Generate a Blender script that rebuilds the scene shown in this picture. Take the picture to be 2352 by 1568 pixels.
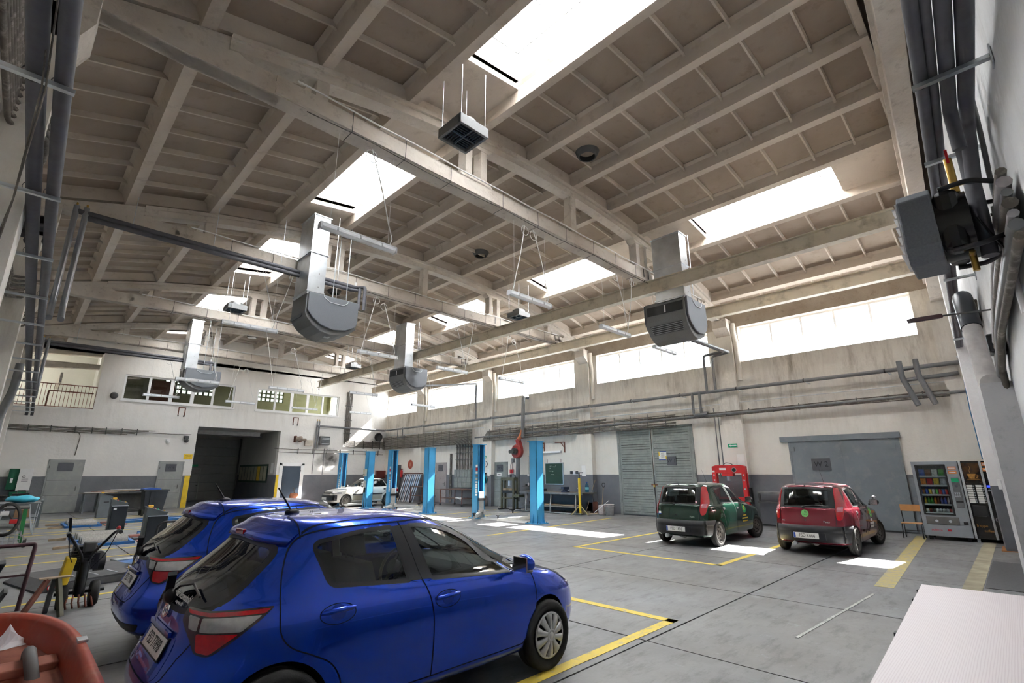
import bpy, bmesh, math, random
import numpy as np
from mathutils import Vector, Matrix
from mathutils.bvhtree import BVHTree
from mathutils.geometry import delaunay_2d_cdt
random.seed(7)
SC = bpy.context.scene
COL = SC.collection
for o in list(bpy.data.objects):
 bpy.data.objects.remove(o)
PI = math.pi
R = math.radians
# camera
cam = bpy.data.objects.new('camera', bpy.data.cameras.new('camera'))
COL.objects.link(cam)
cam.data.sensor_width = 36.0
cam.data.lens = 36.0 * 1118.23 / 2352.0
cam.data.clip_start = 0.05
cam.data.clip_end = 500
_yaw, _pit, _rol = 0.787155, 0.2626815, -0.00392
_f = Vector((math.cos(_pit) * math.cos(_yaw), math.cos(_pit) * math.sin(_yaw), math.sin(_pit)))
_r = Vector((math.sin(_yaw), -math.cos(_yaw), 0))
_u = _r.cross(_f)
_r2 = math.cos(_rol) * _r + math.sin(_rol) * _u
_u2 = -math.sin(_rol) * _r + math.cos(_rol) * _u
_m = Matrix((_r2, _u2, -_f)).transposed().to_4x4()
_m.translation = (0, 0, 1.8)
cam.matrix_world = _m
SC.camera = cam
# world, sun, exposure
SC.view_settings.view_transform = 'Standard'
SC.view_settings.look = 'None'
SC.view_settings.gamma = 1.0
SC.view_settings.use_curve_mapping = False
SC.view_settings.exposure = 1.22
W = bpy.data.worlds.new('sky')
SC.world = W
W.use_nodes = True
bg = W.node_tree.nodes['Background']
bg.inputs[0].default_value = (0.93, 0.965, 1.0, 1)
bg.inputs[1].default_value = 5.0
SC.cycles.max_bounces = 9
SC.cycles.diffuse_bounces = 6
SC.cycles.glossy_bounces = 4
SC.cycles.transmission_bounces = 6
SC.cycles.transparent_max_bounces = 16
SC.cycles.sample_clamp_indirect = 12.0
SC.cycles.caustics_reflective = False
SC.cycles.caustics_refractive = False
sun = bpy.data.objects.new('sun', bpy.data.lights.new('sun', 'SUN'))
COL.objects.link(sun)
sun.data.energy = 50.0
sun.data.angle = R(0.53)
sun.data.color = (1.0, 0.96, 0.9)
sun.rotation_euler = Vector((-1.03, 0.08, -1.0)).to_track_quat('-Z', 'Y').to_euler()
sun.location = (30, 10, 20)
def portal(name, loc, rot, sx, sy):
 """daylight sampling guide filling one real opening (gives no light of its own)"""
 l = bpy.data.lights.new(name, 'AREA')
 l.shape = 'RECTANGLE'
 l.size = sx
 l.size_y = sy
 l.cycles.is_portal = True
 o = bpy.data.objects.new(name, l)
 o.location = loc
 o.rotation_euler = rot
 COL.objects.link(o)
WINDOWS_A = [(1.42, 6.82), (8.05, 13.63), (15.0, 20.68), (22.03, 27.6), (29.0, 32.8)]
for a, b in WINDOWS_A:
 portal('window_portal', (19.8, (a + b) / 2, 6.64), (0, R(90), 0), 1.42, b - a)
# materials
def _nt(name):
 m = bpy.data.materials.new(name)
 m.use_nodes = True
 nt = m.node_tree
 return m, nt, nt.nodes['Principled BSDF']
def N(nt, kind, **kw):
 n = nt.nodes.new(kind)
 for k, v in kw.items():
  if k == 'op':
   n.operation = v
  else:
   setattr(n, k, v)
 return n
def L(nt, a, b):
 nt.links.new(a, b)
def mathn(nt, op, a, b=None, c=None):
 n = nt.nodes.new('ShaderNodeMath')
 n.operation = op
 for i, v in enumerate((a, b, c)):
  if v is None:
   continue
  if isinstance(v, (int, float)):
   n.inputs[i].default_value = v
  else:
   L(nt, v, n.inputs[i])
 return n.outputs[0]
def mixc(nt, fac, a, b):
 n = nt.nodes.new('ShaderNodeMix')
 n.data_type = 'RGBA'
 for s, v in ((n.inputs[0], fac), (n.inputs[6], a), (n.inputs[7], b)):
  if isinstance(v, (int, float)):
   s.default_value = v
  elif isinstance(v, tuple):
   s.default_value = (*v, 1) if len(v) == 3 else v
  else:
   L(nt, v, s)
 return n.outputs[2]
def noise(nt, vec, scale, detail=4, rough=0.55):
 n = nt.nodes.new('ShaderNodeTexNoise')
 n.inputs['Scale'].default_value = scale
 n.inputs['Detail'].default_value = detail
 n.inputs['Roughness'].default_value = rough
 if vec is not None:
  L(nt, vec, n.inputs['Vector'])
 return n.outputs[0]
def ramp(nt, fac, lo, hi, a=0.0, b=1.0):
 n = nt.nodes.new('ShaderNodeMapRange')
 n.clamp = True
 L(nt, fac, n.inputs[0])
 for i, v in enumerate((lo, hi, a, b)):
  n.inputs[i + 1].default_value = v
 return n.outputs[0]
def scalev(nt, vec, s):
 n = nt.nodes.new('ShaderNodeVectorMath')
 n.operation = 'MULTIPLY'
 L(nt, vec, n.inputs[0])
 n.inputs[1].default_value = s
 return n.outputs[0]
_mats = {}
def mat(name, col, rough=0.6, metal=0.0, var=0.10, scale=5.0, bump=0.0, emit=0.0, coat=0.0, alpha=1.0, dirt=None):
 if name in _mats:
  return _mats[name]
 m, nt, p = _nt(name)
 g = nt.nodes.new('ShaderNodeTexCoord').outputs['Object']
 if var > 0:
  f = noise(nt, g, scale, 5)
  f = ramp(nt, f, 0.3, 0.7)
  c0 = tuple(max(0, c * (1 - var)) for c in col)
  c1 = tuple(min(1, c * (1 + var)) for c in col)
  c = mixc(nt, f, c0, c1)
  if dirt:
   f2 = ramp(nt, noise(nt, g, scale * 2.3, 6, 0.65), 0.52, 0.72)
   c = mixc(nt, f2, c, dirt)
  L(nt, c, p.inputs['Base Color'])
 else:
  p.inputs['Base Color'].default_value = (*col, 1)
 p.inputs['Roughness'].default_value = rough
 p.inputs['Metallic'].default_value = metal
 if coat:
  p.inputs['Coat Weight'].default_value = coat
  p.inputs['Coat Roughness'].default_value = 0.03
 if bump:
  b = nt.nodes.new('ShaderNodeBump')
  b.inputs['Strength'].default_value = bump
  b.inputs['Distance'].default_value = 0.02
  L(nt, noise(nt, g, scale * 8, 5), b.inputs['Height'])
  L(nt, b.outputs[0], p.inputs['Normal'])
 if emit:
  p.inputs['Emission Color'].default_value = (*col, 1)
  p.inputs['Emission Strength'].default_value = emit
 _mats[name] = m
 return m
def glass_mat(name, tint=(1, 1, 1), refl=0.08, graze=0.5, rough=0.0, solid=0.0, solidcol=(0.02, 0.02, 0.02)):
 """thin pane: transparent with a tint plus a fresnel mirror reflection, light passes through it"""
 m, nt, p = _nt(name)
 out = nt.nodes['Material Output']
 tr = nt.nodes.new('ShaderNodeBsdfTransparent')
 tr.inputs[0].default_value = (*tint, 1)
 gl = nt.nodes.new('ShaderNodeBsdfGlossy')
 gl.inputs['Roughness'].default_value = rough
 gl.inputs['Color'].default_value = (1, 1, 1, 1)
 fr = nt.nodes.new('ShaderNodeLayerWeight')
 fr.inputs[0].default_value = 0.5
 mx = nt.nodes.new('ShaderNodeMixShader')
 L(nt, mathn(nt, 'ADD', mathn(nt, 'MULTIPLY', mathn(nt, 'POWER', fr.outputs['Facing'], 4.0), graze), refl), mx.inputs[0])
 L(nt, tr.outputs[0], mx.inputs[1])
 L(nt, gl.outputs[0], mx.inputs[2])
 L(nt, mx.outputs[0], out.inputs[0])
 _mats[name] = m
 return m
def plaster_mat(name, dado_z, stain=0.5, blobs=(), base=(0.80, 0.78, 0.73), upper=(0.70, 0.655, 0.58)):
 """whitewashed hall wall: grey painted dado, grime, drip streaks under the windows"""
 m, nt, p = _nt(name)
 pos = nt.nodes.new('ShaderNodeNewGeometry').outputs['Position']
 sx = nt.nodes.new('ShaderNodeSeparateXYZ')
 L(nt, pos, sx.inputs[0])
 z = sx.outputs[2]
 big = noise(nt, pos, 0.55, 5, 0.6)
 c = mixc(nt, ramp(nt, big, 0.35, 0.7), base, tuple(v * 0.9 for v in base))
 c = mixc(nt, mathn(nt, 'MULTIPLY', ramp(nt, z, 4.2, 7.4), 0.75), c, upper)
 stv = scalev(nt, pos, (1.0, 1.0, 0.16))
 st = ramp(nt, noise(nt, stv, 3.2, 9, 0.78), 0.44, 0.66)
 zone = mathn(nt, 'MULTIPLY', ramp(nt, z, 2.6, 5.6, 0.12, 1.0), ramp(nt, z, 5.95, 6.6, 1.0, 0.5))
 patch = ramp(nt, noise(nt, pos, 0.42, 4), 0.42, 0.60, 0.30, 1.0)
 blot = ramp(nt, noise(nt, pos, 1.7, 6, 0.65), 0.5, 0.72, 0, 0.55)
 st = mathn(nt, 'MAXIMUM', st, blot)
 st = mathn(nt, 'MULTIPLY', mathn(nt, 'MULTIPLY', st, zone), mathn(nt, 'MULTIPLY', patch, stain))
 c = mixc(nt, st, c, (0.24, 0.20, 0.155))
 fine = ramp(nt, noise(nt, pos, 7.0, 6, 0.7), 0.62, 0.75)
 c = mixc(nt, mathn(nt, 'MULTIPLY', fine, 0.22), c, (0.35, 0.31, 0.26))
 for (bx, by, bz, r, k) in blobs:
  d = nt.nodes.new('ShaderNodeVectorMath')
  d.operation = 'DISTANCE'
  L(nt, pos, d.inputs[0])
  d.inputs[1].default_value = (bx, by, bz)
  dd = mathn(nt, 'ADD', d.outputs['Value'], mathn(nt, 'MULTIPLY', mathn(nt, 'SUBTRACT', noise(nt, pos, 2.5, 5), 0.5), r * 1.4))
  c = mixc(nt, mathn(nt, 'MULTIPLY', ramp(nt, dd, 0.1 * r, r, 1, 0), k), c, (0.03, 0.027, 0.025))
 edge = mathn(nt, 'ADD', z, mathn(nt, 'MULTIPLY', mathn(nt, 'SUBTRACT', noise(nt, pos, 5.0, 2), 0.5), 0.02))
 isd = mathn(nt, 'LESS_THAN', edge, dado_z)
 chips = ramp(nt, noise(nt, pos, 6.0, 4, 0.6), 0.72, 0.74)
 isd = mathn(nt, 'MULTIPLY', isd, mathn(nt, 'SUBTRACT', 1.0, chips))
 dcol = mixc(nt, ramp(nt, noise(nt, pos, 1.3, 5), 0.35, 0.7), (0.135, 0.143, 0.165), (0.185, 0.19, 0.205))
 c = mixc(nt, isd, c, dcol)
 L(nt, c, p.inputs['Base Color'])
 L(nt, ramp(nt, isd, 0, 1, 0.9, 0.5), p.inputs['Roughness'])
 b = nt.nodes.new('ShaderNodeBump')
 b.inputs['Strength'].default_value = 0.35
 b.inputs['Distance'].default_value = 0.03
 L(nt, noise(nt, pos, 9.0, 6), b.inputs['Height'])
 L(nt, b.outputs[0], p.inputs['Normal'])
 return m
def concrete_mat(name, a, b, dark, rough=0.85, sc=1.0, bump=0.3, useobj=False):
 m, nt, p = _nt(name)
 pos = nt.nodes.new('ShaderNodeNewGeometry').outputs['Position']
 f1 = ramp(nt, noise(nt, pos, 0.5 * sc, 5, 0.6), 0.35, 0.68)
 c = mixc(nt, f1, a, b)
 f2 = ramp(nt, noise(nt, pos, 3.1 * sc, 7, 0.7), 0.55, 0.8, 0, 0.7)
 c = mixc(nt, f2, c, dark)
 L(nt, c, p.inputs['Base Color'])
 p.inputs['Roughness'].default_value = rough
 bm = nt.nodes.new('ShaderNodeBump')
 bm.inputs['Strength'].default_value = bump
 bm.inputs['Distance'].default_value = 0.02
 L(nt, noise(nt, pos, 14.0, 5), bm.inputs['Height'])
 L(nt, bm.outputs[0], p.inputs['Normal'])
 return m
def floor_mat():
 m, nt, p = _nt('floor_concrete')
 pos = nt.nodes.new('ShaderNodeNewGeometry').outputs['Position']
 oi = nt.nodes.new('ShaderNodeObjectInfo').outputs['Random']
 a = mixc(nt, ramp(nt, noise(nt, pos, 0.33, 6, 0.6), 0.36, 0.66), (0.145, 0.143, 0.142), (0.20, 0.212, 0.232))
 a = mixc(nt, mathn(nt, 'MULTIPLY', oi, 0.35), a, (0.185, 0.165, 0.145))
 stv = scalev(nt, pos, (1.0, 3.5, 1.0))
 f2 = ramp(nt, noise(nt, stv, 1.6, 9, 0.78), 0.50, 0.66, 0, 0.75)
 a = mixc(nt, f2, a, (0.075, 0.073, 0.072))
 f3 = ramp(nt, noise(nt, pos, 7.0, 10, 0.8), 0.60, 0.68, 0, 0.6)
 a = mixc(nt, f3, a, (0.30, 0.31, 0.33))
 f4 = ramp(nt, noise(nt, pos, 1.0, 10, 0.82), 0.60, 0.66, 0, 0.55)
 a = mixc(nt, f4, a, (0.28, 0.30, 0.325))
 L(nt, a, p.inputs['Base Color'])
 L(nt, ramp(nt, noise(nt, pos, 0.9, 6, 0.7), 0.3, 0.7, 0.36, 0.62), p.inputs['Roughness'])
 bm = nt.nodes.new('ShaderNodeBump')
 bm.inputs['Strength'].default_value = 0.12
 bm.inputs['Distance'].default_value = 0.01
 L(nt, noise(nt, pos, 22.0, 6), bm.inputs['Height'])
 L(nt, bm.outputs[0], p.inputs['Normal'])
 return m
def paint_mat(name, col, under=(0.27, 0.265, 0.26), wear=0.5):
 """worn line paint on concrete"""
 m, nt, p = _nt(name)
 pos = nt.nodes.new('ShaderNodeNewGeometry').outputs['Position']
 f = ramp(nt, noise(nt, pos, 8.0, 8, 0.75), wear, wear + 0.18)
 c = mixc(nt, f, col, under)
 L(nt, c, p.inputs['Base Color'])
 p.inputs['Roughness'].default_value = 0.6
 return m
def car_paint(name, col, rough=0.32, metal=0.5, coat=1.0):
 m, nt, p = _nt(name)
 g = nt.nodes.new('ShaderNodeTexCoord').outputs['Object']
 f = noise(nt, g, 900.0, 1)
 c = mixc(nt, ramp(nt, f, 0.35, 0.65), tuple(v * 0.92 for v in col), tuple(min(1, v * 1.08) for v in col))
 L(nt, c, p.inputs['Base Color'])
 p.inputs['Metallic'].default_value = metal
 p.inputs['Roughness'].default_value = rough
 p.inputs['Coat Weight'].default_value = coat
 p.inputs['Coat Roughness'].default_value = 0.02
 return m
# mesh helpers
class MB:
 def __init__(s):
  s.v, s.f, s.sm, s.mi, s.m = [], [], [], [], 0
 def add(s, vs, fs, smooth=False, M=None):
  o = len(s.v)
  if M is not None:
   vs = [M @ Vector(v) for v in vs]
  s.v.extend([tuple(v) for v in vs])
  for f in fs:
   s.f.append([i + o for i in f])
   s.sm.append(smooth)
   s.mi.append(s.m)
  return s
 def box(s, a, b, M=None):
  (x0, y0, z0), (x1, y1, z1) = a, b
  vs = [(x0, y0, z0), (x1, y0, z0), (x1, y1, z0), (x0, y1, z0), (x0, y0, z1), (x1, y0, z1), (x1, y1, z1), (x0, y1, z1)]
  return s.add(vs, [(0, 3, 2, 1), (4, 5, 6, 7), (0, 1, 5, 4), (1, 2, 6, 5), (2, 3, 7, 6), (3, 0, 4, 7)], False, M)
 def bar(s, p, q, w, h, up=(0, 0, 1)):
  p, q = Vector(p), Vector(q)
  d = (q - p)
  ln = d.length
  d.normalize()
  u = Vector(up)
  if abs(d.dot(u)) > 0.97:
   u = Vector((1, 0, 0))
  sd = d.cross(u).normalized()
  u = sd.cross(d).normalized()
  M = Matrix((d, sd, u)).transposed().to_4x4()
  M.translation = p
  return s.box((0, -w / 2, -h / 2), (ln, w / 2, h / 2), M)
 def cyl(s, p, q, r, n=12, r2=None, cap=True, smooth=True):
  p, q = Vector(p), Vector(q)
  r2 = r if r2 is None else r2
  d = (q - p).normalized()
  u = Vector((0, 0, 1)) if abs(d.z) < 0.9 else Vector((1, 0, 0))
  a = d.cross(u).normalized()
  b = d.cross(a)
  vs = []
  for c, rr in ((p, r), (q, r2)):
   for i in range(n):
    t = 2 * PI * i / n
    vs.append(c + (a * math.cos(t) + b * math.sin(t)) * rr)
  s.add(vs, [(i, (i + 1) % n, n + (i + 1) % n, n + i)[::-1] for i in range(n)], smooth)
  if cap:
   s.add(vs[:n], [list(range(n))], False)
   s.add(vs[n:], [list(range(n))[::-1]], False)
  return s
 def tube(s, pts, r, n=8, closed=False, cap=True):
  pts = [Vector(p) for p in pts]
  k = len(pts)
  vs, prev = [], None
  for i, p in enumerate(pts):
   if closed:
    t = (pts[(i + 1) % k] - pts[i - 1]).normalized()
   elif i == 0:
    t = (pts[1] - p).normalized()
   elif i == k - 1:
    t = (p - pts[i - 1]).normalized()
   else:
    t = ((pts[i + 1] - p).normalized() + (p - pts[i - 1]).normalized()).normalized()
   if prev is None:
    u = Vector((0, 0, 1)) if abs(t.z) < 0.9 else Vector((1, 0, 0))
    a = t.cross(u).normalized()
   else:
    a = (prev - t * prev.dot(t))
    a = a.normalized() if a.length > 1e-6 else t.orthogonal().normalized()
   prev = a
   b = t.cross(a)
   rr = r[i] if isinstance(r, (list, tuple)) else r
   for j in range(n):
    th = 2 * PI * j / n
    vs.append(p + (a * math.cos(th) + b * math.sin(th)) * rr)
  fs = []
  for i in range(k if closed else k - 1):
   i2 = (i + 1) % k
   for j in range(n):
    j2 = (j + 1) % n
    fs.append((i * n + j, i * n + j2, i2 * n + j2, i2 * n + j))
  s.add(vs, fs, True)
  if cap and not closed:
   s.add(vs[:n], [list(range(n))[::-1]])
   s.add(vs[-n:], [list(range(n))])
  return s
 def prism(s, poly, axis, a, b):
  """extrude a 2D outline: axis 'x' -> (y,z), 'y' -> (x,z), 'z' -> (x,y)"""
  def P(u, v, w):
   return {'x': (w, u, v), 'y': (u, w, v), 'z': (u, v, w)}[axis]
  n = len(poly)
  vs = [P(u, v, a) for u, v in poly] + [P(u, v, b) for u, v in poly]
  s.add(vs, [list(range(n)), list(range(2 * n - 1, n - 1, -1))] + [(i, n + i, n + (i + 1) % n, (i + 1) % n) for i in range(n)])
  return s
 def lathe(s, prof, c=(0, 0, 0), axis='z', n=24, smooth=True, arc=2 * PI):
  """prof: list of (radius, height)"""
  c = Vector(c)
  vs = []
  full = arc > 2 * PI - 1e-4
  m = n if full else n + 1
  for (r, h) in prof:
   for i in range(m):
    t = arc * i / n
    q = {'z': (r * math.cos(t), r * math.sin(t), h), 'y': (r * math.cos(t), h, r * math.sin(t)), 'x': (h, r * math.cos(t), r * math.sin(t))}[axis]
    vs.append(c + Vector(q))
  fs = []
  for k in range(len(prof) - 1):
   for i in range(n):
    i2 = (i + 1) % m
    fs.append((k * m + i, k * m + i2, (k + 1) * m + i2, (k + 1) * m + i))
  return s.add(vs, fs, smooth)
 def sph(s, c, r, n=12, sc=(1, 1, 1)):
  prof = [(r * math.sin(PI * k / (n // 2 + 1)), -r * math.cos(PI * k / (n // 2 + 1))) for k in range(n // 2 + 2)]
  o = len(s.v)
  s.lathe(prof, (0, 0, 0), 'z', n)
  for i in range(o, len(s.v)):
   v = s.v[i]
   s.v[i] = (c[0] + v[0] * sc[0], c[1] + v[1] * sc[1], c[2] + v[2] * sc[2])
  return s
 def quad(s, a, b, c, d, smooth=False):
  return s.add([a, b, c, d], [(0, 1, 2, 3)], smooth)
 def mesh(s, name, mats):
  me = bpy.data.meshes.new(name)
  me.from_pydata(s.v, [], s.f)
  for m in (mats if isinstance(mats, (list, tuple)) else [mats]):
   me.materials.append(m)
  me.polygons.foreach_set('use_smooth', s.sm)
  me.polygons.foreach_set('material_index', s.mi)
  me.update()
  return me
 def build(s, name, mats, parent=None, bevel=0.0, fix=True):
  me = s.mesh(name, mats)
  if fix:
   b = bmesh.new()
   b.from_mesh(me)
   bmesh.ops.recalc_face_normals(b, faces=b.faces)
   b.to_mesh(me)
   b.free()
  return link(name, me, parent, bevel)
def link(name, me, parent=None, bevel=0.0):
 o = bpy.data.objects.new(name, me)
 COL.objects.link(o)
 if parent is not None:
  o.parent = parent
 if bevel:
  md = o.modifiers.new('bevel', 'BEVEL')
  md.width = bevel
  md.segments = 2
  md.limit_method = 'ANGLE'
  md.angle_limit = R(40)
 return o
def tag(o, label, cat, group=None):
 o['label'] = label
 o['category'] = cat
 if group:
  o['group'] = group
 return o
def thing(name, label, cat, loc=(0, 0, 0), rz=0.0, group=None):
 o = bpy.data.objects.new(name, None)
 o.empty_display_size = 0.1
 COL.objects.link(o)
 o.location = loc
 o.rotation_euler = (0, 0, rz)
 return tag(o, label, cat, group)
def struct(o):
 o['kind'] = 'structure'
 return o
def sroot(name, loc=(0, 0, 0)):
 o = bpy.data.objects.new(name, None)
 o.empty_display_size = 0.1
 COL.objects.link(o)
 o.location = loc
 o['kind'] = 'structure'
 return o
def dup(root, loc=None, rz=None, label=None, group=None):
 def cp(o, par):
  c = o.copy()
  COL.objects.link(c)
  if par is not None:
   c.parent = par
  for ch in list(o.children):
   cp(ch, c)
  return c
 c = cp(root, None)
 if loc is not None:
  c.location = loc
 if rz is not None:
  c.rotation_euler = (0, 0, rz)
 if label:
  c['label'] = label
 if group:
  c['group'] = group
 return c
def arc(c, r, a0, a1, n, plane='xz'):
 out = []
 for i in range(n + 1):
  t = a0 + (a1 - a0) * i / n
  u, v = r * math.cos(t), r * math.sin(t)
  out.append({'xz': (c[0] + u, c[1], c[2] + v), 'xy': (c[0] + u, c[1] + v, c[2]), 'yz': (c[0], c[1] + u, c[2] + v)}[plane])
 return out
def roundpath(pts, r, n=5):
 """polyline with rounded corners"""
 pts = [Vector(p) for p in pts]
 out = [pts[0]]
 for i in range(1, len(pts) - 1):
  a, b, c = pts[i - 1], pts[i], pts[i + 1]
  d1, d2 = (a - b), (c - b)
  rr = min(r, d1.length * 0.45, d2.length * 0.45)
  p, q = b + d1.normalized() * rr, b + d2.normalized() * rr
  for k in range(n + 1):
   t = k / n
   out.append(p * (1 - t) ** 2 + b * 2 * t * (1 - t) + q * t ** 2)
 out.append(pts[-1])
 return out
_textcache = {}
def text(name, s, size, mat_, parent, M, align='CENTER', extrude=0.0008, sx=1.0):
 """raised lettering as a mesh; M places its local XY plane"""
 key = (s, size, align, sx)
 if key not in _textcache:
  cu = bpy.data.curves.new('lettering', 'FONT')
  cu.body = s
  cu.size = size
  cu.align_x = align
  cu.align_y = 'CENTER'
  cu.extrude = extrude
  cu.resolution_u = 3
  o = bpy.data.objects.new('lettering', cu)
  COL.objects.link(o)
  dg = bpy.context.evaluated_depsgraph_get()
  me = bpy.data.meshes.new_from_object(o.evaluated_get(dg))
  bpy.data.objects.remove(o)
  if sx != 1.0:
   for v in me.vertices:
    v.co.x *= sx
  _textcache[key] = me
 me = _textcache[key].copy()
 me.materials.clear()
 me.materials.append(mat_)
 o = link(name, me, parent)
 o.matrix_local = M
 return o
def frame_m(origin, right, up):
 """matrix whose local X is right, local Y is up"""
 r_, u_ = Vector(right).normalized(), Vector(up).normalized()
 n_ = r_.cross(u_)
 M = Matrix((r_, u_, n_)).transposed().to_4x4()
 M.translation = Vector(origin)
 return M
# shared materials
M_wallA = plaster_mat('wall_right_plaster', 1.69, 0.95)
M_wallB = plaster_mat('wall_back_plaster', 1.70, 0.25, blobs=((15.25, 32.85, 2.75, 0.75, 0.95), (14.6, 32.85, 2.6, 0.5, 0.6), (18.6, 32.85, 4.0, 0.45, 0.7)), base=(0.82, 0.81, 0.79), upper=(0.80, 0.775, 0.73))
M_wallC = plaster_mat('wall_left_plaster', 1.69, 0.5, base=(0.72, 0.70, 0.66))
M_wallD = plaster_mat('wall_front_plaster', 1.45, 0.35, base=(0.76, 0.77, 0.78), upper=(0.74, 0.75, 0.76))
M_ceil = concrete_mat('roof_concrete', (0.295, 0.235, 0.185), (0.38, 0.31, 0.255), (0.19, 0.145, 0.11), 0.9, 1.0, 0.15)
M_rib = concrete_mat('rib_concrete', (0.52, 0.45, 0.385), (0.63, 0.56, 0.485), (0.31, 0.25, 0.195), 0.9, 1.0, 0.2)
M_truss = concrete_mat('truss_concrete', (0.54, 0.48, 0.42), (0.70, 0.655, 0.595), (0.20, 0.16, 0.13), 0.9, 1.6, 0.5)
M_pvc = mat('white_frame', (0.85, 0.85, 0.85), 0.35, var=0.03)
M_grey = mat('grey_pipe_lagging', (0.10, 0.10, 0.115), 0.7, var=0.12, scale=8)
M_greylt = mat('grey_plastic_pipe', (0.17, 0.175, 0.185), 0.5, var=0.1)
M_steel = mat('galvanised_steel', (0.62, 0.66, 0.70), 0.32, 0.85, var=0.12, scale=3)
M_chrome = mat('chrome', (0.8, 0.8, 0.82), 0.12, 1.0, var=0)
M_dsteel = mat('dark_steel', (0.12, 0.12, 0.12), 0.5, 0.6, var=0.2)
M_black = mat('black_plastic', (0.015, 0.015, 0.017), 0.45, var=0.1)
M_rubber = mat('tyre_rubber', (0.022, 0.021, 0.02), 0.8, var=0.25, scale=12, bump=0.2)
M_yellow = mat('yellow_paint', (0.82, 0.56, 0.03), 0.45, var=0.1)
M_white = mat('white_paint', (0.82, 0.82, 0.82), 0.5, var=0.04)
M_paper = mat('paper', (0.85, 0.85, 0.83), 0.8, var=0.03)
M_cable = mat('dirty_cable', (0.13, 0.115, 0.10), 0.8, var=0.3, scale=4, dirt=(0.33, 0.31, 0.28))
M_greysheet = mat('grey_green_sheet', (0.245, 0.275, 0.265), 0.55, var=0.15, scale=3, dirt=(0.33, 0.34, 0.33))
M_slate = mat('slate_plate', (0.085, 0.09, 0.105), 0.5, var=0.08)
M_gatep = mat('grey_gate_paint', (0.19, 0.22, 0.25), 0.5, var=0.1, scale=1.5, dirt=(0.24, 0.26, 0.28))
M_rust = mat('rusty_steel', (0.17, 0.06, 0.04), 0.75, var=0.35, scale=10)
M_brass = mat('brass', (0.55, 0.36, 0.10), 0.3, 1.0, var=0.1)
M_green = mat('sign_green', (0.0, 0.35, 0.15), 0.5, var=0.03)
M_red = mat('red_enamel', (0.55, 0.02, 0.025), 0.4, var=0.1)
M_pane = glass_mat('window_pane', (0.985, 0.99, 0.99), 0.03, 0.15)
M_concd = concrete_mat('grimy_concrete', (0.33, 0.27, 0.21), (0.45, 0.39, 0.32), (0.14, 0.115, 0.09), 0.92, 2.0, 0.5)
M_wood = mat('worn_wood', (0.36, 0.27, 0.18), 0.7, var=0.3, scale=4)
def dome_mat():
 m, nt, p = _nt('skylight_acrylic')
 out = nt.nodes['Material Output']
 tr = nt.nodes.new('ShaderNodeBsdfTranslucent')
 tr.inputs[0].default_value = (0.96, 0.98, 1.0, 1)
 tp = nt.nodes.new('ShaderNodeBsdfTransparent')
 tp.inputs[0].default_value = (1, 1, 1, 1)
 mx = nt.nodes.new('ShaderNodeMixShader')
 mx.inputs[0].default_value = 0.06
 L(nt, tr.outputs[0], mx.inputs[1])
 L(nt, tp.outputs[0], mx.inputs[2])
 L(nt, mx.outputs[0], out.inputs[0])
 return m
M_dome = dome_mat()
XA, YB, XC = 19.4, 32.85, -0.78
YT = [0.45 + 6.95 * k for k in range(5)]          # truss lines
def zt(x):
 return 9.4 - 0.0155 * (x - 9.65) ** 2
def yD(x):
 return 0.45 - 0.06 * (19.4 - x)
# floor
M_floor = floor_mat()
M_joint = mat('joint_dirt', (0.06, 0.057, 0.052), 0.95, var=0.3)
fl = struct(MB().box((-1.6, -1.6, -0.35), (20.2, 38.6, -0.03)).build('floor', M_joint))
xs = [-1.6, 2.3, 5.32, 8.3, 11.3, 14.3, 17.3, 20.2]
ys = [-1.6, 0.0, 3.25, 6.65, 10.0, 13.4, 16.8, 20.1, 23.5, 26.9, 30.3, 34.0, 38.6]
for i in range(len(xs) - 1):
 for j in range(len(ys) - 1):
  g = 0.012
  dz = random.uniform(-0.002, 0.0)
  MB().box((xs[i] + g, ys[j] + g, -0.03), (xs[i + 1] - g, ys[j + 1] - g, dz)).build('slab', M_floor, fl)
M_yl = paint_mat('yellow_line_paint', (0.70, 0.52, 0.06), wear=0.52)
M_ylf = paint_mat('faded_yellow_paint', (0.44, 0.36, 0.12), wear=0.46)
M_wl = paint_mat('scuffed_white_paint', (0.52, 0.52, 0.5), wear=0.42)
def line(p, q, w, m=M_yl):
 a, b = Vector((*p, 0)), Vector((*q, 0))
 d = (b - a).normalized()
 a -= d * w / 2
 b += d * w / 2
 n = Vector((-d.y, d.x, 0)) * w / 2
 z = Vector((0, 0, 0.003))
 mb = MB()
 lo = [a - n, b - n, b + n, a + n]
 mb.add([v for v in lo] + [v + z for v in lo], [(4, 5, 6, 7), (0, 1, 5, 4), (1, 2, 6, 5), (2, 3, 7, 6), (3, 0, 4, 7)])
 return mb.build('painted_line', m, fl)
line((6.2, 3.42), (0.4, 3.42), 0.13)
line((6.2, 3.42), (6.2, 8.2), 0.13)
line((10.35, 4.56), (10.35, 8.15), 0.12)
line((10.35, 8.15), (18.8, 8.2), 0.11)
line((10.35, 4.56), (18.5, 4.6), 0.12)
line((18.6, 2.28), (10.4, 1.88), 0.26, M_ylf)
line((10.4, 11.45), (17.6, 12.0), 0.11)
line((12.0, 16.5), (17.3, 16.9), 0.1)
line((13.0, 18.45), (17.5, 18.8), 0.1)
line((14.0, 24.1), (17.3, 24.55), 0.1)
for y in (10.42, 14.85, 16.3, 21.4, 22.25, 24.1, 27.4, 28.3):
 line((0.3, y), (7.0 if y > 20 else 5.2, y + 0.05), 0.1)
line((3.8, 1.55), (4.55, 0.5), 0.04, M_wl)
line((4.55, 0.5), (3.3, 0.35), 0.05, M_wl)
line((6.6, 2.1), (9.6, 1.9), 0.035, M_wl)
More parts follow.
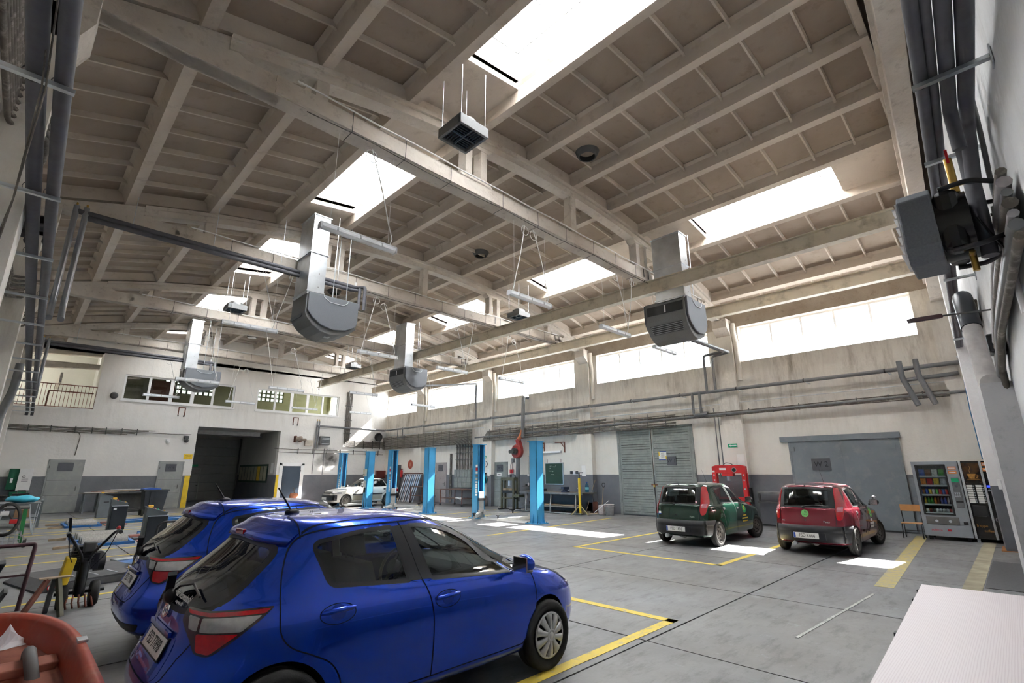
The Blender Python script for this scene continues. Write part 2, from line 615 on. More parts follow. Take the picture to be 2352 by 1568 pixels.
# right wall with the strip windows
mb = MB()
XO = XA + 0.45
mb.box((XA, -0.2, -0.3), (XO, 33.4, 5.93))
prev = -0.2
for a, b in WINDOWS_A:
 mb.box((XA, prev, 5.93), (XO, a, 7.35))
 prev = b
mb.box((XA, prev, 5.93), (XO, 33.4, 7.35))
mb.m = 1
mb.box((XA, -0.2, 7.35), (XO, 33.4, 8.0))
wA = struct(mb.build('wall_right', [M_wallA, M_concd]))
for k, y in enumerate(YT):
 if k == 0:
  MB().box((XA - 0.28, 0.4, -0.2), (XA + 0.01, 1.05, 7.25)).build('pilaster', M_wallA, wA)
  continue
 MB().box((XA - 0.28, y - 0.42, -0.2), (XA + 0.01, y + 0.42, 3.55)).build('pilaster_base', M_wallA, wA)
 MB().box((XA - 0.18, y - 0.36, 3.5), (XA + 0.01, y + 0.36, 7.0)).build('pilaster', M_wallA, wA)
 MB().prism([(XA + 0.0, 6.9), (XA - 0.18, 7.0), (XA - 0.5, 7.3), (XA - 0.5, 7.65), (XA, 7.65)], 'y', y - 0.36, y + 0.2).build('corbel', M_truss, wA)
 MB().tube(roundpath([(XA - 0.06, y - 0.42, 7.5), (XA - 0.06, y - 0.42, 7.05), (XA + 0.0, y - 0.46, 6.7), (XA + 0.0, y - 0.46, 5.2)], 0.12), 0.11, 10).build('drain_pipe', M_wallA, wA)
for wi, (a, b) in enumerate(WINDOWS_A):
 w = sroot('window_%d' % (wi + 1), (XA + 0.32, (a + b) / 2, 6.64))
 hw = (b - a) / 2
 fm = MB()
 fm.box((-0.05, -hw, -0.71), (0.05, hw, -0.64)).box((-0.05, -hw, 0.64), (0.05, hw, 0.71))
 fm.box((-0.05, -hw, -0.64), (0.05, -hw + 0.07, 0.64)).box((-0.05, hw - 0.07, -0.64), (0.05, hw, 0.64))
 fm.build('frame', M_pvc, w)
 n = 5
 st = (2 * hw - 0.14) / n
 for i in range(n):
  y0 = -hw + 0.07 + st * i
  if i:
   MB().box((-0.045, y0 - 0.035, -0.64), (0.045, y0 + 0.035, 0.64)).build('mullion', M_pvc, w)
  MB().box((-0.006, y0 + 0.035 * (i > 0), -0.64), (0.006, y0 + st - 0.035 * (i < n - 1), 0.64)).build('pane', M_pane, w)
 MB().box((-0.32, -hw, -0.72), (-0.04, hw, -0.705)).build('sill', M_pvc, w)
# back wall with gate, upper windows and the balcony opening
mb = MB()
YB2 = YB + 0.4
def seg(x0, x1, z0, z1):
 mb.box((x0, YB, z0), (x1, YB2, z1))
seg(-1.4, 7.2, -0.3, 4.43)
seg(11.8, XO, -0.3, 4.43)
seg(-1.4, XO, 4.43, 5.0)
seg(2.42, XO, 5.0, 5.62)
seg(2.42, 3.45, 5.62, 7.0)
seg(8.85, 10.12, 5.62, 7.0)
seg(15.52, XO, 5.62, 7.0)
seg(2.42, XO, 7.0, 8.22)
seg(-1.4, -1.0, 5.0, 8.22)
mb.prism([(-1.4, 8.22), (XO, 8.22)] + [(x, zt(x) + 0.4) for x in np.linspace(XO, -1.4, 24)], 'y', YB, YB2)
wB = struct(mb.build('wall_back', M_wallB))
for wi, (x0, x1) in enumerate(((3.45, 8.85), (10.12, 15.52))):
 w = sroot('window_%d' % (wi + 6), ((x0 + x1) / 2, YB + 0.12, 6.31))
 hw = (x1 - x0) / 2
 fm = MB()
 fm.box((-hw, -0.04, -0.69), (hw, 0.04, -0.6)).box((-hw, -0.04, 0.6), (hw, 0.04, 0.69))
 fm.box((-hw, -0.04, -0.6), (-hw + 0.09, 0.04, 0.6)).box((hw - 0.09, -0.04, -0.6), (hw, 0.04, 0.6))
 fm.build('frame', M_pvc, w)
 st = (2 * hw - 0.18) / 5
 for i in range(5):
  a = -hw + 0.09 + st * i
  if i:
   ww = 0.09 if i in (2, 3) else 0.06
   MB().box((a - ww, -0.035, -0.6), (a + ww, 0.035, 0.6)).build('mullion', M_pvc, w)
  MB().box((a + 0.06 * (i > 0), -0.005, -0.6), (a + st - 0.06 * (i < 4), 0.005, 0.6)).build('pane', M_pane, w)
 MB().box((-hw - 0.06, -0.17, -0.76), (hw + 0.06, -0.04, -0.69)).build('sill', M_pvc, w)
M_office = mat('office_paint', (0.22, 0.22, 0.13), 0.8, var=0.12, scale=0.8)
M_brownp = mat('brown_door', (0.16, 0.055, 0.03), 0.5, var=0.15)
ob = MB()
ob.box((2.9, 37.0, 4.7), (5.9, 37.2, 8.4)).box((8.7, 37.0, 4.7), (10.5, 37.2, 8.4)).box((13.2, 37.0, 4.7), (16.6, 37.2, 8.4))
ob.box((5.9, 37.0, 4.7), (8.7, 37.2, 6.75)).box((10.5, 37.0, 4.7), (13.2, 37.2, 6.75)).box((2.9, 37.0, 7.9), (16.6, 37.2, 8.4))
ob.box((2.7, YB2, 4.7), (2.9, 37.2, 8.4)).box((16.6, YB2, 4.7), (16.8, 37.2, 5.6)).box((16.6, YB2, 7.6), (16.8, 37.2, 8.4)).box((16.6, YB2, 5.6), (16.8, 34.2, 7.6)).box((16.6, 36.6, 5.6), (16.8, 37.2, 7.6)).box((9.4, YB2, 4.7), (9.5, 34.5, 8.4))
ob.box((2.7, YB2, 8.3), (16.8, 37.2, 8.5)).box((2.7, YB2, 4.6), (16.8, 37.2, 4.75))
of = struct(ob.build('trim_1', M_office))
M_block = glass_mat('glass_block', (0.42, 0.45, 0.40), 0.1)
for (x0, x1) in ((5.9, 8.7), (10.5, 13.2)):
 g = MB()
 nx = 9
 for i in range(nx + 1):
  x = x0 + (x1 - x0) * i / nx
  g.box((x - 0.045, 37.02, 6.75), (x + 0.045, 37.12, 7.9))
 for j in range(5):
  z = 6.75 + 1.15 * j / 4
  g.box((x0, 37.03, z - 0.045), (x1, 37.11, z + 0.045))
 g.build('block_grid', mat('dark_mortar', (0.10, 0.12, 0.08), 0.8), of)
 for i in range(nx):
  for j in range(4):
   a = x0 + (x1 - x0) * i / nx
   MB().box((a + 0.05, 37.04, 6.8 + 1.15 * j / 4), (a + (x1 - x0) / nx - 0.05, 37.10, 6.7 + 1.15 * (j + 1) / 4)).build('glass_block', M_block, of)
MB().box((5.0, 36.0, 4.75), (6.3, 36.1, 7.3)).build('inner_door', M_brownp, of)
lb = MB()
lb.box((-1.6, 36.4, 4.6), (2.7, 36.6, 8.6)).box((-1.6, YB2, 4.6), (2.7, 36.5, 5.0)).box((-1.4, YB2, 4.6), (-1.2, 36.5, 8.6))
lb.box((2.42, YB2, 4.6), (2.6, 36.5, 8.6)).box((-1.6, YB2, 8.25), (2.7, 34.75, 8.4)).box((-1.6, 34.95, 8.25), (2.7, 36.6, 8.4)).box((-1.6, 34.6, 8.25), (-0.8, 35.3, 8.4))  # slot left in the unseen roof to let some daylight into the loft
loft = struct(lb.build('trim_2', mat('loft_white', (0.78, 0.77, 0.72), 0.85, var=0.06, scale=1)))
MB().prism([(-1.4, 7.0), (2.42, 7.3), (2.42, 7.55), (-1.4, 7.4)], 'y', 34.2, 34.5).build('loft_beam', M_truss, loft)
MB().prism([(-1.4, 7.75), (2.42, 8.0), (2.42, 8.3), (-1.4, 8.3)], 'y', 34.2, 34.5).build('loft_beam', M_truss, loft)
MB().box((0.9, 33.4, 6.3), (1.0, 36.4, 6.8)).build('loft_beam', M_truss, loft)
t = thing('balcony_railing', 'thin dark metal railing across the high opening at the left of the back wall', 'railing', (0.7, YB + 0.06, 5.0))
MB().box((-1.7, -0.02, 1.12), (1.72, 0.02, 1.16)).build('top_rail', M_rust, t)
MB().box((-1.7, -0.015, 0.02), (1.72, 0.015, 0.05)).build('bottom_rail', M_rust, t)
for i in range(24):
 x = -1.68 + i * 3.38 / 23
 MB().cyl((x, 0, 0.03), (x, 0, 1.14), 0.011, 6).build('baluster', M_rust, t)
MB().tube(roundpath([(-0.1, -0.12, 0.0), (-0.1, -0.12, 0.78), (1.6, -0.12, 0.78)], 0.06), 0.03, 6).build('handrail', M_rust, t)
gp = MB()
gp.box((6.9, YB2, -0.3), (7.2, 41.0, 4.8)).box((11.8, YB2, -0.3), (12.1, 41.0, 4.8)).box((6.9, YB2, 4.45), (12.1, 41.0, 4.8)).box((6.9, 40.6, -0.3), (8.0, 41.0, 4.8)).box((6.9, 40.6, 4.2), (12.1, 41.0, 4.8)).box((6.9, 40.95, -0.3), (12.1, 41.1, 4.8))  # last box: added backing plate, stops sky showing round the sectional door
pas = struct(gp.build('trim_3', plaster_mat('passage_plaster', 1.7, 0.3, base=(0.55, 0.54, 0.52), upper=(0.5, 0.49, 0.47))))
struct(MB().box((6.9, 38.6, -0.35), (12.1, 41.0, -0.002)).build('trim_4', M_floor))
d = sroot('door_1', (9.75, 40.4, 0))
M_sect = mat('sectional_door', (0.27, 0.275, 0.27), 0.5, var=0.06)
for i in range(7):
 MB().box((-1.95, -0.04, 0.02 + 0.6 * i), (1.95, 0.04, 0.595 + 0.6 * i)).build('panel', M_sect, d, 0.012)
wk = MB()
wk.box((-1.45, -0.07, 0.1), (-1.38, -0.035, 2.15)).box((-0.4, -0.07, 0.1), (-0.33, -0.035, 2.15)).box((-1.45, -0.07, 2.1), (-0.33, -0.035, 2.16))
wk.build('wicket_frame', mat('grey_trim', (0.35, 0.36, 0.36), 0.5), d)
MB().box((-0.52, -0.13, 1.0), (-0.42, -0.04, 1.04)).build('handle', M_black, d)
MB().box((-1.0, -0.06, 2.28), (-0.55, -0.04, 2.42)).build('exit_plate', M_green, d)
for s in (-1.97, 1.97):
 MB().box((s - 0.05, -0.1, 0), (s + 0.05, 0.05, 4.3)).build('track', M_dsteel, d)
MB().cyl((-2.2, -5.4, 4.22), (1.7, -5.2, 4.15), 0.09, 8).build('roller_housing', M_grey, d)
MB().box((-2.4, -7.0, 4.05), (1.0, -6.6, 4.3)).build('header_box', M_dsteel, d)
for (sx, nm) in ((7.05, 'left'), (11.95, 'right')):
 MB().box((sx - 0.13, YB - 0.012, 0), (sx + 0.13, YB + 0.02, 1.7)).build('yellow_edge', M_yellow, wB)
# left and front walls
mb = MB()
mb.box((XC - 0.4, -1.4, -0.3), (XC, YB2, 8.3))
wC = struct(mb.build('wall_left', M_wallC))
for k, y in enumerate(YT):
 if k == 0:
  continue
 MB().box((XC - 0.01, y - 0.35, -0.2), (-0.42, y + 0.35, 7.25)).build('pilaster', M_wallC, wC)
 MB().prism([(XC, 6.8), (-0.42, 6.8), (-0.25, 7.2), (-0.25, 7.65), (XC, 7.65)], 'y', y - 0.35, y + 0.35).build('corbel', M_truss, wC)
for k in range(4):
 y0 = YT[k] + 1.2
 MB().box((XC - 0.01, y0, 6.9), (XC + 0.06, y0 + 4.5, 7.5)).build('lintel', M_concd, wC)
mb = MB()
a0, a1 = (XC - 0.4), XO
pts = []
o = len(mb.v)
n = 24
xsD = np.linspace(a0, a1, n)
vs = [(x, yD(x), -0.3) for x in xsD] + [(x, yD(x), zt(x) + 0.4) for x in xsD] + [(x, yD(x) - 0.4, -0.3) for x in xsD] + [(x, yD(x) - 0.4, zt(x) + 0.4) for x in xsD]
fs = []
for i in range(n - 1):
 fs += [(i, i + 1, n + i + 1, n + i), (2 * n + i, 3 * n + i, 3 * n + i + 1, 2 * n + i + 1)]
mb.add(vs, fs)
wD = struct(mb.build('wall_front', M_wallD, fix=False))
for (x0, w, dpt, zt_) in ((9.2, 0.9, 0.32, 2.95), (16.6, 0.7, 0.25, 7.6)):
 M = Matrix.Translation((x0, yD(x0), 0)) @ Matrix.Rotation(math.atan(0.06), 4, 'Z')
 MB().box((0, -0.01, -0.2), (w, dpt, zt_), M).build('pilaster', concrete_mat('bare_pillar', (0.42, 0.42, 0.43), (0.5, 0.5, 0.51), (0.25, 0.25, 0.25), 0.8, 2, 0.3) if x0 == 9.2 else M_wallD, wD)
# roof: ribbed precast panels on the trusses
ceil = sroot('ceiling')
EDGE = [-0.85 + 1.75 * i for i in range(13)]
_pm = {}
def panel_mesh(L_, sky):
 key = (round(L_, 2), sky)
 if key in _pm:
  return _pm[key]
 W_ = 1.75
 mb = MB()
 zs = 0.34
 rb = [(0.0, 0.0), (0.10, 0.0), (0.135, 0.26), (0.19, zs - 0.015), (0.19, zs), (0.0, zs)]
 rt = [(W_ - u, v) for u, v in rb][::-1]
 mb.m = 1
 mb.prism(rb, 'y', 0, L_)
 mb.prism(rt, 'y', 0, L_)
 for y0, y1 in ((0, 0.12), (L_ - 0.12, L_)):
  mb.prism([(y0, 0.06), (y1, 0.06), (y1 + 0.05 * (y0 == 0), zs), (y0 - 0.05 * (y0 > 0), zs)], 'x', 0.1, W_ - 0.1)
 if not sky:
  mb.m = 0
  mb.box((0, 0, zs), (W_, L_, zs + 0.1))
  nc = max(3, int(round(L_ / 0.87)))
  for i in range(1, nc):
   y = L_ * i / nc
   mb.m = 1
   mb.prism([(y - 0.018, 0.235), (y + 0.018, 0.235), (y + 0.035, zs), (y - 0.035, zs)], 'x', 0.12, W_ - 0.12)
   for sg, x0 in ((1, 0.1), (-1, W_ - 0.1)):
    mb.prism([(x0, 0.17), (x0 + sg * 0.06, 0.22), (x0 + sg * 0.12, 0.24), (x0 + sg * 0.12, zs), (x0, zs)], 'y', y - 0.025, y + 0.025)
 else:
  a, b = 1.5, L_ - 1.6
  mb.box((0, 0, zs - 0.12), (W_, a, zs + 0.1))
  mb.box((0, b, zs - 0.12), (W_, L_, zs + 0.1))
  mb.box((0.0, a - 0.1, zs), (0.1, b + 0.1, zs + 0.42))
  mb.box((W_ - 0.1, a - 0.1, zs), (W_, b + 0.1, zs + 0.42))
  mb.box((0.1, a - 0.1, zs), (W_ - 0.1, a, zs + 0.42))
  mb.box((0.1, b, zs), (W_ - 0.1, b + 0.1, zs + 0.42))
 me = mb.mesh('roof_panel', [M_ceil, M_rib])
 b_ = bmesh.new()
 b_.from_mesh(me)
 bmesh.ops.recalc_face_normals(b_, faces=b_.faces)
 b_.to_mesh(me)
 b_.free()
 _pm[key] = me
 return me
BAYS = [(YT[i], YT[i + 1]) for i in range(4)] + [(YT[4], YB + 0.2)]
M_bar = mat('glazing_bar', (0.45, 0.5, 0.55), 0.5, var=0.05)
for bi, (y0, y1) in enumerate(BAYS):
 for i in range(12):
  x0, x1 = EDGE[i], EDGE[i + 1]
  z0, z1 = zt(x0), zt(x1)
  ln = math.hypot(x1 - x0, z1 - z0)
  sky = i in (3, 8)
  o = link('roof_panel', panel_mesh(y1 - y0, sky), ceil)
  o.location = (x0, y0, z0)
  ang = -math.atan2(z1 - z0, x1 - x0)
  o.rotation_euler = (0, ang, 0)
  o.scale = (ln / 1.75 * 1.002, 1, 1)
  if sky:
   s = sroot('skylight_%d' % (bi * 2 + (i == 8) + 1), (x0, y0, z0))
   s.rotation_euler = (0, ang, 0)
   a, b = 1.4, y1 - y0 - 1.5
   n = max(2, int(round((b - a) / 1.25)))
   for k in range(n):
    u0, u1 = a + (b - a) * k / n, a + (b - a) * (k + 1) / n
    MB().prism([(0.02, 0.76), (0.02, 0.79), (0.9, 0.99), (1.8, 0.79), (1.8, 0.76), (0.9, 0.96)], 'y', u0 + 0.012, u1 - 0.012).build('pane', M_dome, s)
   fr = MB()
   for k in range(n + 1):
    u = a + (b - a) * k / n
    fr.prism([(0.0, 0.73), (0.9, 0.93), (1.82, 0.73), (1.82, 0.765), (0.9, 0.965), (0.0, 0.765)], 'y', u - 0.015, u + 0.015)
   fr.build('glazing_bars', M_bar, s)
   g = MB()
   g.box((0.42, a + 0.5, 0.70), (0.45, b - 0.4, 0.73)).box((1.35, a + 0.5, 0.70), (1.38, b - 0.4, 0.73)).box((0.42, a + 0.5, 0.70), (1.38, a + 0.53, 0.73)).box((0.42, b - 0.43, 0.70), (1.38, b - 0.4, 0.73))
   g.build('opening_frame', M_bar, s)
   for (ga, gb) in ((a, a + 0.02), (b - 0.02, b)):
    MB().prism([(0.05, 0.7), (1.78, 0.7), (1.78, 0.78), (0.9, 0.97), (0.05, 0.78)], 'y', ga, gb).build('end_pane', M_dome, s)
mb = MB()
xsD = np.linspace(-1.4, XO, 24)
vs = [(x, -1.5, zt(x) + 0.3) for x in xsD] + [(x, 0.5, zt(x) + 0.3) for x in xsD]
mb.add(vs, [(i, i + 1, 24 + i + 1, 24 + i) for i in range(23)])
mb.build('edge_slab', M_ceil, ceil)
mb = MB()
n = 24
xsD = np.linspace(-0.9, XA + 0.1, n)
fy = [max(-0.24 + 0.062 * x, yD(x) + 0.06) for x in xsD]
vs = [(x, y, zt(x) - 1.2) for x, y in zip(xsD, fy)] + [(x, y, zt(x) - 0.02) for x, y in zip(xsD, fy)] + [(x, y - 0.3, zt(x) - 1.2) for x, y in zip(xsD, fy)] + [(x, y - 0.3, zt(x) - 0.02) for x, y in zip(xsD, fy)]
fs = []
for i in range(n - 1):
 fs += [(i, i + 1, n + i + 1, n + i), (2 * n + i, 2 * n + i + 1, i + 1, i), (2 * n + i, 3 * n + i, 3 * n + i + 1, 2 * n + i + 1)]
mb.add(vs, fs)
eb = struct(mb.build('edge_beam', M_truss))
mb = MB()
vs = [(x, y + 0.06, zt(x) - 0.42) for x, y in zip(xsD, fy)] + [(x, y + 0.06, zt(x) - 0.05) for x, y in zip(xsD, fy)] + [(x, y - 0.01, zt(x) - 0.42) for x, y in zip(xsD, fy)]
mb.add(vs, [(i, i + 1, n + i + 1, n + i) for i in range(n - 1)] + [(2 * n + i, 2 * n + i + 1, i + 1, i) for i in range(n - 1)])
mb.build('upper_flange', M_truss, eb)
# concrete trusses
def make_truss():
 t = sroot('truss')
 ZB, ZB2 = 7.65, 8.02
 xl, xr = -0.3, XA - 0.05
 w = 0.15
 bc = MB()
 bc.prism([(1.9, ZB), (17.5, ZB), (17.5, ZB2), (1.9, ZB2)], 'y', -w, w)
 bc.prism([(1.9, ZB + 0.02), (17.5, ZB + 0.02), (17.5, ZB + 0.1), (1.9, ZB + 0.1)], 'y', -w - 0.04, w + 0.04)
 bc.build('bottom_chord', M_truss, t)
 tc = MB()
 xs_ = np.linspace(1.2, 18.1, 30)
 tc.prism([(x, zt(x) - 0.01) for x in xs_] + [(x, zt(x) - 0.26) for x in xs_[::-1]], 'y', -w, w)
 tc.prism([(x, zt(x) - 0.01) for x in xs_] + [(x, zt(x) - 0.1) for x in xs_[::-1]], 'y', -w - 0.06, w + 0.06)
 tc.build('top_chord', M_truss, t)
 for sgn, ex in ((1, xl), (-1, xr)):
  def X(u):
   return ex + sgn * u
  out = [(0, 7.62), (1.0, 7.6), (2.3, ZB)]
  slot_b = [(2.9, ZB2), (2.3, ZB2 + 0.0), (1.75, ZB2 - 0.01), (1.58, 8.1), (1.75, 8.22), (2.2, 8.3), (2.9, 8.4)]
  top = [(2.9, zt(X(2.9)) - 0.01), (2.0, zt(X(2.0)) - 0.01), (1.0, zt(X(1.0)) - 0.01), (0, zt(X(0)) - 0.01)]
  poly = [(X(u), z) for u, z in out + slot_b[1:] + top]
  MB().prism(poly, 'y', -w + 0.03, w - 0.03).build('end_web', M_truss, t)
  MB().prism([(X(0), 7.62), (X(1.0), 7.6), (X(2.3), ZB), (X(2.3), ZB2 - 0.12), (X(0), 7.78)], 'y', -w, w).build('end_chord', M_truss, t)
 for x, dbl in ((2.65, 0), (6.15, 1), (9.65, 0), (13.15, 1), (16.65, 0)):
  if dbl:
   for s in (-0.22, 0.22):
    v = MB()
    v.box((x + s - 0.09, -0.13, ZB2 - 0.02), (x + s + 0.09, 0.13, zt(x) - 0.2))
    v.build('vertical', M_truss, t)
   MB().prism([(x - 0.52, ZB2 - 0.01), (x - 0.34, ZB2 + 0.12), (x + 0.34, ZB2 + 0.12), (x + 0.52, ZB2 - 0.01)], 'y', -0.14, 0.14).build('node', M_truss, t)
   MB().prism([(x - 0.48, zt(x) - 0.22), (x - 0.34, zt(x) - 0.34), (x + 0.34, zt(x) - 0.34), (x + 0.48, zt(x) - 0.22)], 'y', -0.14, 0.14).build('node', M_truss, t)
  else:
   MB().box((x - 0.11, -0.12, ZB2 - 0.02), (x + 0.11, 0.12, zt(x) - 0.2)).build('vertical', M_truss, t)
 MB().tube([(x, -w - .06, ZB2 + .03 + .01 * math.sin(x * 3)) for x in np.linspace(2.2, 17.2, 40)], 0.016, 5).build('chord_conduit', M_pvc, t)
 MB().tube([(x, -w - .055, ZB - .03 - .05 * abs(math.sin(x * .9))) for x in np.linspace(2.4, 17.2, 60)], 0.011, 4).build('chord_cable', M_cable, t)
 for x in (3.2, 4.3, 5.4, 6.9, 8.1, 9.2, 10.4, 11.5, 12.6, 14.1, 15.2, 16.2):
  MB().tube([(x, -w - .05, ZB2 + .02), (x, -w - .05, ZB - .02), (x, w, ZB - .02)], 0.007, 4).build('cable_hook', M_dsteel, t)
 return t
tr0 = make_truss()
tr0.location = (0, YT[1], 0)
for k in (2, 3, 4):
 dup(tr0, (0, YT[k], 0))
# crane runway beams under the trusses
M_cream = mat('cream_paint', (0.60, 0.54, 0.43), 0.55, var=0.12, scale=1.2, dirt=(0.38, 0.33, 0.25))
for bx, y0, y1, lab in ((13.3, 0.9, 31.3, 'long cream steel runway beam under the trusses, further from the strip windows'), (17.15, 0.9, 31.3, 'long cream steel runway beam under the trusses, close to the strip windows')):
 t = thing('runway_beam', lab, 'beam', (bx, y0, 7.2))
 b = MB()
 ln = y1 - y0
 b.box((-0.12, 0, 0), (0.12, ln, 0.022)).box((-0.12, 0, 0.40), (0.12, ln, 0.422)).box((-0.012, 0, 0.022), (0.012, ln, 0.40))
 b.build('i_beam', M_cream, t)
 for k in (1, 2, 3, 4):
  y = YT[k] - y0
  MB().box((-0.16, y - 0.1, 0.422), (0.16, y + 0.1, 0.46)).build('clamp_plate', M_cream, t)
  for s in (-1, 1):
   MB().cyl((s * 0.145, y - 0.16, 0.40), (s * 0.145, y - 0.16, 0.85), 0.012, 6).build('hanger_bolt', M_dsteel, t)
 MB().tube(arc((0, ln - 0.1, -0.08), 0.08, 0, 2 * PI, 12, 'yz')[:-1], 0.014, 6, closed=True).build('end_hook', M_dsteel, t)
# cars: smooth lofted shells with cut openings and fitted panels
def nspline(t, y, tt):
 """natural cubic spline through (t, y[k, ...]) evaluated at tt"""
 t = np.asarray(t, float)
 y = np.asarray(y, float)
 n = len(t)
 h = np.diff(t)
 A = np.zeros((n, n))
 sh = (n,) + (1,) * (y.ndim - 1)
 b = np.zeros_like(y)
 A[0, 0] = A[-1, -1] = 1
 for i in range(1, n - 1):
  A[i, i - 1], A[i, i], A[i, i + 1] = h[i - 1], 2 * (h[i - 1] + h[i]), h[i]
  b[i] = 6 * ((y[i + 1] - y[i]) / h[i] - (y[i] - y[i - 1]) / h[i - 1])
 m = np.linalg.solve(A, b.reshape(n, -1)).reshape(y.shape)
 out = []
 for x in tt:
  i = int(min(max(np.searchsorted(t, x) - 1, 0), n - 2))
  a, c = t[i + 1] - x, x - t[i]
  hi = h[i]
  out.append(m[i] * a ** 3 / (6 * hi) + m[i + 1] * c ** 3 / (6 * hi) + (y[i] / hi - m[i] * hi / 6) * a + (y[i + 1] / hi - m[i + 1] * hi / 6) * c)
 return np.array(out)
def pchip(xk, yk, x):
 """monotone cubic through the knots"""
 xk, yk = np.asarray(xk, float), np.asarray(yk, float)
 h = np.diff(xk)
 d = np.diff(yk) / h
 m = np.zeros_like(yk)
 m[0], m[-1] = d[0], d[-1]
 for i in range(1, len(xk) - 1):
  if d[i - 1] * d[i] > 0:
   w1, w2 = 2 * h[i] + h[i - 1], h[i] + 2 * h[i - 1]
   m[i] = (w1 + w2) / (w1 / d[i - 1] + w2 / d[i])
 x = np.clip(x, xk[0], xk[-1])
 i = np.clip(np.searchsorted(xk, x) - 1, 0, len(h) - 1)
 t = (x - xk[i]) / h[i]
 return (2 * t ** 3 - 3 * t ** 2 + 1) * yk[i] + (t ** 3 - 2 * t ** 2 + t) * h[i] * m[i] + (-2 * t ** 3 + 3 * t ** 2) * yk[i + 1] + (t ** 3 - t ** 2) * h[i] * m[i + 1]
class Shell:
 """car skin from horizontal rings; x forward, y left, z up, origin under the rear axle"""
 def __init__(s, rings, nj=84, nk=78):
  P = []
  for (zk, w, xf, xr, nf, nr) in rings:
   half = (xf - xr) / 2
   xc = (xf + xr) / 2
   ph = np.linspace(0, PI / 2, 500)
   fx = xc + half * np.cos(ph) ** (2 / nf)
   fy = w * np.sin(ph) ** (2 / nf)
   rx = xc - half * np.cos(ph[::-1]) ** (2 / nr)
   ry = w * np.sin(ph[::-1]) ** (2 / nr)
   x = np.concatenate([fx, rx[1:]])
   y = np.concatenate([fy, ry[1:]])
   d = np.concatenate([[0], np.cumsum(np.hypot(np.diff(x), np.diff(y)))])
   d /= d[-1]
   u = np.linspace(0, 1, nj)
   x, y = np.interp(u, d, x), np.interp(u, d, y)
   z = pchip([k[0] for k in zk], [k[1] for k in zk], x) if not isinstance(zk, float) else np.full_like(x, zk)
   P.append(np.stack([x, -y, z], 1))
  P = np.array(P)
  dist = np.linalg.norm(np.diff(P, axis=0), axis=2).mean(axis=1)
  t = np.concatenate([[0], np.cumsum(dist ** 0.7)])
  tt = np.linspace(0, t[-1], nk)
  G = nspline(t, P, tt)
  G[:, 0, 1] = 0
  G[:, -1, 1] = 0
  G[-1, :, 1] = 0
  vs, fs = [], []
  nk_, nj_ = G.shape[:2]
  for k in range(nk_):
   for j in range(nj_):
    vs.append(tuple(G[k, j]))
  for k in range(nk_ - 1):
   for j in range(nj_ - 1):
    fs.append((k * nj_ + j, k * nj_ + j + 1, (k + 1) * nj_ + j + 1, (k + 1) * nj_ + j))
  o = len(vs)
  vs += [(a, -b, c) for a, b, c in vs]
  fs += [tuple(i + o for i in f[::-1]) for f in fs]
  bm = bmesh.new()
  bv = [bm.verts.new(v) for v in vs]
  for f in fs:
   q = [bv[i] for i in f]
   try:
    bm.faces.new(q)
   except ValueError:
    pass
  bmesh.ops.remove_doubles(bm, verts=bm.verts, dist=1e-4)
  bmesh.ops.dissolve_degenerate(bm, edges=bm.edges, dist=1e-5)
  bmesh.ops.recalc_face_normals(bm, faces=bm.faces)
  bm.verts.index_update()
  s.bm = bm
  bm.normal_update()
  s.V = [v.co.copy() for v in bm.verts]
  s.Nn = [v.normal.copy() for v in bm.verts]
  tris = []
  for f in bm.faces:
   vv = [v.index for v in f.verts]
   for i in range(1, len(vv) - 1):
    tris.append((vv[0], vv[i], vv[i + 1]))
  s.T = tris
  s.bvh = BVHTree.FromPolygons(s.V, tris)
  c = sum((v.z for v in s.V)) / len(s.V)
  h = s.hit(Vector((1.2, -5, 0.6)), Vector((0, 1, 0)))
  if h and h[1].y > 0:
   for f in bm.faces:
    f.normal_flip()
   bm.normal_update()
   s.Nn = [-n for n in s.Nn]
 def hit(s, o, d):
  loc, nrm, idx, dist = s.bvh.ray_cast(o, d)
  if loc is None:
   loc, nrm, idx, dist = s.bvh.find_nearest(o + d * 4.2)
   if loc is None:
    return None
  a, b, c = s.T[idx]
  va, vb, vc = s.V[a], s.V[b], s.V[c]
  n = (vb - va).cross(vc - va)
  ar = n.length or 1e-9
  wa = (vc - vb).cross(loc - vb).length / ar
  wb = (va - vc).cross(loc - vc).length / ar
  wc = max(0, 1 - wa - wb)
  nn = (s.Nn[a] * wa + s.Nn[b] * wb + s.Nn[c] * wc)
  return loc, (nn.normalized() if nn.length > 1e-6 else nrm)
class Proj:
 """view frame for outlines: azimuth of the viewer (deg, 0 = from the front +x, 90 = from the left +y, 180 rear), or 'top'"""
 def __init__(s, az):
  if az == 'top':
   s.d, s.u, s.w = Vector((0, 0, -1)), Vector((1, 0, 0)), Vector((0, 1, 0))
  else:
   a = R(az)
   s.d = -Vector((math.cos(a), math.sin(a), 0))
   s.w = Vector((0, 0, 1))
   s.u = s.d.cross(s.w)          # to the viewer's right
   if az in (90, -90):
    s.u = Vector((1, 0, 0))   # side outlines are given in car x
   if az in (0, 180):
    s.u = Vector((0, 1, 0))
 def o(s, p):
  return s.u * p[0] + s.w * p[1] - s.d * 5.0
 def p2(s, v):
  return (v.dot(s.u), v.dot(s.w))
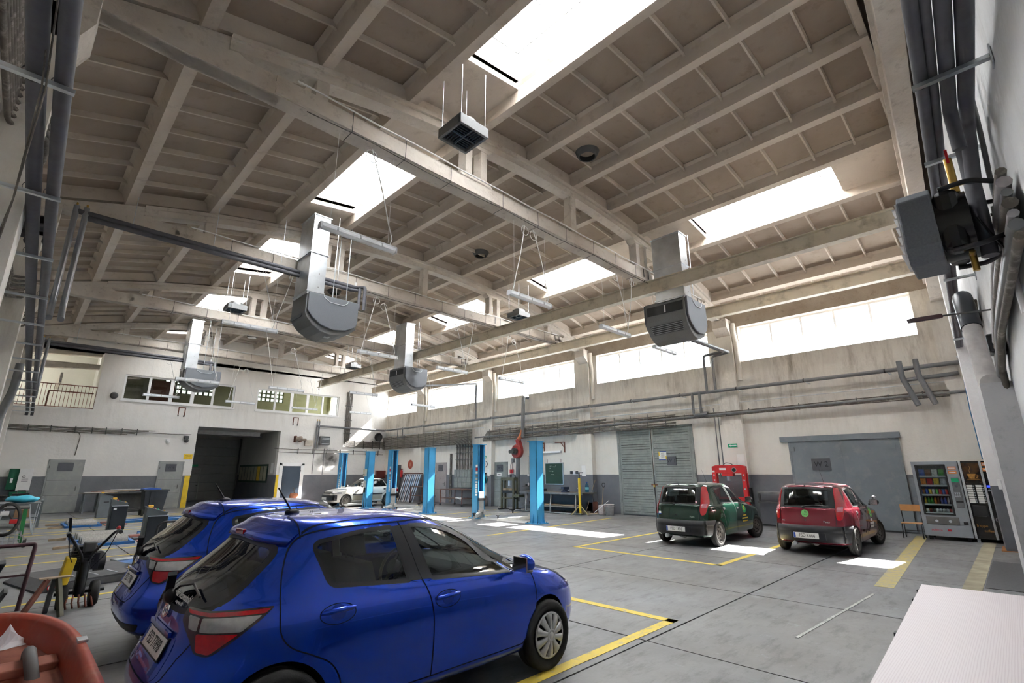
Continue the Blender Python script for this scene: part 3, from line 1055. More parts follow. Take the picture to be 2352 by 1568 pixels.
def smooth_poly(pts, r=0.03, n=4):
 """round the corners of a 2D outline"""
 out = []
 k = len(pts)
 for i in range(k):
  rr = r
  p = pts[i]
  if len(p) == 3:
   rr = p[2]
  a, b, c = Vector(pts[i - 1][:2]), Vector(p[:2]), Vector(pts[(i + 1) % k][:2])
  d1, d2 = a - b, c - b
  q = min(rr, d1.length * 0.48, d2.length * 0.48)
  if q < 1e-4:
   out.append(b)
   continue
  p1, p2 = b + d1.normalized() * q, b + d2.normalized() * q
  for j in range(n + 1):
   t = j / n
   out.append(p1 * (1 - t) ** 2 + b * 2 * t * (1 - t) + p2 * t ** 2)
 return out
def densify(pts, step, closed=True):
 out = []
 k = len(pts)
 for i in range(k if closed else k - 1):
  a, b = Vector(pts[i]), Vector(pts[(i + 1) % k])
  n = max(1, int(math.ceil((b - a).length / step)))
  for j in range(n):
   out.append(a.lerp(b, j / n))
 if not closed:
  out.append(Vector(pts[-1]))
 return out
def offset_poly(pts, d):
 """move a closed outline outward by d (either winding)"""
 k = len(pts)
 area = sum(pts[i - 1].x * pts[i].y - pts[i].x * pts[i - 1].y for i in range(k))
 sg = 1 if area > 0 else -1
 out = []
 for i in range(k):
  t = (pts[(i + 1) % k] - pts[i - 1])
  if t.length < 1e-9:
   out.append(pts[i])
   continue
  t.normalize()
  out.append(pts[i] + Vector((t.y, -t.x)) * d * sg)
 return out
def inside(p, poly):
 x, y = p
 c = False
 j = len(poly) - 1
 for i in range(len(poly)):
  xi, yi = poly[i][0], poly[i][1]
  xj, yj = poly[j][0], poly[j][1]
  if (yi > y) != (yj > y) and x < (xj - xi) * (y - yi) / (yj - yi + 1e-12) + xi:
   c = not c
  j = i
 return c
def _finish(name, vs, ns, fs, m, parent, smooth=True):
 me = bpy.data.meshes.new(name)
 me.from_pydata([tuple(v) for v in vs], [], fs)
 me.materials.append(m)
 me.polygons.foreach_set('use_smooth', [smooth] * len(fs))
 me.update()
 if smooth and ns is not None:
  me.normals_split_custom_set_from_vertices([tuple(n) for n in ns])
 return link(name, me, parent)
def patch(sh, pr, poly, off, name, m, parent, step=0.05, skirt=0.012, mirror=False, dome=0.0):
 """panel following the shell inside a 2D outline seen along pr"""
 bd = densify(poly, step)
 k = len(bd)
 xs_ = [p.x for p in bd]
 ys_ = [p.y for p in bd]
 pts = list(bd)
 nx = max(1, int((max(xs_) - min(xs_)) / step))
 ny = max(1, int((max(ys_) - min(ys_)) / step))
 ctr = sum(bd, Vector((0, 0))) / k
 for i in range(1, nx):
  for j in range(1, ny):
   p = Vector((min(xs_) + (max(xs_) - min(xs_)) * i / nx, min(ys_) + (max(ys_) - min(ys_)) * j / ny))
   if inside(p, bd) and min((p - b).length for b in bd) > step * 0.45:
    pts.append(p)
 r = delaunay_2d_cdt(pts, [(i, (i + 1) % k) for i in range(k)], [], 1, 1e-6)
 P2, faces = r[0], r[2]
 vs, ns = [], []
 for p in P2:
  h = sh.hit(pr.o(p), pr.d)
  e = 0.0
  if dome:
   dm = min((Vector(p) - b).length for b in bd)
   e = dome * (1 - math.exp(-dm / 0.03))
  vs.append(h[0] + h[1] * (off + e))
  ns.append(h[1])
 fs = [list(f) for f in faces if len(f) >= 3]
 good = []
 for f in fs:
  a, b, c = vs[f[0]], vs[f[1]], vs[f[2]]
  n = (b - a).cross(c - a)
  good.append(f if n.dot(ns[f[0]]) > 0 else f[::-1])
 fs = good
 if skirt:
  ec = {}
  for f in fs:
   for i in range(len(f)):
    e = (f[i], f[(i + 1) % len(f)])
    ec[tuple(sorted(e))] = ec.get(tuple(sorted(e)), []) + [e]
  low = {}
  for key, lst in ec.items():
   if len(lst) == 1:
    a, b = lst[0]
    for q in (a, b):
     if q not in low:
      low[q] = len(vs)
      vs.append(vs[q] - ns[q] * skirt)
      ns.append(ns[q])
    fs.append([b, a, low[a], low[b]])
 if mirror:
  vs = [Vector((v.x, -v.y, v.z)) for v in vs]
  ns = [Vector((n.x, -n.y, n.z)) for n in ns]
  fs = [f[::-1] for f in fs]
 return _finish(name, vs, ns, fs, m, parent)
def ribbon(sh, pr, pts, w, off, name, m, parent, closed=True, step=0.035, mirror=False, lift=0.0):
 """strip of width w along a 2D path lying on the shell (seams, seals, mouldings)"""
 bd = densify(pts, step, closed)
 k = len(bd)
 vs, ns, fs = [], [], []
 for i in range(k):
  if closed:
   t = bd[(i + 1) % k] - bd[i - 1]
  else:
   t = bd[min(i + 1, k - 1)] - bd[max(i - 1, 0)]
  t.normalize()
  nn = Vector((-t.y, t.x)) * w / 2
  for sgn in (1, 0, -1):
   h = sh.hit(pr.o(bd[i] + nn * sgn), pr.d)
   vs.append(h[0] + h[1] * (off if sgn == 0 else off - lift))
   ns.append(h[1])
 for i in range(k if closed else k - 1):
  j = (i + 1) % k
  for q in (0, 1):
   f = [i * 3 + q, j * 3 + q, j * 3 + q + 1, i * 3 + q + 1]
   a, b, c = vs[f[0]], vs[f[1]], vs[f[2]]
   fs.append(f if (b - a).cross(c - a).dot(ns[f[0]]) > 0 else f[::-1])
 if mirror:
  vs = [Vector((v.x, -v.y, v.z)) for v in vs]
  ns = [Vector((n.x, -n.y, n.z)) for n in ns]
  fs = [f[::-1] for f in fs]
 return _finish(name, vs, ns, fs, m, parent)
def cut(sh, pr, poly, snap=0.022, both=False):
 """open the shell inside an outline (the vertices near it are pulled onto it first)"""
 bm = sh.bm
 for sgn in ((1, -1) if both else (1,)):
  bd = densify(poly, 0.01)
  xs_ = [p.x for p in bd]
  ys_ = [p.y for p in bd]
  lo, hi = Vector((min(xs_) - 0.06, min(ys_) - 0.06)), Vector((max(xs_) + 0.06, max(ys_) + 0.06))
  A = np.array([(p.x, p.y) for p in bd])
  d = Vector((pr.d.x, pr.d.y * sgn, pr.d.z))
  near = set()
  for v in bm.verts:
   c = Vector((v.co.x, v.co.y * sgn, v.co.z))
   nrm = Vector((v.normal.x, v.normal.y * sgn, v.normal.z))
   if nrm.dot(pr.d) > -0.02:
    continue
   p = pr.p2(c)
   if not (lo.x < p[0] < hi.x and lo.y < p[1] < hi.y):
    continue
   dd = np.hypot(A[:, 0] - p[0], A[:, 1] - p[1])
   i = int(dd.argmin())
   if dd[i] < snap:
    q = sh.hit(pr.o(bd[i]), pr.d)[0]
    if (q - c).length < 0.09:
     v.co = Vector((q.x, q.y * sgn, q.z))
  kill = []
  for f in bm.faces:
   c = f.calc_center_median()
   c = Vector((c.x, c.y * sgn, c.z))
   nrm = Vector((f.normal.x, f.normal.y * sgn, f.normal.z))
   if nrm.dot(pr.d) > -0.02:
    continue
   p = pr.p2(c)
   if lo.x < p[0] < hi.x and lo.y < p[1] < hi.y and inside(p, bd):
    kill.append(f)
  bmesh.ops.delete(bm, geom=kill, context='FACES')
def shell_obj(sh, name, m, parent):
 me = bpy.data.meshes.new(name)
 sh.bm.to_mesh(me)
 me.materials.append(m)
 me.polygons.foreach_set('use_smooth', [True] * len(me.polygons))
 me.update()
 return link(name, me, parent)
def wheel(parent, x, y, side, r, w, style, steer=0.0, cap=None):
 """wheel as tyre > rim > hubcap; side -1 = right-hand side"""
 wq = bpy.data.objects.new('wheel', MB().lathe([(r * 0.66, -w * 0.36), (r * 0.80, -w * 0.5), (r * 0.90, -w * 0.5), (r * 0.965, -w * 0.44), (r, -w * 0.34), (r, -w * 0.12), (r * 0.988, -w * 0.10), (r * 0.988, -w * 0.07), (r, -w * 0.05), (r, w * 0.05), (r * 0.988, w * 0.07), (r * 0.988, w * 0.10), (r, w * 0.12), (r, w * 0.34), (r * 0.965, w * 0.44), (r * 0.90, w * 0.5), (r * 0.80, w * 0.5), (r * 0.66, w * 0.36)], axis='y', n=40).mesh('wheel', M_rubber))
 COL.objects.link(wq)
 wq.parent = parent
 wq.location = (x, y, r)
 wq.rotation_euler = (0, 0, steer)
 s = side
 rr = r * 0.665
 face = s * w * 0.40
 def Y(v):
  return s * v
 rim = MB()
 rim.lathe([(rr, Y(w * 0.40)), (rr * 1.03, Y(w * 0.44)), (rr * 0.96, Y(w * 0.42)), (rr * 0.90, Y(w * 0.10)), (rr * 0.2, Y(w * 0.05)), (0.001, Y(w * 0.05))], axis='y', n=32)
 rim.lathe([(rr, Y(-w * 0.4)), (rr * 0.9, Y(-w * 0.2)), (rr * 0.9, Y(w * 0.1))], axis='y', n=24)
 if style == 'cap':
  rim.build('rim', M_black, wq)
  hc = MB()
  prof = [(rr * 0.985, w * 0.44), (rr * 0.99, w * 0.47), (rr * 0.93, w * 0.50), (rr * 0.885, w * 0.47)]
  hc.lathe([(a, Y(b)) for a, b in prof], axis='y', n=40)
  nsp = 10
  for i in range(nsp):
   a = 2 * PI * (i + 0.5) / nsp
   hw0, hw1 = 0.10, (0.235 if i % 2 == 0 else 0.20)
   pts = []
   for (rad, hw, dp) in ((rr * 0.24, 0.42, 0.57), (rr * 0.42, 0.235, 0.585), (rr * 0.68, 0.19, 0.56), (rr * 0.91, hw1, 0.485)):
    pts.append((rad, hw, dp))
   vs, fs = [], []
   for rad, hw, dp in pts:
    for q in (-1, 0, 1):
     t = a + hw * q
     vs.append((rad * math.cos(t), Y(w * (dp + 0.012 * (q == 0))), rad * math.sin(t)))
    for q in (-1, 1):
     t = a + hw * q
     vs.append((rad * math.cos(t), Y(w * (dp - 0.12)), rad * math.sin(t)))
   for k in range(3):
    o = 5 * k
    fs += [(o, o + 1, o + 6, o + 5), (o + 1, o + 2, o + 7, o + 6), (o, o + 5, o + 8, o + 3), (o + 2, o + 4, o + 9, o + 7)]
   hc.add(vs, fs, True)
  hc.lathe([(rr * 0.30, Y(w * 0.55)), (rr * 0.26, Y(w * 0.60)), (rr * 0.18, Y(w * 0.60)), (rr * 0.17, Y(w * 0.57)), (rr * 0.14, Y(w * 0.61)), (0.001, Y(w * 0.615))], axis='y', n=24)
  hub = hc.build('hubcap', mat('hubcap_silver', (0.60, 0.60, 0.60), 0.32, 0.65, var=0.02), wq)
 else:
  rim.build('rim', mat('sooty_rim', (0.10, 0.095, 0.09), 0.6, 0.4, var=0.3, scale=10), wq)
  hc = MB()
  hc.lathe([(rr * 0.90, Y(w * 0.10)), (rr * 0.80, Y(w * 0.2)), (rr * 0.62, Y(w * 0.30)), (rr * 0.45, Y(w * 0.26)), (rr * 0.30, Y(w * 0.20)), (rr * 0.28, Y(w * 0.28)), (rr * 0.2, Y(w * 0.34)), (0.001, Y(w * 0.35))], axis='y', n=32)
  hub = hc.build('hub_disc', mat('dusty_steel_wheel', (0.13, 0.12, 0.11), 0.55, 0.5, var=0.35, scale=14, dirt=(0.22, 0.20, 0.18)), wq)
  ho = MB()
  for i in range(8):
   a = 2 * PI * i / 8
   c = Vector((rr * 0.72 * math.cos(a), Y(w * 0.27), rr * 0.72 * math.sin(a)))
   ho.cyl(c, c + Vector((0, Y(0.012), 0)), rr * 0.075, 8)
  for i in range(4):
   a = 2 * PI * i / 4 + 0.4
   c = Vector((rr * 0.38 * math.cos(a), Y(w * 0.2), rr * 0.38 * math.sin(a)))
   ho.cyl(c, c + Vector((0, Y(0.03), 0)), 0.011, 6)
  ho.build('vent_holes', M_black, wq)
 return wq
M_tint = glass_mat('tinted_glass', (0.42, 0.46, 0.45), 0.045, 0.75)
M_tintd = glass_mat('dark_tinted_glass', (0.28, 0.30, 0.29), 0.06, 0.8)
M_seat = mat('grey_seat_cloth', (0.045, 0.045, 0.05), 0.85, var=0.15, scale=20)
M_dash = mat('dashboard_plastic', (0.06, 0.065, 0.07), 0.6, var=0.1)
M_trim = mat('light_headlining', (0.28, 0.27, 0.25), 0.85, var=0.05)
M_seal = mat('black_seal', (0.012, 0.012, 0.013), 0.5, var=0)
M_gap = mat('shut_line', (0.004, 0.004, 0.006), 0.9, var=0)
M_redl = mat('red_lens', (0.42, 0.004, 0.008), 0.08, var=0.15, scale=40, coat=1.0)
M_clearl = mat('clear_lens', (0.50, 0.50, 0.51), 0.15, 0.4, var=0.12, scale=25, coat=1.0)
M_plate = mat('number_plate', (0.85, 0.85, 0.82), 0.4, var=0.02)
M_eu = mat('plate_blue', (0.02, 0.08, 0.45), 0.4, var=0)
M_cream2 = mat('beige_pillar_trim', (0.33, 0.33, 0.31), 0.8, var=0.05)
def interior(t, xd, xs1, xs2, zfl, zbelt, hw, ztop, wheel_side=1, bench=.80, xm=None):
 """cabin: floor pan, dashboard, seats, steering wheel"""
 MB().box((xs2 - 0.55, -hw, zfl), (xd + 0.45, hw, zfl + 0.04)).build('cabin_floor', M_black, t)
 d = MB()
 d.prism([(xd - 0.02, zfl + 0.1), (xd - 0.04, zbelt - 0.18), (xd - 0.02, zbelt - 0.05), (xd + 0.06, zbelt + 0.0), (xd + 0.32, zbelt - 0.0), (xd + 0.62, zbelt - 0.03), (xd + 0.62, zfl + 0.1)], 'y', -hw + 0.02, hw - 0.02)
 d.build('dashboard', M_dash, t, 0.02)
 yw = 0.36 * wheel_side
 c = Vector((xd - 0.22, yw, zbelt - 0.08))
 M = Matrix.Translation(c) @ Matrix.Rotation(R(-62), 4, 'Y')
 sw = MB()
 ring = [M @ Vector((0.18 * math.cos(a), 0.18 * math.sin(a), 0)) for a in np.linspace(0, 2 * PI, 25)[:-1]]
 sw.tube(ring, 0.015, 6, closed=True)
 sw.cyl(M @ Vector((0, 0, -0.03)), M @ Vector((0, 0, 0.02)), 0.07, 12)
 sw.bar(M @ Vector((-0.17, 0, 0)), M @ Vector((0.17, 0, 0)), 0.04, 0.015)
 sw.bar(M @ Vector((0, 0, -0.02)), M @ Vector((0, 0, -0.3)), 0.06, 0.06)
 sw.build('steering_wheel', M_black, t)
 for sy in (-0.36, 0.36):
  s = MB()
  x = xs1
  s.prism([(x - 0.22, zfl + 0.2), (x + 0.30, zfl + 0.26), (x + 0.32, zfl + 0.36), (x - 0.18, zfl + 0.34)], 'y', sy - 0.24, sy + 0.24)
  s.prism([(x - 0.24, zfl + 0.2), (x - 0.12, zfl + 0.3), (x - 0.30, zfl + 0.86), (x - 0.42, zfl + 0.86)], 'y', sy - 0.23, sy + 0.23)
  s.prism([(x - 0.40, zfl + 0.90), (x - 0.30, zfl + 0.90), (x - 0.33, zfl + 1.06), (x - 0.42, zfl + 1.06)], 'y', sy - 0.13, sy + 0.13)
  s.box((x - 0.38, sy - 0.07, zfl + 0.8), (x - 0.365, sy - 0.055, zfl + 0.95)).box((x - 0.38, sy + 0.055, zfl + 0.8), (x - 0.365, sy + 0.07, zfl + 0.95))
  s.build('front_seat', M_seat, t, 0.03)
 s = MB()
 x = xs2
 s.prism([(x - 0.2, zfl + 0.2), (x + 0.3, zfl + 0.24), (x + 0.3, zfl + 0.36), (x - 0.2, zfl + 0.34)], 'y', -hw + 0.08, hw - 0.08)
 s.prism([(x - 0.24, zfl + 0.2), (x - 0.12, zfl + 0.3), (x - 0.30, zfl + bench), (x - 0.42, zfl + bench)], 'y', -hw + 0.08, hw - 0.08)
 for sy in (-0.38, 0.0, 0.38):
  s.prism([(x - 0.40, zfl + bench), (x - 0.32, zfl + bench), (x - 0.34, zfl + bench + .13), (x - 0.42, zfl + bench + .13)], 'y', sy - 0.11, sy + 0.11)
 s.build('rear_bench', M_seat, t, 0.02)
 xm = xd - 0.3 if xm is None else xm
 MB().box((xm - 0.02, -0.12, ztop - 0.13), (xm + 0.01, 0.12, ztop - 0.06)).build('rear_view_mirror', M_black, t, 0.01)
def plate(t, M, txt, w=0.52, h=0.114):
 p = MB().box((-w / 2, -h / 2, -0.004), (w / 2, h / 2, 0.004)).build('number_plate', M_plate, t, 0.003)
 p.matrix_local = M
 MB().box((-w / 2 + 0.004, -h / 2 + 0.004, 0.004), (-w / 2 + 0.045, h / 2 - 0.004, 0.0052)).build('country_band', M_eu, p)
 text('lettering', txt, 0.098, M_black, p, Matrix.Translation((0.022, 0.0, 0.0045)), sx=0.82)
 MB().box((-w / 2 - 0.012, -h / 2 - 0.012, -0.008), (w / 2 + 0.012, h / 2 + 0.012, -0.003)).build('plate_holder', M_black, p)
 return p
# blue hatchbacks
M_blue = car_paint('blue_metallic', (0.003, 0.06, 0.58), 0.26, 0.75)
def blue_hatch(label, ptxt, rear_text):
 t = thing('car', label, 'car', (0, 0, 0), 0, 'blue hatchbacks parked side by side')
 rings = [
  ([(-0.5, .235), (0.4, .20), (2.2, .20), (3.2, .21)], .70, 3.08, -.46, 4.6, 5.0),
  ([(-0.6, .285), (0.2, .235), (2.4, .235), (3.25, .245)], .80, 3.18, -.545, 4.6, 4.6),
  ([(-0.63, .40), (0.3, .36), (2.5, .36), (3.3, .38)], .835, 3.25, -.605, 4.5, 4.4),
  ([(-0.63, .56), (0.3, .54), (2.5, .54), (3.3, .53)], .842, 3.26, -.605, 4.4, 4.2),
  ([(-0.62, .74), (0.3, .715), (1.8, .69), (2.6, .665), (3.3, .625)], .8475, 3.225, -.515, 4.3, 3.9),
  ([(-0.6, .885), (0.3, .855), (1.8, .80), (2.6, .755), (3.2, .675)], .832, 3.16, -.485, 4.2, 3.8),
  ([(-0.58, .965), (0.3, .945), (1.2, .91), (2.2, .87), (2.75, .81), (3.1, .715)], .812, 3.05, -.462, 4.1, 3.6),
  ([(-0.57, .995), (0.3, .985), (1.2, .95), (2.1, .915), (2.5, .875), (2.85, .82)], .790, 2.85, -.445, 4.0, 3.5),
  ([(-0.56, 1.02), (0.3, 1.02), (1.2, .98), (2.0, .945), (2.35, .945), (2.5, .93)], .766, 2.50, -.425, 3.2, 3.4),
  ([(-0.55, 1.075), (0.3, 1.07), (1.2, 1.03), (1.9, 1.02), (2.3, 1.025)], .745, 2.27, -.375, 3.1, 3.3),
  ([(-0.5, 1.22), (0.3, 1.21), (1.2, 1.19), (1.9, 1.20)], .700, 1.93, -.20, 3.1, 3.2),
  ([(-0.42, 1.355), (0.3, 1.36), (1.0, 1.345), (1.6, 1.345)], .642, 1.60, -.045, 3.1, 3.2),
  ([(-0.4, 1.415), (0.3, 1.425), (0.9, 1.425), (1.4, 1.41)], .592, 1.42, .005, 3.1, 3.2),
  ([(-0.37, 1.44), (0.2, 1.455), (0.8, 1.462), (1.3, 1.445)], .520, 1.32, .035, 3.0, 3.1),
  ([(-0.3, 1.455), (0.2, 1.475), (0.8, 1.485), (1.2, 1.468)], .34, 1.22, .07, 2.7, 3.0),
  ([(-0.3, 1.458), (0.2, 1.482), (0.8, 1.494), (1.2, 1.474)], .0, 1.19, .08, 2.7, 3.0),
 ]
 sh = Shell(rings, 96, 104)
 SD = Proj(-90)
 RR = Proj(180)
 FR = Proj(0)
 TP = Proj('top')
 # openings
 gl_r = smooth_poly([(.32, 1.035, .05), (.955, .985, .02), (.845, 1.378, .02), (.60, 1.372, .25), (.215, 1.312, .07)], .03)
 gl_f = smooth_poly([(1.165, .975, .02), (2.05, .918, .02), (1.90, 1.045, .05), (1.53, 1.285, .2), (1.22, 1.37, .12), (1.01, 1.38, .02)], .03)
 gl_q = smooth_poly([(2.10, .915, .015), (2.33, .905, .03), (2.00, 1.04, .02)], .02)
 ws = smooth_poly([(-.66, .99, .05), (0, .965, .2), (.66, .99, .05), (.50, 1.40, .06), (0, 1.415, .2), (-.50, 1.40, .06)], .05)
 rw = smooth_poly([(-.57, .965, .12), (-.3, .935, .2), (0, .925, .2), (.3, .935, .2), (.57, .965, .12), (.505, 1.30, .09), (0, 1.345, .3), (-.505, 1.30, .09)], .08)
 for g in (gl_r, gl_f, gl_q):
  cut(sh, SD, g, both=True)
 cut(sh, FR, ws)
 cut(sh, RR, rw)
 ra = 0.335
 for xc in (0.0, 2.51):
  circ = [Vector((xc + ra * math.cos(a), .315 + ra * math.sin(a))) for a in np.linspace(0, 2 * PI, 49)[:-1]]
  cut(sh, SD, circ, both=True)
 b = shell_obj(sh, 'body', M_blue, t)
 MB().box((-0.45, -0.62, 0.22), (3.0, 0.62, 0.27)).build('underbody', M_black, t)
 for xc in (0.0, 2.51):
  for s in (-1, 1):
   w = MB()
   vs, fs = [], []
   angs = np.linspace(-0.35, PI + 0.35, 28)
   for a in angs:
    p = (xc + ra * math.cos(a), .315 + ra * math.sin(a))
    h = sh.hit(SD.o(p), SD.d)[0]
    vs += [(p[0], s * abs(h.y) * (1 if s > 0 else 1), p[1]), (xc + (ra + .01) * math.cos(a), s * .50, .315 + (ra + .01) * math.sin(a))]
   for i in range(len(angs) - 1):
    fs.append((2 * i, 2 * i + 1, 2 * i + 3, 2 * i + 2))
   w.add(vs, fs, True)
   disc = [(xc + (ra + .01) * math.cos(a), s * .50, .315 + (ra + .01) * math.sin(a)) for a in angs]
   w.add(disc, [list(range(len(disc)))])
   w.build('wheel_arch', M_black, t)
  lip = [Vector((xc + (ra + .012) * math.cos(a), .315 + (ra + .012) * math.sin(a))) for a in np.linspace(0.03, PI - 0.03, 36)]
  for mir in (False, True):
   ribbon(sh, SD, lip, .028, .006, 'arch_lip', M_blue, t, closed=False, mirror=mir, lift=.005)
 # glazing
 for mir in (False, True):
  gr = patch(sh, SD, gl_r, -.004, 'rear_side_window', M_tint, t, .08, 0, mir)
  ribbon(sh, SD, gl_r, .03, .003, 'window_seal', M_seal, gr, mirror=mir, lift=.003)
  gf = patch(sh, SD, gl_f, -.004, 'front_side_window', M_tint, t, .08, 0, mir)
  ribbon(sh, SD, gl_f, .03, .003, 'window_seal', M_seal, gf, mirror=mir, lift=.003)
  gq = patch(sh, SD, gl_q, -.004, 'quarter_light', M_tint, t, .05, 0, mir)
  ribbon(sh, SD, gl_q, .022, .003, 'window_seal', M_seal, gq, mirror=mir, lift=.003)
  patch(sh, SD, smooth_poly([(.955, .985), (1.068, .978), (.925, 1.386), (.845, 1.38)], .004), .0025, 'pillar_cover', M_black, t, .06, .006, mir)
  patch(sh, SD, smooth_poly([(1.074, .978), (1.165, .972), (1.01, 1.382), (.932, 1.386)], .004), .0025, 'pillar_cover', M_black, t, .06, .006, mir)
  patch(sh, SD, smooth_poly([(2.34, .895), (2.63, .835), (2.60, .875), (2.45, .955), (2.30, 1.02), (2.20, 1.03)], .012), .0025, 'sail_panel', M_black, t, .05, .006, mir)
  rd = [(-.005, 1.0), (.02, 1.15), (.085, 1.30), (.20, 1.375), (.45, 1.405), (.92, 1.412)]
  rdd = [(.92, 1.412), (1.07, .975), (1.13, .80), (1.15, .55), (1.14, .30)]
  re = [(-.005, 1.0), (-.005, .82), (.06, .72), (.20, .65), (.32, .58), (.39, .48), (.415, .36), (.42, .30)]
  fd = [(.92, 1.412), (1.25, 1.408), (1.60, 1.32), (1.95, 1.13), (2.28, .945)]
  fe = [(2.30, .905), (2.34, .80), (2.35, .62), (2.29, .42), (2.16, .30)]
  def curve(pts, n=8):
   P = [Vector(p) for p in pts]
   out = []
   for i in range(len(P) - 1):
    p0, p1, p2, p3 = P[max(i - 1, 0)], P[i], P[i + 1], P[min(i + 2, len(P) - 1)]
    for k in range(n):
     u = k / n
     out.append(0.5 * ((2 * p1) + (p2 - p0) * u + (2 * p0 - 5 * p1 + 4 * p2 - p3) * u * u + (3 * p1 - p0 - 3 * p2 + p3) * u ** 3))
   out.append(P[-1])
   return out
  c_rd, c_mid, c_re = curve(rd), curve(rdd), curve(re)
  sill = [Vector((.42, .30)), Vector((1.14, .30))]
  low_r = c_re + [Vector((1.14, .30))] + c_mid[::-1]
  poly_r = [p for p in c_re if p.y < .99] + [Vector((1.135, .305))] + [p for p in c_mid[::-1] if p.y < .96] + [Vector((.96, .962)), Vector((.30, 1.012)), Vector((.02, 1.02))]
  dr = patch(sh, SD, poly_r, .0022, 'rear_door', M_blue, t, .06, .003, mir)
  c_fd, c_fe = curve(fd), curve(fe)
  poly_f = [p + Vector((.008, 0)) for p in c_mid if p.y < .96] + [Vector((1.15, .305)), Vector((2.15, .305))] + c_fe[::-1] + [Vector((2.3, .89)), Vector((1.17, .952))]
  df = patch(sh, SD, poly_f, .0022, 'front_door', M_blue, t, .06, .003, mir)
  for c, nm in ((c_rd, 'shut_line'), (c_mid, 'shut_line'), (c_re, 'shut_line'), (c_fd, 'shut_line'), (c_fe, 'shut_line'), ([Vector((.42, .30)), Vector((2.16, .30))], 'shut_line')):
   ribbon(sh, SD, c, .008, .0034, nm, M_gap, t, closed=False, mirror=mir)
  for (hx, hz, dd) in ((.36, .885, dr), (1.29, .835, df)):
   oval = [Vector((hx + .125 * math.cos(a), hz + .062 * math.sin(a) - .02)) for a in np.linspace(0, 2 * PI, 33)[:-1]]
   ribbon(sh, SD, oval, .005, .0032, 'handle_recess', M_gap, dd, mirror=mir)
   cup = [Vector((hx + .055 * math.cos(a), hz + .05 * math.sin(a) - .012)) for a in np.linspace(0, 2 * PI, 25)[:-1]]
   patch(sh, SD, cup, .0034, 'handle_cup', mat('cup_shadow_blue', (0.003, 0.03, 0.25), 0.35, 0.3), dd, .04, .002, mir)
   hb = MB()
   pts = []
   for u in np.linspace(-.115, .115, 9):
    h = sh.hit(SD.o((hx + u, hz + u * .05)), SD.d)
    pts.append(h[0] + h[1] * (.012 + .022 * (1 - (u / .115) ** 2)))
   hb.tube([(p.x, -p.y if mir else p.y, p.z) for p in pts], [.012, .017, .019, .019, .019, .019, .019, .017, .012], 8)
   hb.build('door_handle', M_blue, dd)
  s = 1 if mir else -1
  mo = MB()
  mo.sph((2.06, s * .965, 1.0), .1, 14, (.62, 1.15, .78))
  mo.build('door_mirror', M_blue, t)
  MB().bar((2.10, s * .80, .945), (2.07, s * .93, .965), .07, .035).build('mirror_foot', M_black, t)
  MB().box((1.992, s * .965 - .085, .935), (2.005, s * .965 + .085, 1.062)).build('mirror_glass', M_chrome, t, .004)
  MB().sph((2.055, s * 1.0, .945), .04, 10, (.9, 1.6, .5)).build('mirror_indicator', M_clearl, t)
  TL = Proj(180 + 52) if not mir else Proj(180 + 52)
  lamp = smooth_poly([(.12, .97, .02), (.30, .955, .02), (.66, .965, .02), (.60, .90, .03), (.47, .80, .03), (.34, .715, .05), (.245, .735, .03), (.20, .80, .02), (.10, .90, .02)], .02)
  off = lambda P, dx: [Vector((p.x + dx, p.y)) for p in P]
  lp = patch(sh, TL, off(lamp, LX), .010, 'tail_lamp', mat('lamp_surround', (0.05, 0.004, 0.006), 0.15, var=0, coat=1), t, .03, .014, mir)
  top = smooth_poly([(.135, .962), (.30, .947), (.645, .957), (.60, .905), (.25, .912), (.13, .925)], .01)
  patch(sh, TL, off(smooth_poly([(.128, .957), (.30, .945), (.64, .954), (.615, .93), (.30, .925), (.15, .938)], .008), LX), .013, 'red_band', M_redl, lp, .025, .004, mir)
  patch(sh, TL, off(smooth_poly([(.155, .93), (.235, .92), (.235, .85), (.175, .86)], .01), LX), .013, 'clear_lens', M_clearl, lp, .025, .004, mir)
  patch(sh, TL, off(smooth_poly([(.255, .918), (.60, .922), (.50, .842), (.255, .845)], .012), LX), .013, 'clear_lens', M_clearl, lp, .025, .004, mir)
  patch(sh, TL, off(smooth_poly([(.235, .838), (.49, .832), (.34, .73), (.255, .745)], .015), LX), .013, 'red_lens', M_redl, lp, .025, .004, mir)
  HL = Proj(-38)
  hl = smooth_poly([(1.50, .72, .03), (1.28, .835, .05), (1.05, .895, .02), (1.2, .775, .04), (1.36, .66, .05), (1.48, .645, .03)], .03)
  patch(sh, HL, [Vector((p.x + HX, p.y)) for p in hl], .008, 'head_lamp', M_clearl, t, .04, .012, mir)
 g = patch(sh, FR, ws, -.004, 'windscreen', M_tint, t, .1, 0)
 ribbon(sh, FR, ws, .04, .003, 'window_seal', M_seal, g, lift=.003)
 g = patch(sh, RR, rw, -.002, 'rear_window', M_tintd, t, .08, 0)
 ribbon(sh, RR, rw, .032, .003, 'window_seal', M_seal, g, lift=.003)
 tg = [(-.60, 1.36), (-.615, 1.15), (-.655, 1.02), (-.665, .97)]
 for s in (-1, 1):
  ribbon(sh, RR, [Vector((s * .54, .955)), Vector((s * .50, .91)), Vector((s * .47, .86))], .007, .0015, 'shut_line', M_gap, t, closed=False)
  ribbon(sh, RR, [Vector((s * .50, .80)), Vector((s * .44, .70)), Vector((s * .42, .60)), Vector((s * .36, .555)), Vector((0, .548))], .007, .0015, 'shut_line', M_gap, t, closed=False)
 patch(sh, RR, smooth_poly([(-.33, .80), (.33, .80), (.36, .60), (.30, .565), (-.30, .565), (-.36, .60)], .03), .002, 'plate_recess', M_blue, t, .08, .003)
 patch(sh, RR, smooth_poly([(-.60, .375), (.60, .375), (.55, .305), (-.55, .305)], .03), .004, 'rear_apron', M_black, t, .06, .006)
 zz = .715
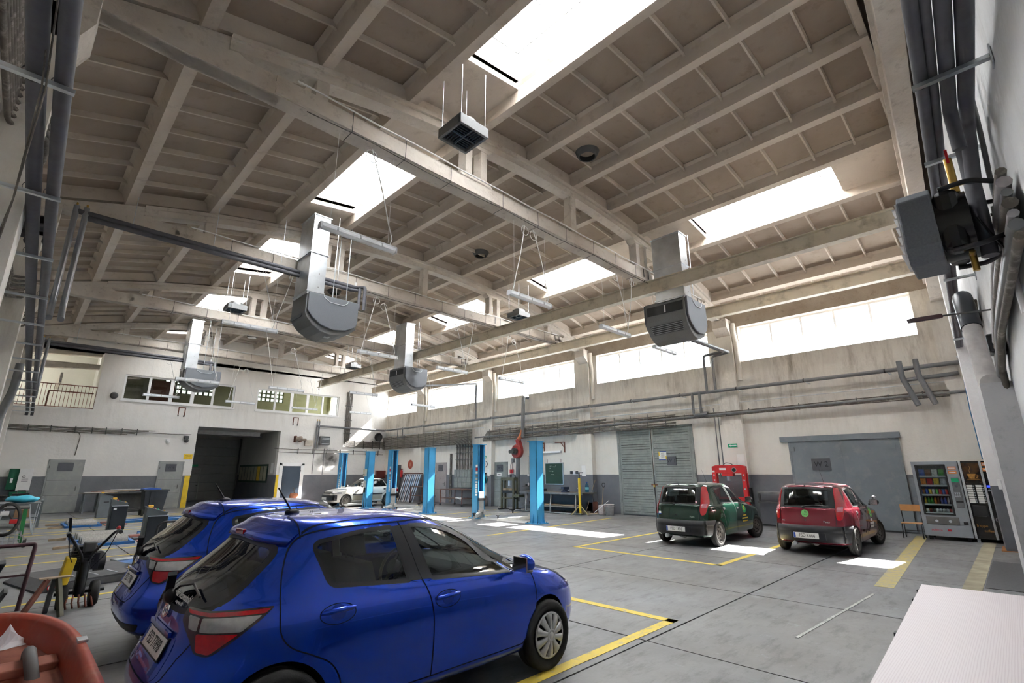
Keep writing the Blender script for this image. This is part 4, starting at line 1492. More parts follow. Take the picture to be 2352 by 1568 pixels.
 h = sh.hit(RR.o((0, zz)), RR.d)
 tilt = math.atan2(h[1].z, -h[1].x)
 plate(t, frame_m(h[0] + h[1] * .014, (0, -1, 0), (math.sin(tilt) if False else h[1].z, 0, -h[1].x)), ptxt)
 hb = sh.hit(RR.o((0, .80)), RR.d)
 MB().bar(hb[0] + Vector((-.012, -.27, 0)), hb[0] + Vector((-.012, .27, 0)), .02, .03).build('tailgate_grip', M_blue, t)
 h = sh.hit(RR.o((0, .90)), RR.d)
 M = frame_m(h[0] + h[1] * .008, (0, -1, 0), (h[1].z, 0, -h[1].x))
 em = MB()
 for (a_, b_, cx, cy) in ((.062, .042, 0, 0), (.022, .040, 0, 0), (.040, .016, 0, .022)):
  em.tube([M @ Vector((cx + a_ * math.cos(q), cy + b_ * math.sin(q), .004)) for q in np.linspace(0, 2 * PI, 25)[:-1]], .006, 6, closed=True)
 em.build('emblem', M_chrome, t)
 pts = [sh.hit(RR.o(p), RR.d) for p in ((.02, .985), (-.05, 1.03), (-.22, 1.06), (-.40, 1.01))]
 h0 = sh.hit(RR.o((.0, .975)), RR.d)
 w = MB()
 w.sph(h0[0] + h0[1] * .03, .045, 12, (.8, 1, 1.1))
 w.bar(h0[0] + h0[1] * .035 + Vector((0, .03, .02)), h0[0] + h0[1] * .05 + Vector((0, -.06, .14)), .05, .035)
 w.tube([p[0] + p[1] * .03 for p in pts], .008, 6)
 w.build('rear_wiper', M_black, t)
 sp = MB()
 lip_hi, lip_lo = [], []
 for y in np.linspace(-.535, .535, 17):
  zz = 1.392 - .05 * (abs(y) / .56) ** 2.2
  h = sh.hit(RR.o((y, zz)), RR.d)
  lip_hi.append(h[0] + Vector((-.055 * (1 - .6 * (abs(y) / .56) ** 4), 0, .004)))
  h2 = sh.hit(RR.o((y, zz - .045)), RR.d)
  lip_lo.append(h2[0] + Vector((-.045 * (1 - .6 * (abs(y) / .56) ** 4), 0, 0)))
 base = []
 for y in np.linspace(-.525, .525, 17):
  h = sh.hit(TP.o((.15, y)), TP.d)
  base.append(h[0] + h[1] * .004)
 n_ = 17
 back = [p + Vector((.06, 0, -.01)) for p in lip_lo]
 vs = base + lip_hi + lip_lo + back
 fs = []
 for k in range(3):
  for i in range(n_ - 1):
   fs.append((k * n_ + i, k * n_ + i + 1, (k + 1) * n_ + i + 1, (k + 1) * n_ + i))
 sp.add(vs, fs, True)
 so = sp.build('roof_spoiler', M_blue, t)
 mid = (lip_hi[8] + lip_lo[8]) / 2
 MB().box((mid.x - .008, -.085, mid.z - .017), (mid.x + .02, .085, mid.z + .02)).build('high_brake_light', M_redl, so, .004)
 ribbon(sh, TP, [Vector((2.50, -.70)), Vector((2.9, -.66)), Vector((3.13, -.52)), Vector((3.19, 0)), Vector((3.13, .52)), Vector((2.9, .66)), Vector((2.50, .70))], .007, .0015, 'shut_line', M_gap, t, closed=False)
 for s in (-1, 1):
  ribbon(sh, TP, [Vector((.16, s * .535)), Vector((.4, s * .555)), Vector((1.25, s * .545))], .012, .001, 'roof_gutter', M_gap, t, closed=False)
 ribbon(sh, TP, [Vector((.15, -.55)), Vector((.16, 0)), Vector((.15, .55))], .008, .006, 'shut_line', M_gap, t, closed=False)
 patch(sh, FR, smooth_poly([(-.55, .42), (.55, .42), (.48, .28), (-.48, .28)], .03), .003, 'lower_grille', M_black, t, .06, .006)
 hbm = sh.hit(FR.o((0, .60)), FR.d)
 MB().bar(hbm[0] + Vector((.012, -.3, 0)), hbm[0] + Vector((.012, .3, 0)), .03, .035).build('upper_grille', M_black, t)
 plate(t, frame_m(sh.hit(FR.o((0, .50)), FR.d)[0] + Vector((.02, 0, 0)), (0, 1, 0), (0, 0, 1)), ptxt)
 h = sh.hit(TP.o((.29, 0)), TP.d)
 an = MB()
 an.sph(h[0] + Vector((.0, 0, .006)), .05, 12, (1.25, .6, .5))
 an.cyl(h[0] + Vector((-.01, 0, .02)), h[0] + Vector((-.13, 0, .20)), .009, 8, .006)
 an.build('aerial', M_black, t)
 if rear_text:
  h = sh.hit(RR.o((-.17, 1.0)), RR.d)
  M = frame_m(h[0] + h[1] * .006, (0, -1, 0), (h[1].z, 0, -h[1].x))
  text('lettering', 'Lider niezawodności', .062, M_white, t, M, sx=.72, extrude=.0004)
  h = sh.hit(RR.o((-.17, .965)), RR.d)
  M = frame_m(h[0] + h[1] * .006, (0, -1, 0), (h[1].z, 0, -h[1].x))
  text('lettering', 'według raportu TÜV', .026, M_white, t, M, sx=.8, extrude=.0004)
 else:
  h = sh.hit(RR.o((-.30, .64)), RR.d)
  text('lettering', 'HYBRID', .035, M_chrome, t, frame_m(h[0] + h[1] * .006, (0, -1, 0), (h[1].z, 0, -h[1].x)), sx=1.0)
 h = sh.hit(RR.o((.34, .655)), RR.d)
 text('lettering', 'YARIS', .038, M_chrome, t, frame_m(h[0] + h[1] * .006, (0, -1, 0), (h[1].z, 0, -h[1].x)), sx=1.0)
 interior(t, 1.72, 1.02, .42, .27, .97, .66, 1.38, 1, .74, 1.42)
 for s in (-1, 1):
  MB().bar((2.10, s * .60, .99), (1.38, s * .50, 1.33), .05, .04).build('pillar_trim', M_cream2, t)
  MB().bar((1.05, s * .65, .95), (.93, s * .54, 1.36), .07, .04).build('pillar_trim', M_cream2, t)
  wheel(t, 0, s * .755, s, .302, .185, 'cap')
  wheel(t, 2.51, s * .765, s, .302, .185, 'cap')
 return t, sh
LX, HX = -0.25, 0.0
c1, sh1 = blue_hatch('nearest blue hatchback with the FSD 77898 plate, parked in front of the other blue one', 'FSD 77898', True)
c1.location = (1.42, 4.30, 0)
c2, sh2 = blue_hatch('second blue hatchback with the FSD 77900 plate, half hidden behind the nearer blue car', 'FSD 77900', False)
c2.location = (1.64, 6.95, 0)
# older cars in the hall
M_lowblk = mat('grey_bumper_plastic', (0.022, 0.023, 0.028), 0.5, var=0.2, scale=6, dirt=(0.04, 0.037, 0.033))
def catmull(pts, n=8):
 P = [Vector(p) for p in pts]
 out = []
 for i in range(len(P) - 1):
  p0, p1, p2, p3 = P[max(i - 1, 0)], P[i], P[i + 1], P[min(i + 2, len(P) - 1)]
  for k in range(n):
   u = k / n
   out.append(0.5 * ((2 * p1) + (p2 - p0) * u + (2 * p0 - 5 * p1 + 4 * p2 - p3) * u * u + (3 * p1 - p0 - 3 * p2 + p3) * u ** 3))
 out.append(P[-1])
 return out
def arches(t, sh, SD, m, xcs, ra, zc, lipw=.03):
 for xc in xcs:
  for s in (-1, 1):
   w = MB()
   angs = np.linspace(-0.3, PI + 0.3, 24)
   vs, fs = [], []
   for a in angs:
    p = (xc + ra * math.cos(a), zc + ra * math.sin(a))
    h = sh.hit(SD.o(p), SD.d)[0]
    vs += [(p[0], s * abs(h.y), p[1]), (xc + (ra + .01) * math.cos(a), s * .48, zc + (ra + .01) * math.sin(a))]
   for i in range(len(angs) - 1):
    fs.append((2 * i, 2 * i + 1, 2 * i + 3, 2 * i + 2))
   w.add(vs, fs, True)
   w.add([(xc + (ra + .01) * math.cos(a), s * .48, zc + (ra + .01) * math.sin(a)) for a in angs], [list(range(len(angs)))])
   w.build('wheel_arch', M_black, t)
  lip = [Vector((xc + (ra + .01) * math.cos(a), zc + (ra + .01) * math.sin(a))) for a in np.linspace(0.1, PI - 0.1, 30)]
  for mir in (False, True):
   ribbon(sh, SD, lip, lipw, .007, 'arch_lip', m, t, closed=False, mirror=mir, lift=.006)
def small_hatch(name_label, paint, ptxt, red):
 t = thing('car', name_label, 'car')
 rings = [
  ([(-0.6, .24), (0.4, .20), (2.2, .20), (3.2, .21)], .70, 3.05, -.56, 4.7, 6.0),
  ([(-0.66, .26), (0.3, .24), (2.4, .24), (3.2, .25)], .79, 3.13, -.645, 4.7, 5.6),
  ([(-0.67, .40), (0.3, .37), (2.5, .36), (3.2, .38)], .822, 3.185, -.675, 4.6, 5.4),
  ([(-0.67, .58), (0.3, .54), (2.5, .52), (3.2, .52)], .83, 3.18, -.67, 4.5, 5.2),
  ([(-0.65, .625), (0.3, .63), (2.5, .60), (3.2, .58)], .83, 3.17, -.645, 4.5, 5.2),
  ([(-0.63, .80), (0.3, .775), (2.5, .71), (3.2, .645)], .83, 3.12, -.625, 4.4, 5.0),
  ([(-0.62, .93), (0.3, .90), (2.4, .80), (3.1, .70)], .815, 3.05, -.605, 4.3, 4.8),
  ([(-0.6, .965), (0.3, .945), (1.4, .92), (2.3, .87), (2.8, .80)], .792, 2.86, -.59, 2.9, 4.6),
  ([(-0.59, .985), (0.3, .97), (1.4, .945), (2.0, .935), (2.4, .92)], .772, 2.42, -.58, 3.8, 4.5),
  ([(-0.57, 1.04), (0.3, 1.03), (1.4, 1.01), (2.2, 1.0)], .752, 2.15, -.56, 3.8, 4.4),
  ([(-0.5, 1.21), (0.3, 1.21), (1.2, 1.19), (1.9, 1.19)], .702, 1.84, -.50, 3.8, 4.2),
  ([(-0.42, 1.37), (0.3, 1.37), (1.0, 1.36), (1.6, 1.34)], .64, 1.53, -.43, 3.8, 4.0),
  ([(-0.4, 1.415), (0.3, 1.425), (0.9, 1.425), (1.4, 1.40)], .595, 1.40, -.40, 3.6, 3.8),
  ([(-0.37, 1.44), (0.3, 1.455), (0.9, 1.455), (1.3, 1.43)], .50, 1.30, -.37, 3.4, 3.6),
  ([(-0.3, 1.45), (0.3, 1.474), (0.9, 1.475), (1.2, 1.45)], .32, 1.22, -.33, 2.7, 3.4),
  ([(-0.3, 1.452), (0.3, 1.48), (0.9, 1.482), (1.2, 1.457)], .0, 1.19, -.32, 2.7, 3.4),
 ]
 sh = Shell(rings, 80, 84)
 SD, RR, FR, TP = Proj(-90), Proj(180), Proj(0), Proj('top')
 gr = smooth_poly([(.30, .985, .02), (.99, .965, .02), (.80, 1.365, .03), (.45, 1.375, .2), (.12, 1.345, .05)], .02)
 gf = smooth_poly([(1.08, .96, .02), (2.02, .945, .03), (1.76, 1.15, .2), (1.40, 1.335, .15), (.88, 1.375, .03)], .02)
 rw = smooth_poly([(-.565, .985, .03), (.565, .985, .03), (.535, 1.375, .05), (0, 1.395, .3), (-.535, 1.375, .05)], .05)
 ws = smooth_poly([(-.66, .98, .05), (0, .965, .2), (.66, .98, .05), (.50, 1.38, .06), (0, 1.395, .2), (-.50, 1.38, .06)], .05)
 for g in (gr, gf):
  cut(sh, SD, g, both=True)
 cut(sh, FR, ws)
 cut(sh, RR, rw)
 for xc in (0.0, 2.46):
  cut(sh, SD, [Vector((xc + .315 * math.cos(a), .30 + .315 * math.sin(a))) for a in np.linspace(0, 2 * PI, 41)[:-1]], both=True)
 shell_obj(sh, 'body', paint, t)
 MB().box((-.5, -.6, .22), (2.9, .6, .26)).build('underbody', M_black, t)
 arches(t, sh, SD, paint, (0.0, 2.46), .315, .30)
 bp = [(-.66, .605), (-.60, .605), (-.30, .60), (-.345, .25), (-.66, .25)]
 for mir in (False, True):
  a = patch(sh, SD, gr, -.004, 'rear_side_window', M_tint, t, .08, 0, mir)
  ribbon(sh, SD, gr, .026, .003, 'window_seal', M_seal, a, mirror=mir, lift=.003)
  a = patch(sh, SD, gf, -.004, 'front_side_window', M_tint, t, .08, 0, mir)
  ribbon(sh, SD, gf, .026, .003, 'window_seal', M_seal, a, mirror=mir, lift=.003)
  for c in ([(.05, 1.36), (.20, 1.05), (.24, .85), (.34, .66), (.40, .45), (.42, .28)], [(.84, 1.385), (1.03, .96), (1.08, .7), (1.08, .28)], [(2.10, .93), (2.14, .7), (2.10, .45), (2.02, .28)], [(.05, 1.36), (.45, 1.395), (.84, 1.395), (1.40, 1.36), (1.8, 1.14), (2.10, .93)]):
   ribbon(sh, SD, catmull(c, 6), .009, .0015, 'shut_line', M_gap, t, closed=False, mirror=mir)
  s = 1 if mir else -1
  for hx, hz in ((.36, .86), (1.20, .835)):
   oval = [Vector((hx + .06 * math.cos(a), hz + .028 * math.sin(a))) for a in np.linspace(0, 2 * PI, 17)[:-1]]
   patch(sh, SD, oval, .006, 'door_handle', M_black, t, .03, .006, mir, dome=.012)
  RC = Proj(180 + 45)
  lam = smooth_poly([(.545, 1.385, .02), (.60, 1.385, .02), (.665, 1.20, .05), (.705, 1.02, .05), (.71, .90, .06), (.68, .745, .04), (.61, .72, .04), (.585, .80, .04), (.58, 1.02, .05)], .03)
  lp = patch(sh, RR, [Vector((-p.x, p.y)) for p in lam], .012, 'tail_lamp', M_redl, t, .04, .016, mir)
  patch(sh, RR, [Vector((-p.x, p.y)) for p in smooth_poly([(.60, .99), (.69, .99), (.695, .90), (.60, .90)], .015)], .014, 'clear_lens', mat('pink_lens', (0.45, 0.12, 0.16), 0.15, var=0.2, scale=40, coat=1), lp, .03, .003, mir)
  mo = MB()
  mo.sph((1.86, s * .90, 1.02), .1, 12, (.55, 1.15, .75))
  mo.bar((1.90, s * .78, .96), (1.88, s * .86, .98), .07, .04)
  mo.build('door_mirror', M_black, t)
  MB().box((1.798, s * .90 - .08, .96), (1.806, s * .90 + .08, 1.08)).build('mirror_glass', M_chrome, t)
  hl = smooth_poly([(1.46, .70, .03), (1.24, .79, .05), (1.06, .80, .03), (1.2, .68, .04), (1.42, .60, .04)], .03)
  patch(sh, Proj(-38), hl, .008, 'head_lamp', M_clearl, t, .05, .01, mir)
 if red:
  s = -1
  MB().sph((1.85, -.92, 1.13), .05, 10, (.5, 1, 1)).build('extra_mirror', M_chrome, t)
 bm_ = MB()
 prof = [(.615, -.002), (.60, .014), (.50, .018), (.485, .010), (.47, .018), (.30, .016), (.245, .0)]
 rows = []
 for (z, off) in prof:
  row = []
  for y in np.linspace(-.70, .70, 19):
   h = sh.hit(RR.o((y, z)), RR.d)
   row.append((h[0] + h[1] * off, h[1]))
  left, right = [], []
  x_end = -math.sqrt(max(.02, .315 ** 2 - (z - .30) ** 2)) - .012
  for x in np.linspace(x_end, -.52, 7):
   h = sh.hit(SD.o((x, z)), SD.d)
   right.append((h[0] + h[1] * off, h[1]))
  left = [(Vector((p.x, -p.y, p.z)), n) for p, n in right[::-1]]
  rows.append([p for p, n in right] + [p for p, n in row] + [p for p, n in left])
 n_ = len(rows[0])
 vs = [p for r_ in rows for p in r_]
 fs = [(k * n_ + i, k * n_ + i + 1, (k + 1) * n_ + i + 1, (k + 1) * n_ + i) for k in range(len(rows) - 1) for i in range(n_ - 1)]
 bm_.add(vs, fs, True)
 bmp = bm_.build('rear_bumper', M_lowblk, t)
 g = patch(sh, FR, ws, -.004, 'windscreen', M_tint, t, .1, 0)
 ribbon(sh, FR, ws, .04, .003, 'window_seal', M_seal, g, lift=.003)
 g = patch(sh, RR, rw, -.002, 'rear_window', M_tint, t, .08, 0)
 ribbon(sh, RR, rw, .04, .003, 'window_seal', M_seal, g, lift=.003)
 for s in (-1, 1):
  patch(sh, RR, smooth_poly([(s * .545, .99), (s * .47, .99), (s * .46, 1.37), (s * .52, 1.37)], .01), .001, 'ceramic_border', M_black, g, .08, .002)
  ribbon(sh, RR, [Vector((s * .575, .99)), Vector((s * .578, .75)), Vector((s * .57, .63))], .009, .0015, 'shut_line', M_gap, t, closed=False)
 ribbon(sh, TP, [Vector((-.36, -.53)), Vector((-.345, 0)), Vector((-.36, .53))], .009, .0015, 'shut_line', M_gap, t, closed=False)
 for s in (-1, 1):
  ribbon(sh, TP, [Vector((-.30, s * .535)), Vector((.4, s * .555)), Vector((1.25, s * .545))], .014, .001, 'roof_gutter', M_gap, t, closed=False)
 h = sh.hit(RR.o((.0, .43)), RR.d)
 MB().box((h[0].x - .022, -.36, .33), (h[0].x + .02, .36, .475)).build('plate_recess', M_lowblk, t, .01)
 plate(t, frame_m((h[0].x - .03, .04, .405), (0, -1, 0), (0, 0, 1)), ptxt)
 h = sh.hit(RR.o((0, .72)), RR.d)
 MB().cyl(h[0] + Vector((-.012, .03, 0)), h[0] + Vector((.02, .03, 0)), .016, 10).build('lock', M_black, t)
 def badge(s_, y, z, size, m_, sx=.9):
  q = sh.hit(RR.o((y, z)), RR.d)
  text('lettering', s_, size, m_, t, frame_m(q[0] + q[1] * .006, (0, -1, 0), (q[1].z, 0, -q[1].x)), sx=sx)
 badge('Punto', -.40, .695, .06, M_chrome)
 wp = MB()
 pts = [sh.hit(RR.o(p), RR.d) for p in (((.05, .965), (0, 1.0), (-.15, 1.02), (-.42, 1.005)) if red else ((.10, .965), (.09, .985), (.085, 1.0), (.07, 1.005)))]
 wp.tube([p[0] + p[1] * .03 for p in pts], .011, 6)
 wp.sph(pts[0][0] + pts[0][1] * .02, .03, 8)
 wp.build('rear_wiper', M_black, t)
 MB().cyl((-.42, .0, 1.425), (-.42, 0, 1.45), .012, 8).build('washer_jet', M_black, t)
 h = sh.hit(TP.o((1.25, 0)), TP.d)
 MB().cyl(h[0], h[0] + Vector((-.26, 0, .36)), .006, 6, .002).build('aerial', M_black, t)
 MB().cyl((-.50, .30, .245), (-.71, .30, .235), .05 if not red else .045, 14).build('exhaust_pipe', M_steel, t)
 MB().cyl((-.15, .28, .27), (-.52, -.1, .27), .085, 14).build('silencer', M_dsteel, t)
 lg = mat('sticker_green', (0.18, 0.62, 0.12), 0.5, var=0.05) if red else mat('sticker_dark_green', (0.01, 0.33, 0.10), 0.5, var=0.05)
 tx = M_white if red else M_yellow
 oval = [Vector((1.62 + .115 * math.cos(a), .80 + .115 * math.sin(a))) for a in np.linspace(0, 2 * PI, 25)[:-1]]
 for mir in (False, True):
  rp = patch(sh, SD, oval, .002, 'round_sticker', lg, t, .05, .002, mir)
  patch(sh, SD, [Vector((1.62 + .05 * math.cos(a), .81 + .06 * math.sin(a))) for a in np.linspace(.8, 5.4, 16)] + [Vector((1.62 + .025 * math.cos(a), .81 + .03 * math.sin(a))) for a in np.linspace(5.4, .8, 16)], .004, 'sticker_mark', M_yellow if not red else M_dsteel, rp, .03, .001, mir)
  z = .63
  for k, wd in enumerate((.22, .40, .34)):
   zc = z - k * .07
   n = int(wd / .045)
   for i in range(n):
    x0 = 1.62 - wd / 2 + i * wd / n
    hh = .028 if red else .018
    patch(sh, SD, [Vector((x0, zc - hh)), Vector((x0 + wd / n * .72, zc - hh)), Vector((x0 + wd / n * .72, zc + hh * (.6 + .4 * ((i * 7 + k) % 3) / 2))), Vector((x0, zc + hh * .8))], .002, 'sticker_mark', tx, rp, .06, .001, mir)
 if red:
  q = sh.hit(RR.o((.02, .855)), RR.d)
  M = frame_m(q[0] + q[1] * .004, (0, -1, 0), (q[1].z, 0, -q[1].x))
  o = MB()
  o.cyl(M @ Vector((0, 0, -.003)), M @ Vector((0, 0, .003)), .078, 28)
  st = o.build('round_sticker', mat('sticker_lime', (0.25, 0.66, 0.22), 0.5, var=0.03), t)
  text('lettering', 'AS', .06, M_black, st, M @ Matrix.Translation((.012, .03, .004)), sx=.8)
  text('lettering', 'C.K.U.', .045, M_black, st, M @ Matrix.Translation((0, -.025, .004)), sx=.8)
  badge('FIRE', .50, .69, .04, M_chrome)
 else:
  q = sh.hit(RR.o((.50, .75)), RR.d)
  M = frame_m(q[0] + q[1] * .004, (0, -1, 0), (q[1].z, 0, -q[1].x))
  st = MB().box((-.04, -.035, 0), (.04, .035, .003)).build('square_sticker', M_white, t)
  st.matrix_local = M
  MB().box((-.04, -.035, .003), (.04, -.012, .004)).build('sticker_band', M_eu, st)
  q = sh.hit(RR.o((-.49, 1.02)), RR.d)
  M = frame_m(q[0] + q[1] * .006, (0, -1, 0), (q[1].z, 0, -q[1].x))
  hs = MB()
  hs.prism([(-.03, .03), (.02, .03), (.03, 0), (0, -.03), (-.02, 0)], 'z', 0, .002)
  hs.build('heart_sticker', mat('pink_sticker', (0.75, 0.45, 0.5), 0.6), t).matrix_local = M
 interior(t, 1.62, .92, .15, .27, .95, .62, 1.40, 1, .74)
 for s in (-1, 1):
  wheel(t, 0, s * .735, s, .29, .165, 'steel')
  wheel(t, 2.46, s * .735, s, .29, .165, 'steel', steer=-.25)
 return t
M_gpaint = car_paint('bottle_green_paint', (0.001, 0.030, 0.017), 0.22, 0.4)
M_rpaint = car_paint('dark_red_paint', (0.20, 0.008, 0.022), 0.22, 0.45)
g1 = small_hatch('dark green small hatchback with the FSD T656 plate, parked beside the red one', M_gpaint, 'FSD T656', False)
g1.location = (12.88, 6.34, 0)
g1.scale = (1.02, .97, 1.03)
g2 = small_hatch('dark red hatchback with the FSD K666 plate and a lime round tailgate sticker', M_rpaint, 'FSD K666', True)
g2.location = (13.58, 3.58, 0)
g2.scale = (1.02, .97, 1.03)
def fastback():
 t = thing('car', 'old white fastback car standing on the lift at the far end of the hall', 'car')
 wp = car_paint('old_white_paint', (0.55, 0.54, 0.50), 0.4, 0.0, 0.6)
 lowp = car_paint('beige_lower_paint', (0.30, 0.28, 0.22), 0.5, 0.0, 0.3)
 rings = [
  ([(-0.9, .26), (0.4, .21), (2.2, .21), (3.2, .22)], .70, 3.12, -.80, 5.0, 5.0),
  ([(-0.9, .30), (0.4, .27), (3.2, .28)], .79, 3.24, -.90, 5.0, 5.0),
  ([(-0.9, .45), (3.2, .43)], .815, 3.30, -.95, 5.0, 5.0),
  ([(-0.9, .60), (3.2, .57)], .825, 3.28, -.94, 5.0, 5.0),
  ([(-0.9, .72), (0.4, .70), (3.2, .68)], .825, 3.24, -.92, 5.0, 5.0),
  ([(-0.9, .86), (0.4, .84), (2.0, .82), (3.2, .74)], .81, 3.20, -.90, 5.0, 4.8),
  ([(-0.9, .92), (0.4, .90), (2.0, .87), (3.1, .79)], .785, 3.08, -.86, 4.5, 4.6),
  ([(-0.8, .95), (0.4, .93), (1.8, .91), (2.4, .885)], .765, 2.40, -.76, 4.0, 4.0),
  ([(-0.6, .975), (0.4, .955), (1.6, .94), (1.95, .935)], .745, 1.95, -.66, 3.4, 3.2),
  ([(-0.4, 1.08), (0.4, 1.06), (1.8, 1.05)], .715, 1.75, -.45, 3.2, 3.0),
  ([(-0.1, 1.22), (0.4, 1.21), (1.5, 1.20)], .66, 1.50, -.12, 3.2, 3.0),
  ([(0.1, 1.32), (0.6, 1.325), (1.3, 1.31)], .60, 1.28, .12, 3.2, 3.0),
  ([(0.2, 1.355), (0.7, 1.365), (1.2, 1.35)], .52, 1.18, .22, 3.2, 3.0),
  ([(0.2, 1.37), (0.7, 1.385), (1.1, 1.37)], .33, 1.1, .28, 3.0, 3.0),
  ([(0.2, 1.373), (0.7, 1.39), (1.1, 1.373)], .0, 1.08, .3, 3.0, 3.0),
 ]
 sh = Shell(rings, 72, 72)
 SD, RR, FR, TP = Proj(-90), Proj(180), Proj(0), Proj('top')
 gq = smooth_poly([(-.38, 1.0), (-.02, .98), (.16, 1.29), (.05, 1.26)], .02)
 gr = smooth_poly([(.06, .975), (.86, .965), (.84, 1.32), (.24, 1.31)], .02)
 gf = smooth_poly([(.93, .965), (1.66, .955), (1.36, 1.21), (1.20, 1.31), (.92, 1.325)], .02)
 ws = smooth_poly([(-.64, .965), (.64, .965), (.50, 1.32), (-.50, 1.32)], .05)
 rw = smooth_poly([(-.55, .99), (.55, .99), (.46, 1.31), (-.46, 1.31)], .05)
 for g in (gq, gr, gf):
  cut(sh, SD, g, both=True)
 cut(sh, FR, ws)
 cut(sh, RR, rw)
 for xc in (0.0, 2.51):
  cut(sh, SD, [Vector((xc + .33 * math.cos(a), .31 + .33 * math.sin(a))) for a in np.linspace(0, 2 * PI, 41)[:-1]], both=True)
 shell_obj(sh, 'body', wp, t)
 MB().box((-.7, -.6, .24), (3.0, .6, .28)).build('underbody', M_black, t)
 arches(t, sh, SD, wp, (0.0, 2.51), .33, .31, .035)
 for mir in (False, True):
  for nm, g in (('quarter_window', gq), ('rear_side_window', gr), ('front_side_window', gf)):
   a = patch(sh, SD, g, -.004, nm, M_tint, t, .08, 0, mir)
   ribbon(sh, SD, g, .03, .003, 'window_seal', M_seal, a, mirror=mir, lift=.003)
  patch(sh, SD, [Vector(p) for p in ((.37, .56), (2.14, .54), (2.16, .33), (.35, .33))], .003, 'lower_panel', lowp, t, .1, .004, mir)
  ribbon(sh, SD, [Vector((.34, .60)), Vector((2.17, .585))], .07, .012, 'side_moulding', M_lowblk, t, closed=False, mirror=mir, lift=.01)
  patch(sh, SD, [Vector(p) for p in ((.35, .33), (2.16, .33), (2.14, .23), (.36, .23))], .004, 'sill_band', M_black, t, .1, .004, mir)
  for c in ([(.02, 1.3), (.0, 1.0), (.12, .75), (.33, .60)], [(.89, 1.34), (.895, .95), (.90, .30)], [(1.72, .95), (1.80, .75), (1.82, .30)]):
   ribbon(sh, SD, catmull(c, 6), .01, .0015, 'shut_line', M_gap, t, closed=False, mirror=mir)
  for hx in (.20, 1.02):
   patch(sh, SD, smooth_poly([(hx - .07, .80), (hx + .07, .80), (hx + .07, .87), (hx - .07, .87)], .01), .006, 'door_handle', M_black, t, .05, .006, mir)
  patch(sh, SD, smooth_poly([(2.08, .76), (2.15, .76), (2.15, .79), (2.08, .79)], .01), .006, 'side_repeater', mat('amber_lens', (0.55, 0.16, 0.02), 0.2), t, .03, .006, mir)
  s = 1 if mir else -1
  MB().sph((1.66, s * .88, .98), .09, 10, (.6, 1.1, .7)).build('door_mirror', M_black, t)
  patch(sh, FR, smooth_poly([(s * .42, .75), (s * .70, .74), (s * .70, .64), (s * .42, .64)], .02), .012, 'head_lamp', M_clearl, t, .05, .012)
  patch(sh, Proj(-45), smooth_poly([(1.42, .72), (1.70, .73), (1.70, .64), (1.42, .64)], .015), .012, 'lamp_wrap', M_clearl, t, .05, .01, mir)
  patch(sh, RR, smooth_poly([(s * .45, .82), (s * .74, .82), (s * .74, .68), (s * .45, .68)], .02), .01, 'tail_lamp', M_redl, t, .05, .01)
 gl = patch(sh, FR, smooth_poly([(-.40, .745), (.40, .745), (.40, .65), (-.40, .65)], .015), .008, 'grille', M_black, t, .06, .008)
 ribbon(sh, FR, [Vector((-.40, .70)), Vector((.40, .70))], .008, .012, 'grille_bar', M_lowblk, gl, closed=False)
 for nm, pr, lim in (('front_bumper', FR, 3.0), ('rear_bumper', RR, -.6)):
  b = MB()
  rows = []
  for z, off in ((.60, .0), (.58, .05), (.46, .06), (.36, .05), (.33, .0)):
   row = []
   sd = [sh.hit(SD.o((x, z)), SD.d) for x in np.linspace(lim, lim + (.12 if nm[0] == 'f' else -.12), 4)]
   row += [h[0] + h[1] * off for h in sd]
   ys_ = np.linspace(-.68, .68, 13)
   row += [h[0] + h[1] * off for h in (sh.hit(pr.o((y, z)), pr.d) for y in ys_)]
   row += [Vector((h[0].x, -h[0].y, h[0].z)) + Vector((h[1].x, -h[1].y, h[1].z)) * off for h in sd[::-1]]
   rows.append(row)
  n_ = len(rows[0])
  b.add([p for r_ in rows for p in r_], [(k * n_ + i, k * n_ + i + 1, (k + 1) * n_ + i + 1, (k + 1) * n_ + i) for k in range(4) for i in range(n_ - 1)], True)
  b.build(nm, M_lowblk, t)
 for g, pr, nm in ((ws, FR, 'windscreen'), (rw, RR, 'rear_window')):
  a = patch(sh, pr, g, -.003, nm, M_tint, t, .1, 0)
  ribbon(sh, pr, g, .04, .003, 'window_seal', M_seal, a, lift=.003)
 MB().bar((1.98, -.3, .955), (1.80, .25, 1.03), .02, .02).build('wiper', M_black, t)
 pl = sh.hit(FR.o((0, .44)), FR.d)[0]
 MB().box((pl.x + .07, -.3, .37), (pl.x + .078, .22, .49)).build('number_plate', M_plate, t)
 interior(t, 1.40, .80, .25, .26, .93, .6, 1.30, 1, .66)
 for s in (-1, 1):
  wheel(t, 0, s * .72, s, .30, .17, 'steel')
  wheel(t, 2.51, s * .72, s, .30, .17, 'steel')
 return t
p1 = fastback()
p1.location = (15.65, 26.75, 0.02)
p1.rotation_euler = (0, 0, PI)
p1.scale = (1.0, 1.0, 1.08)
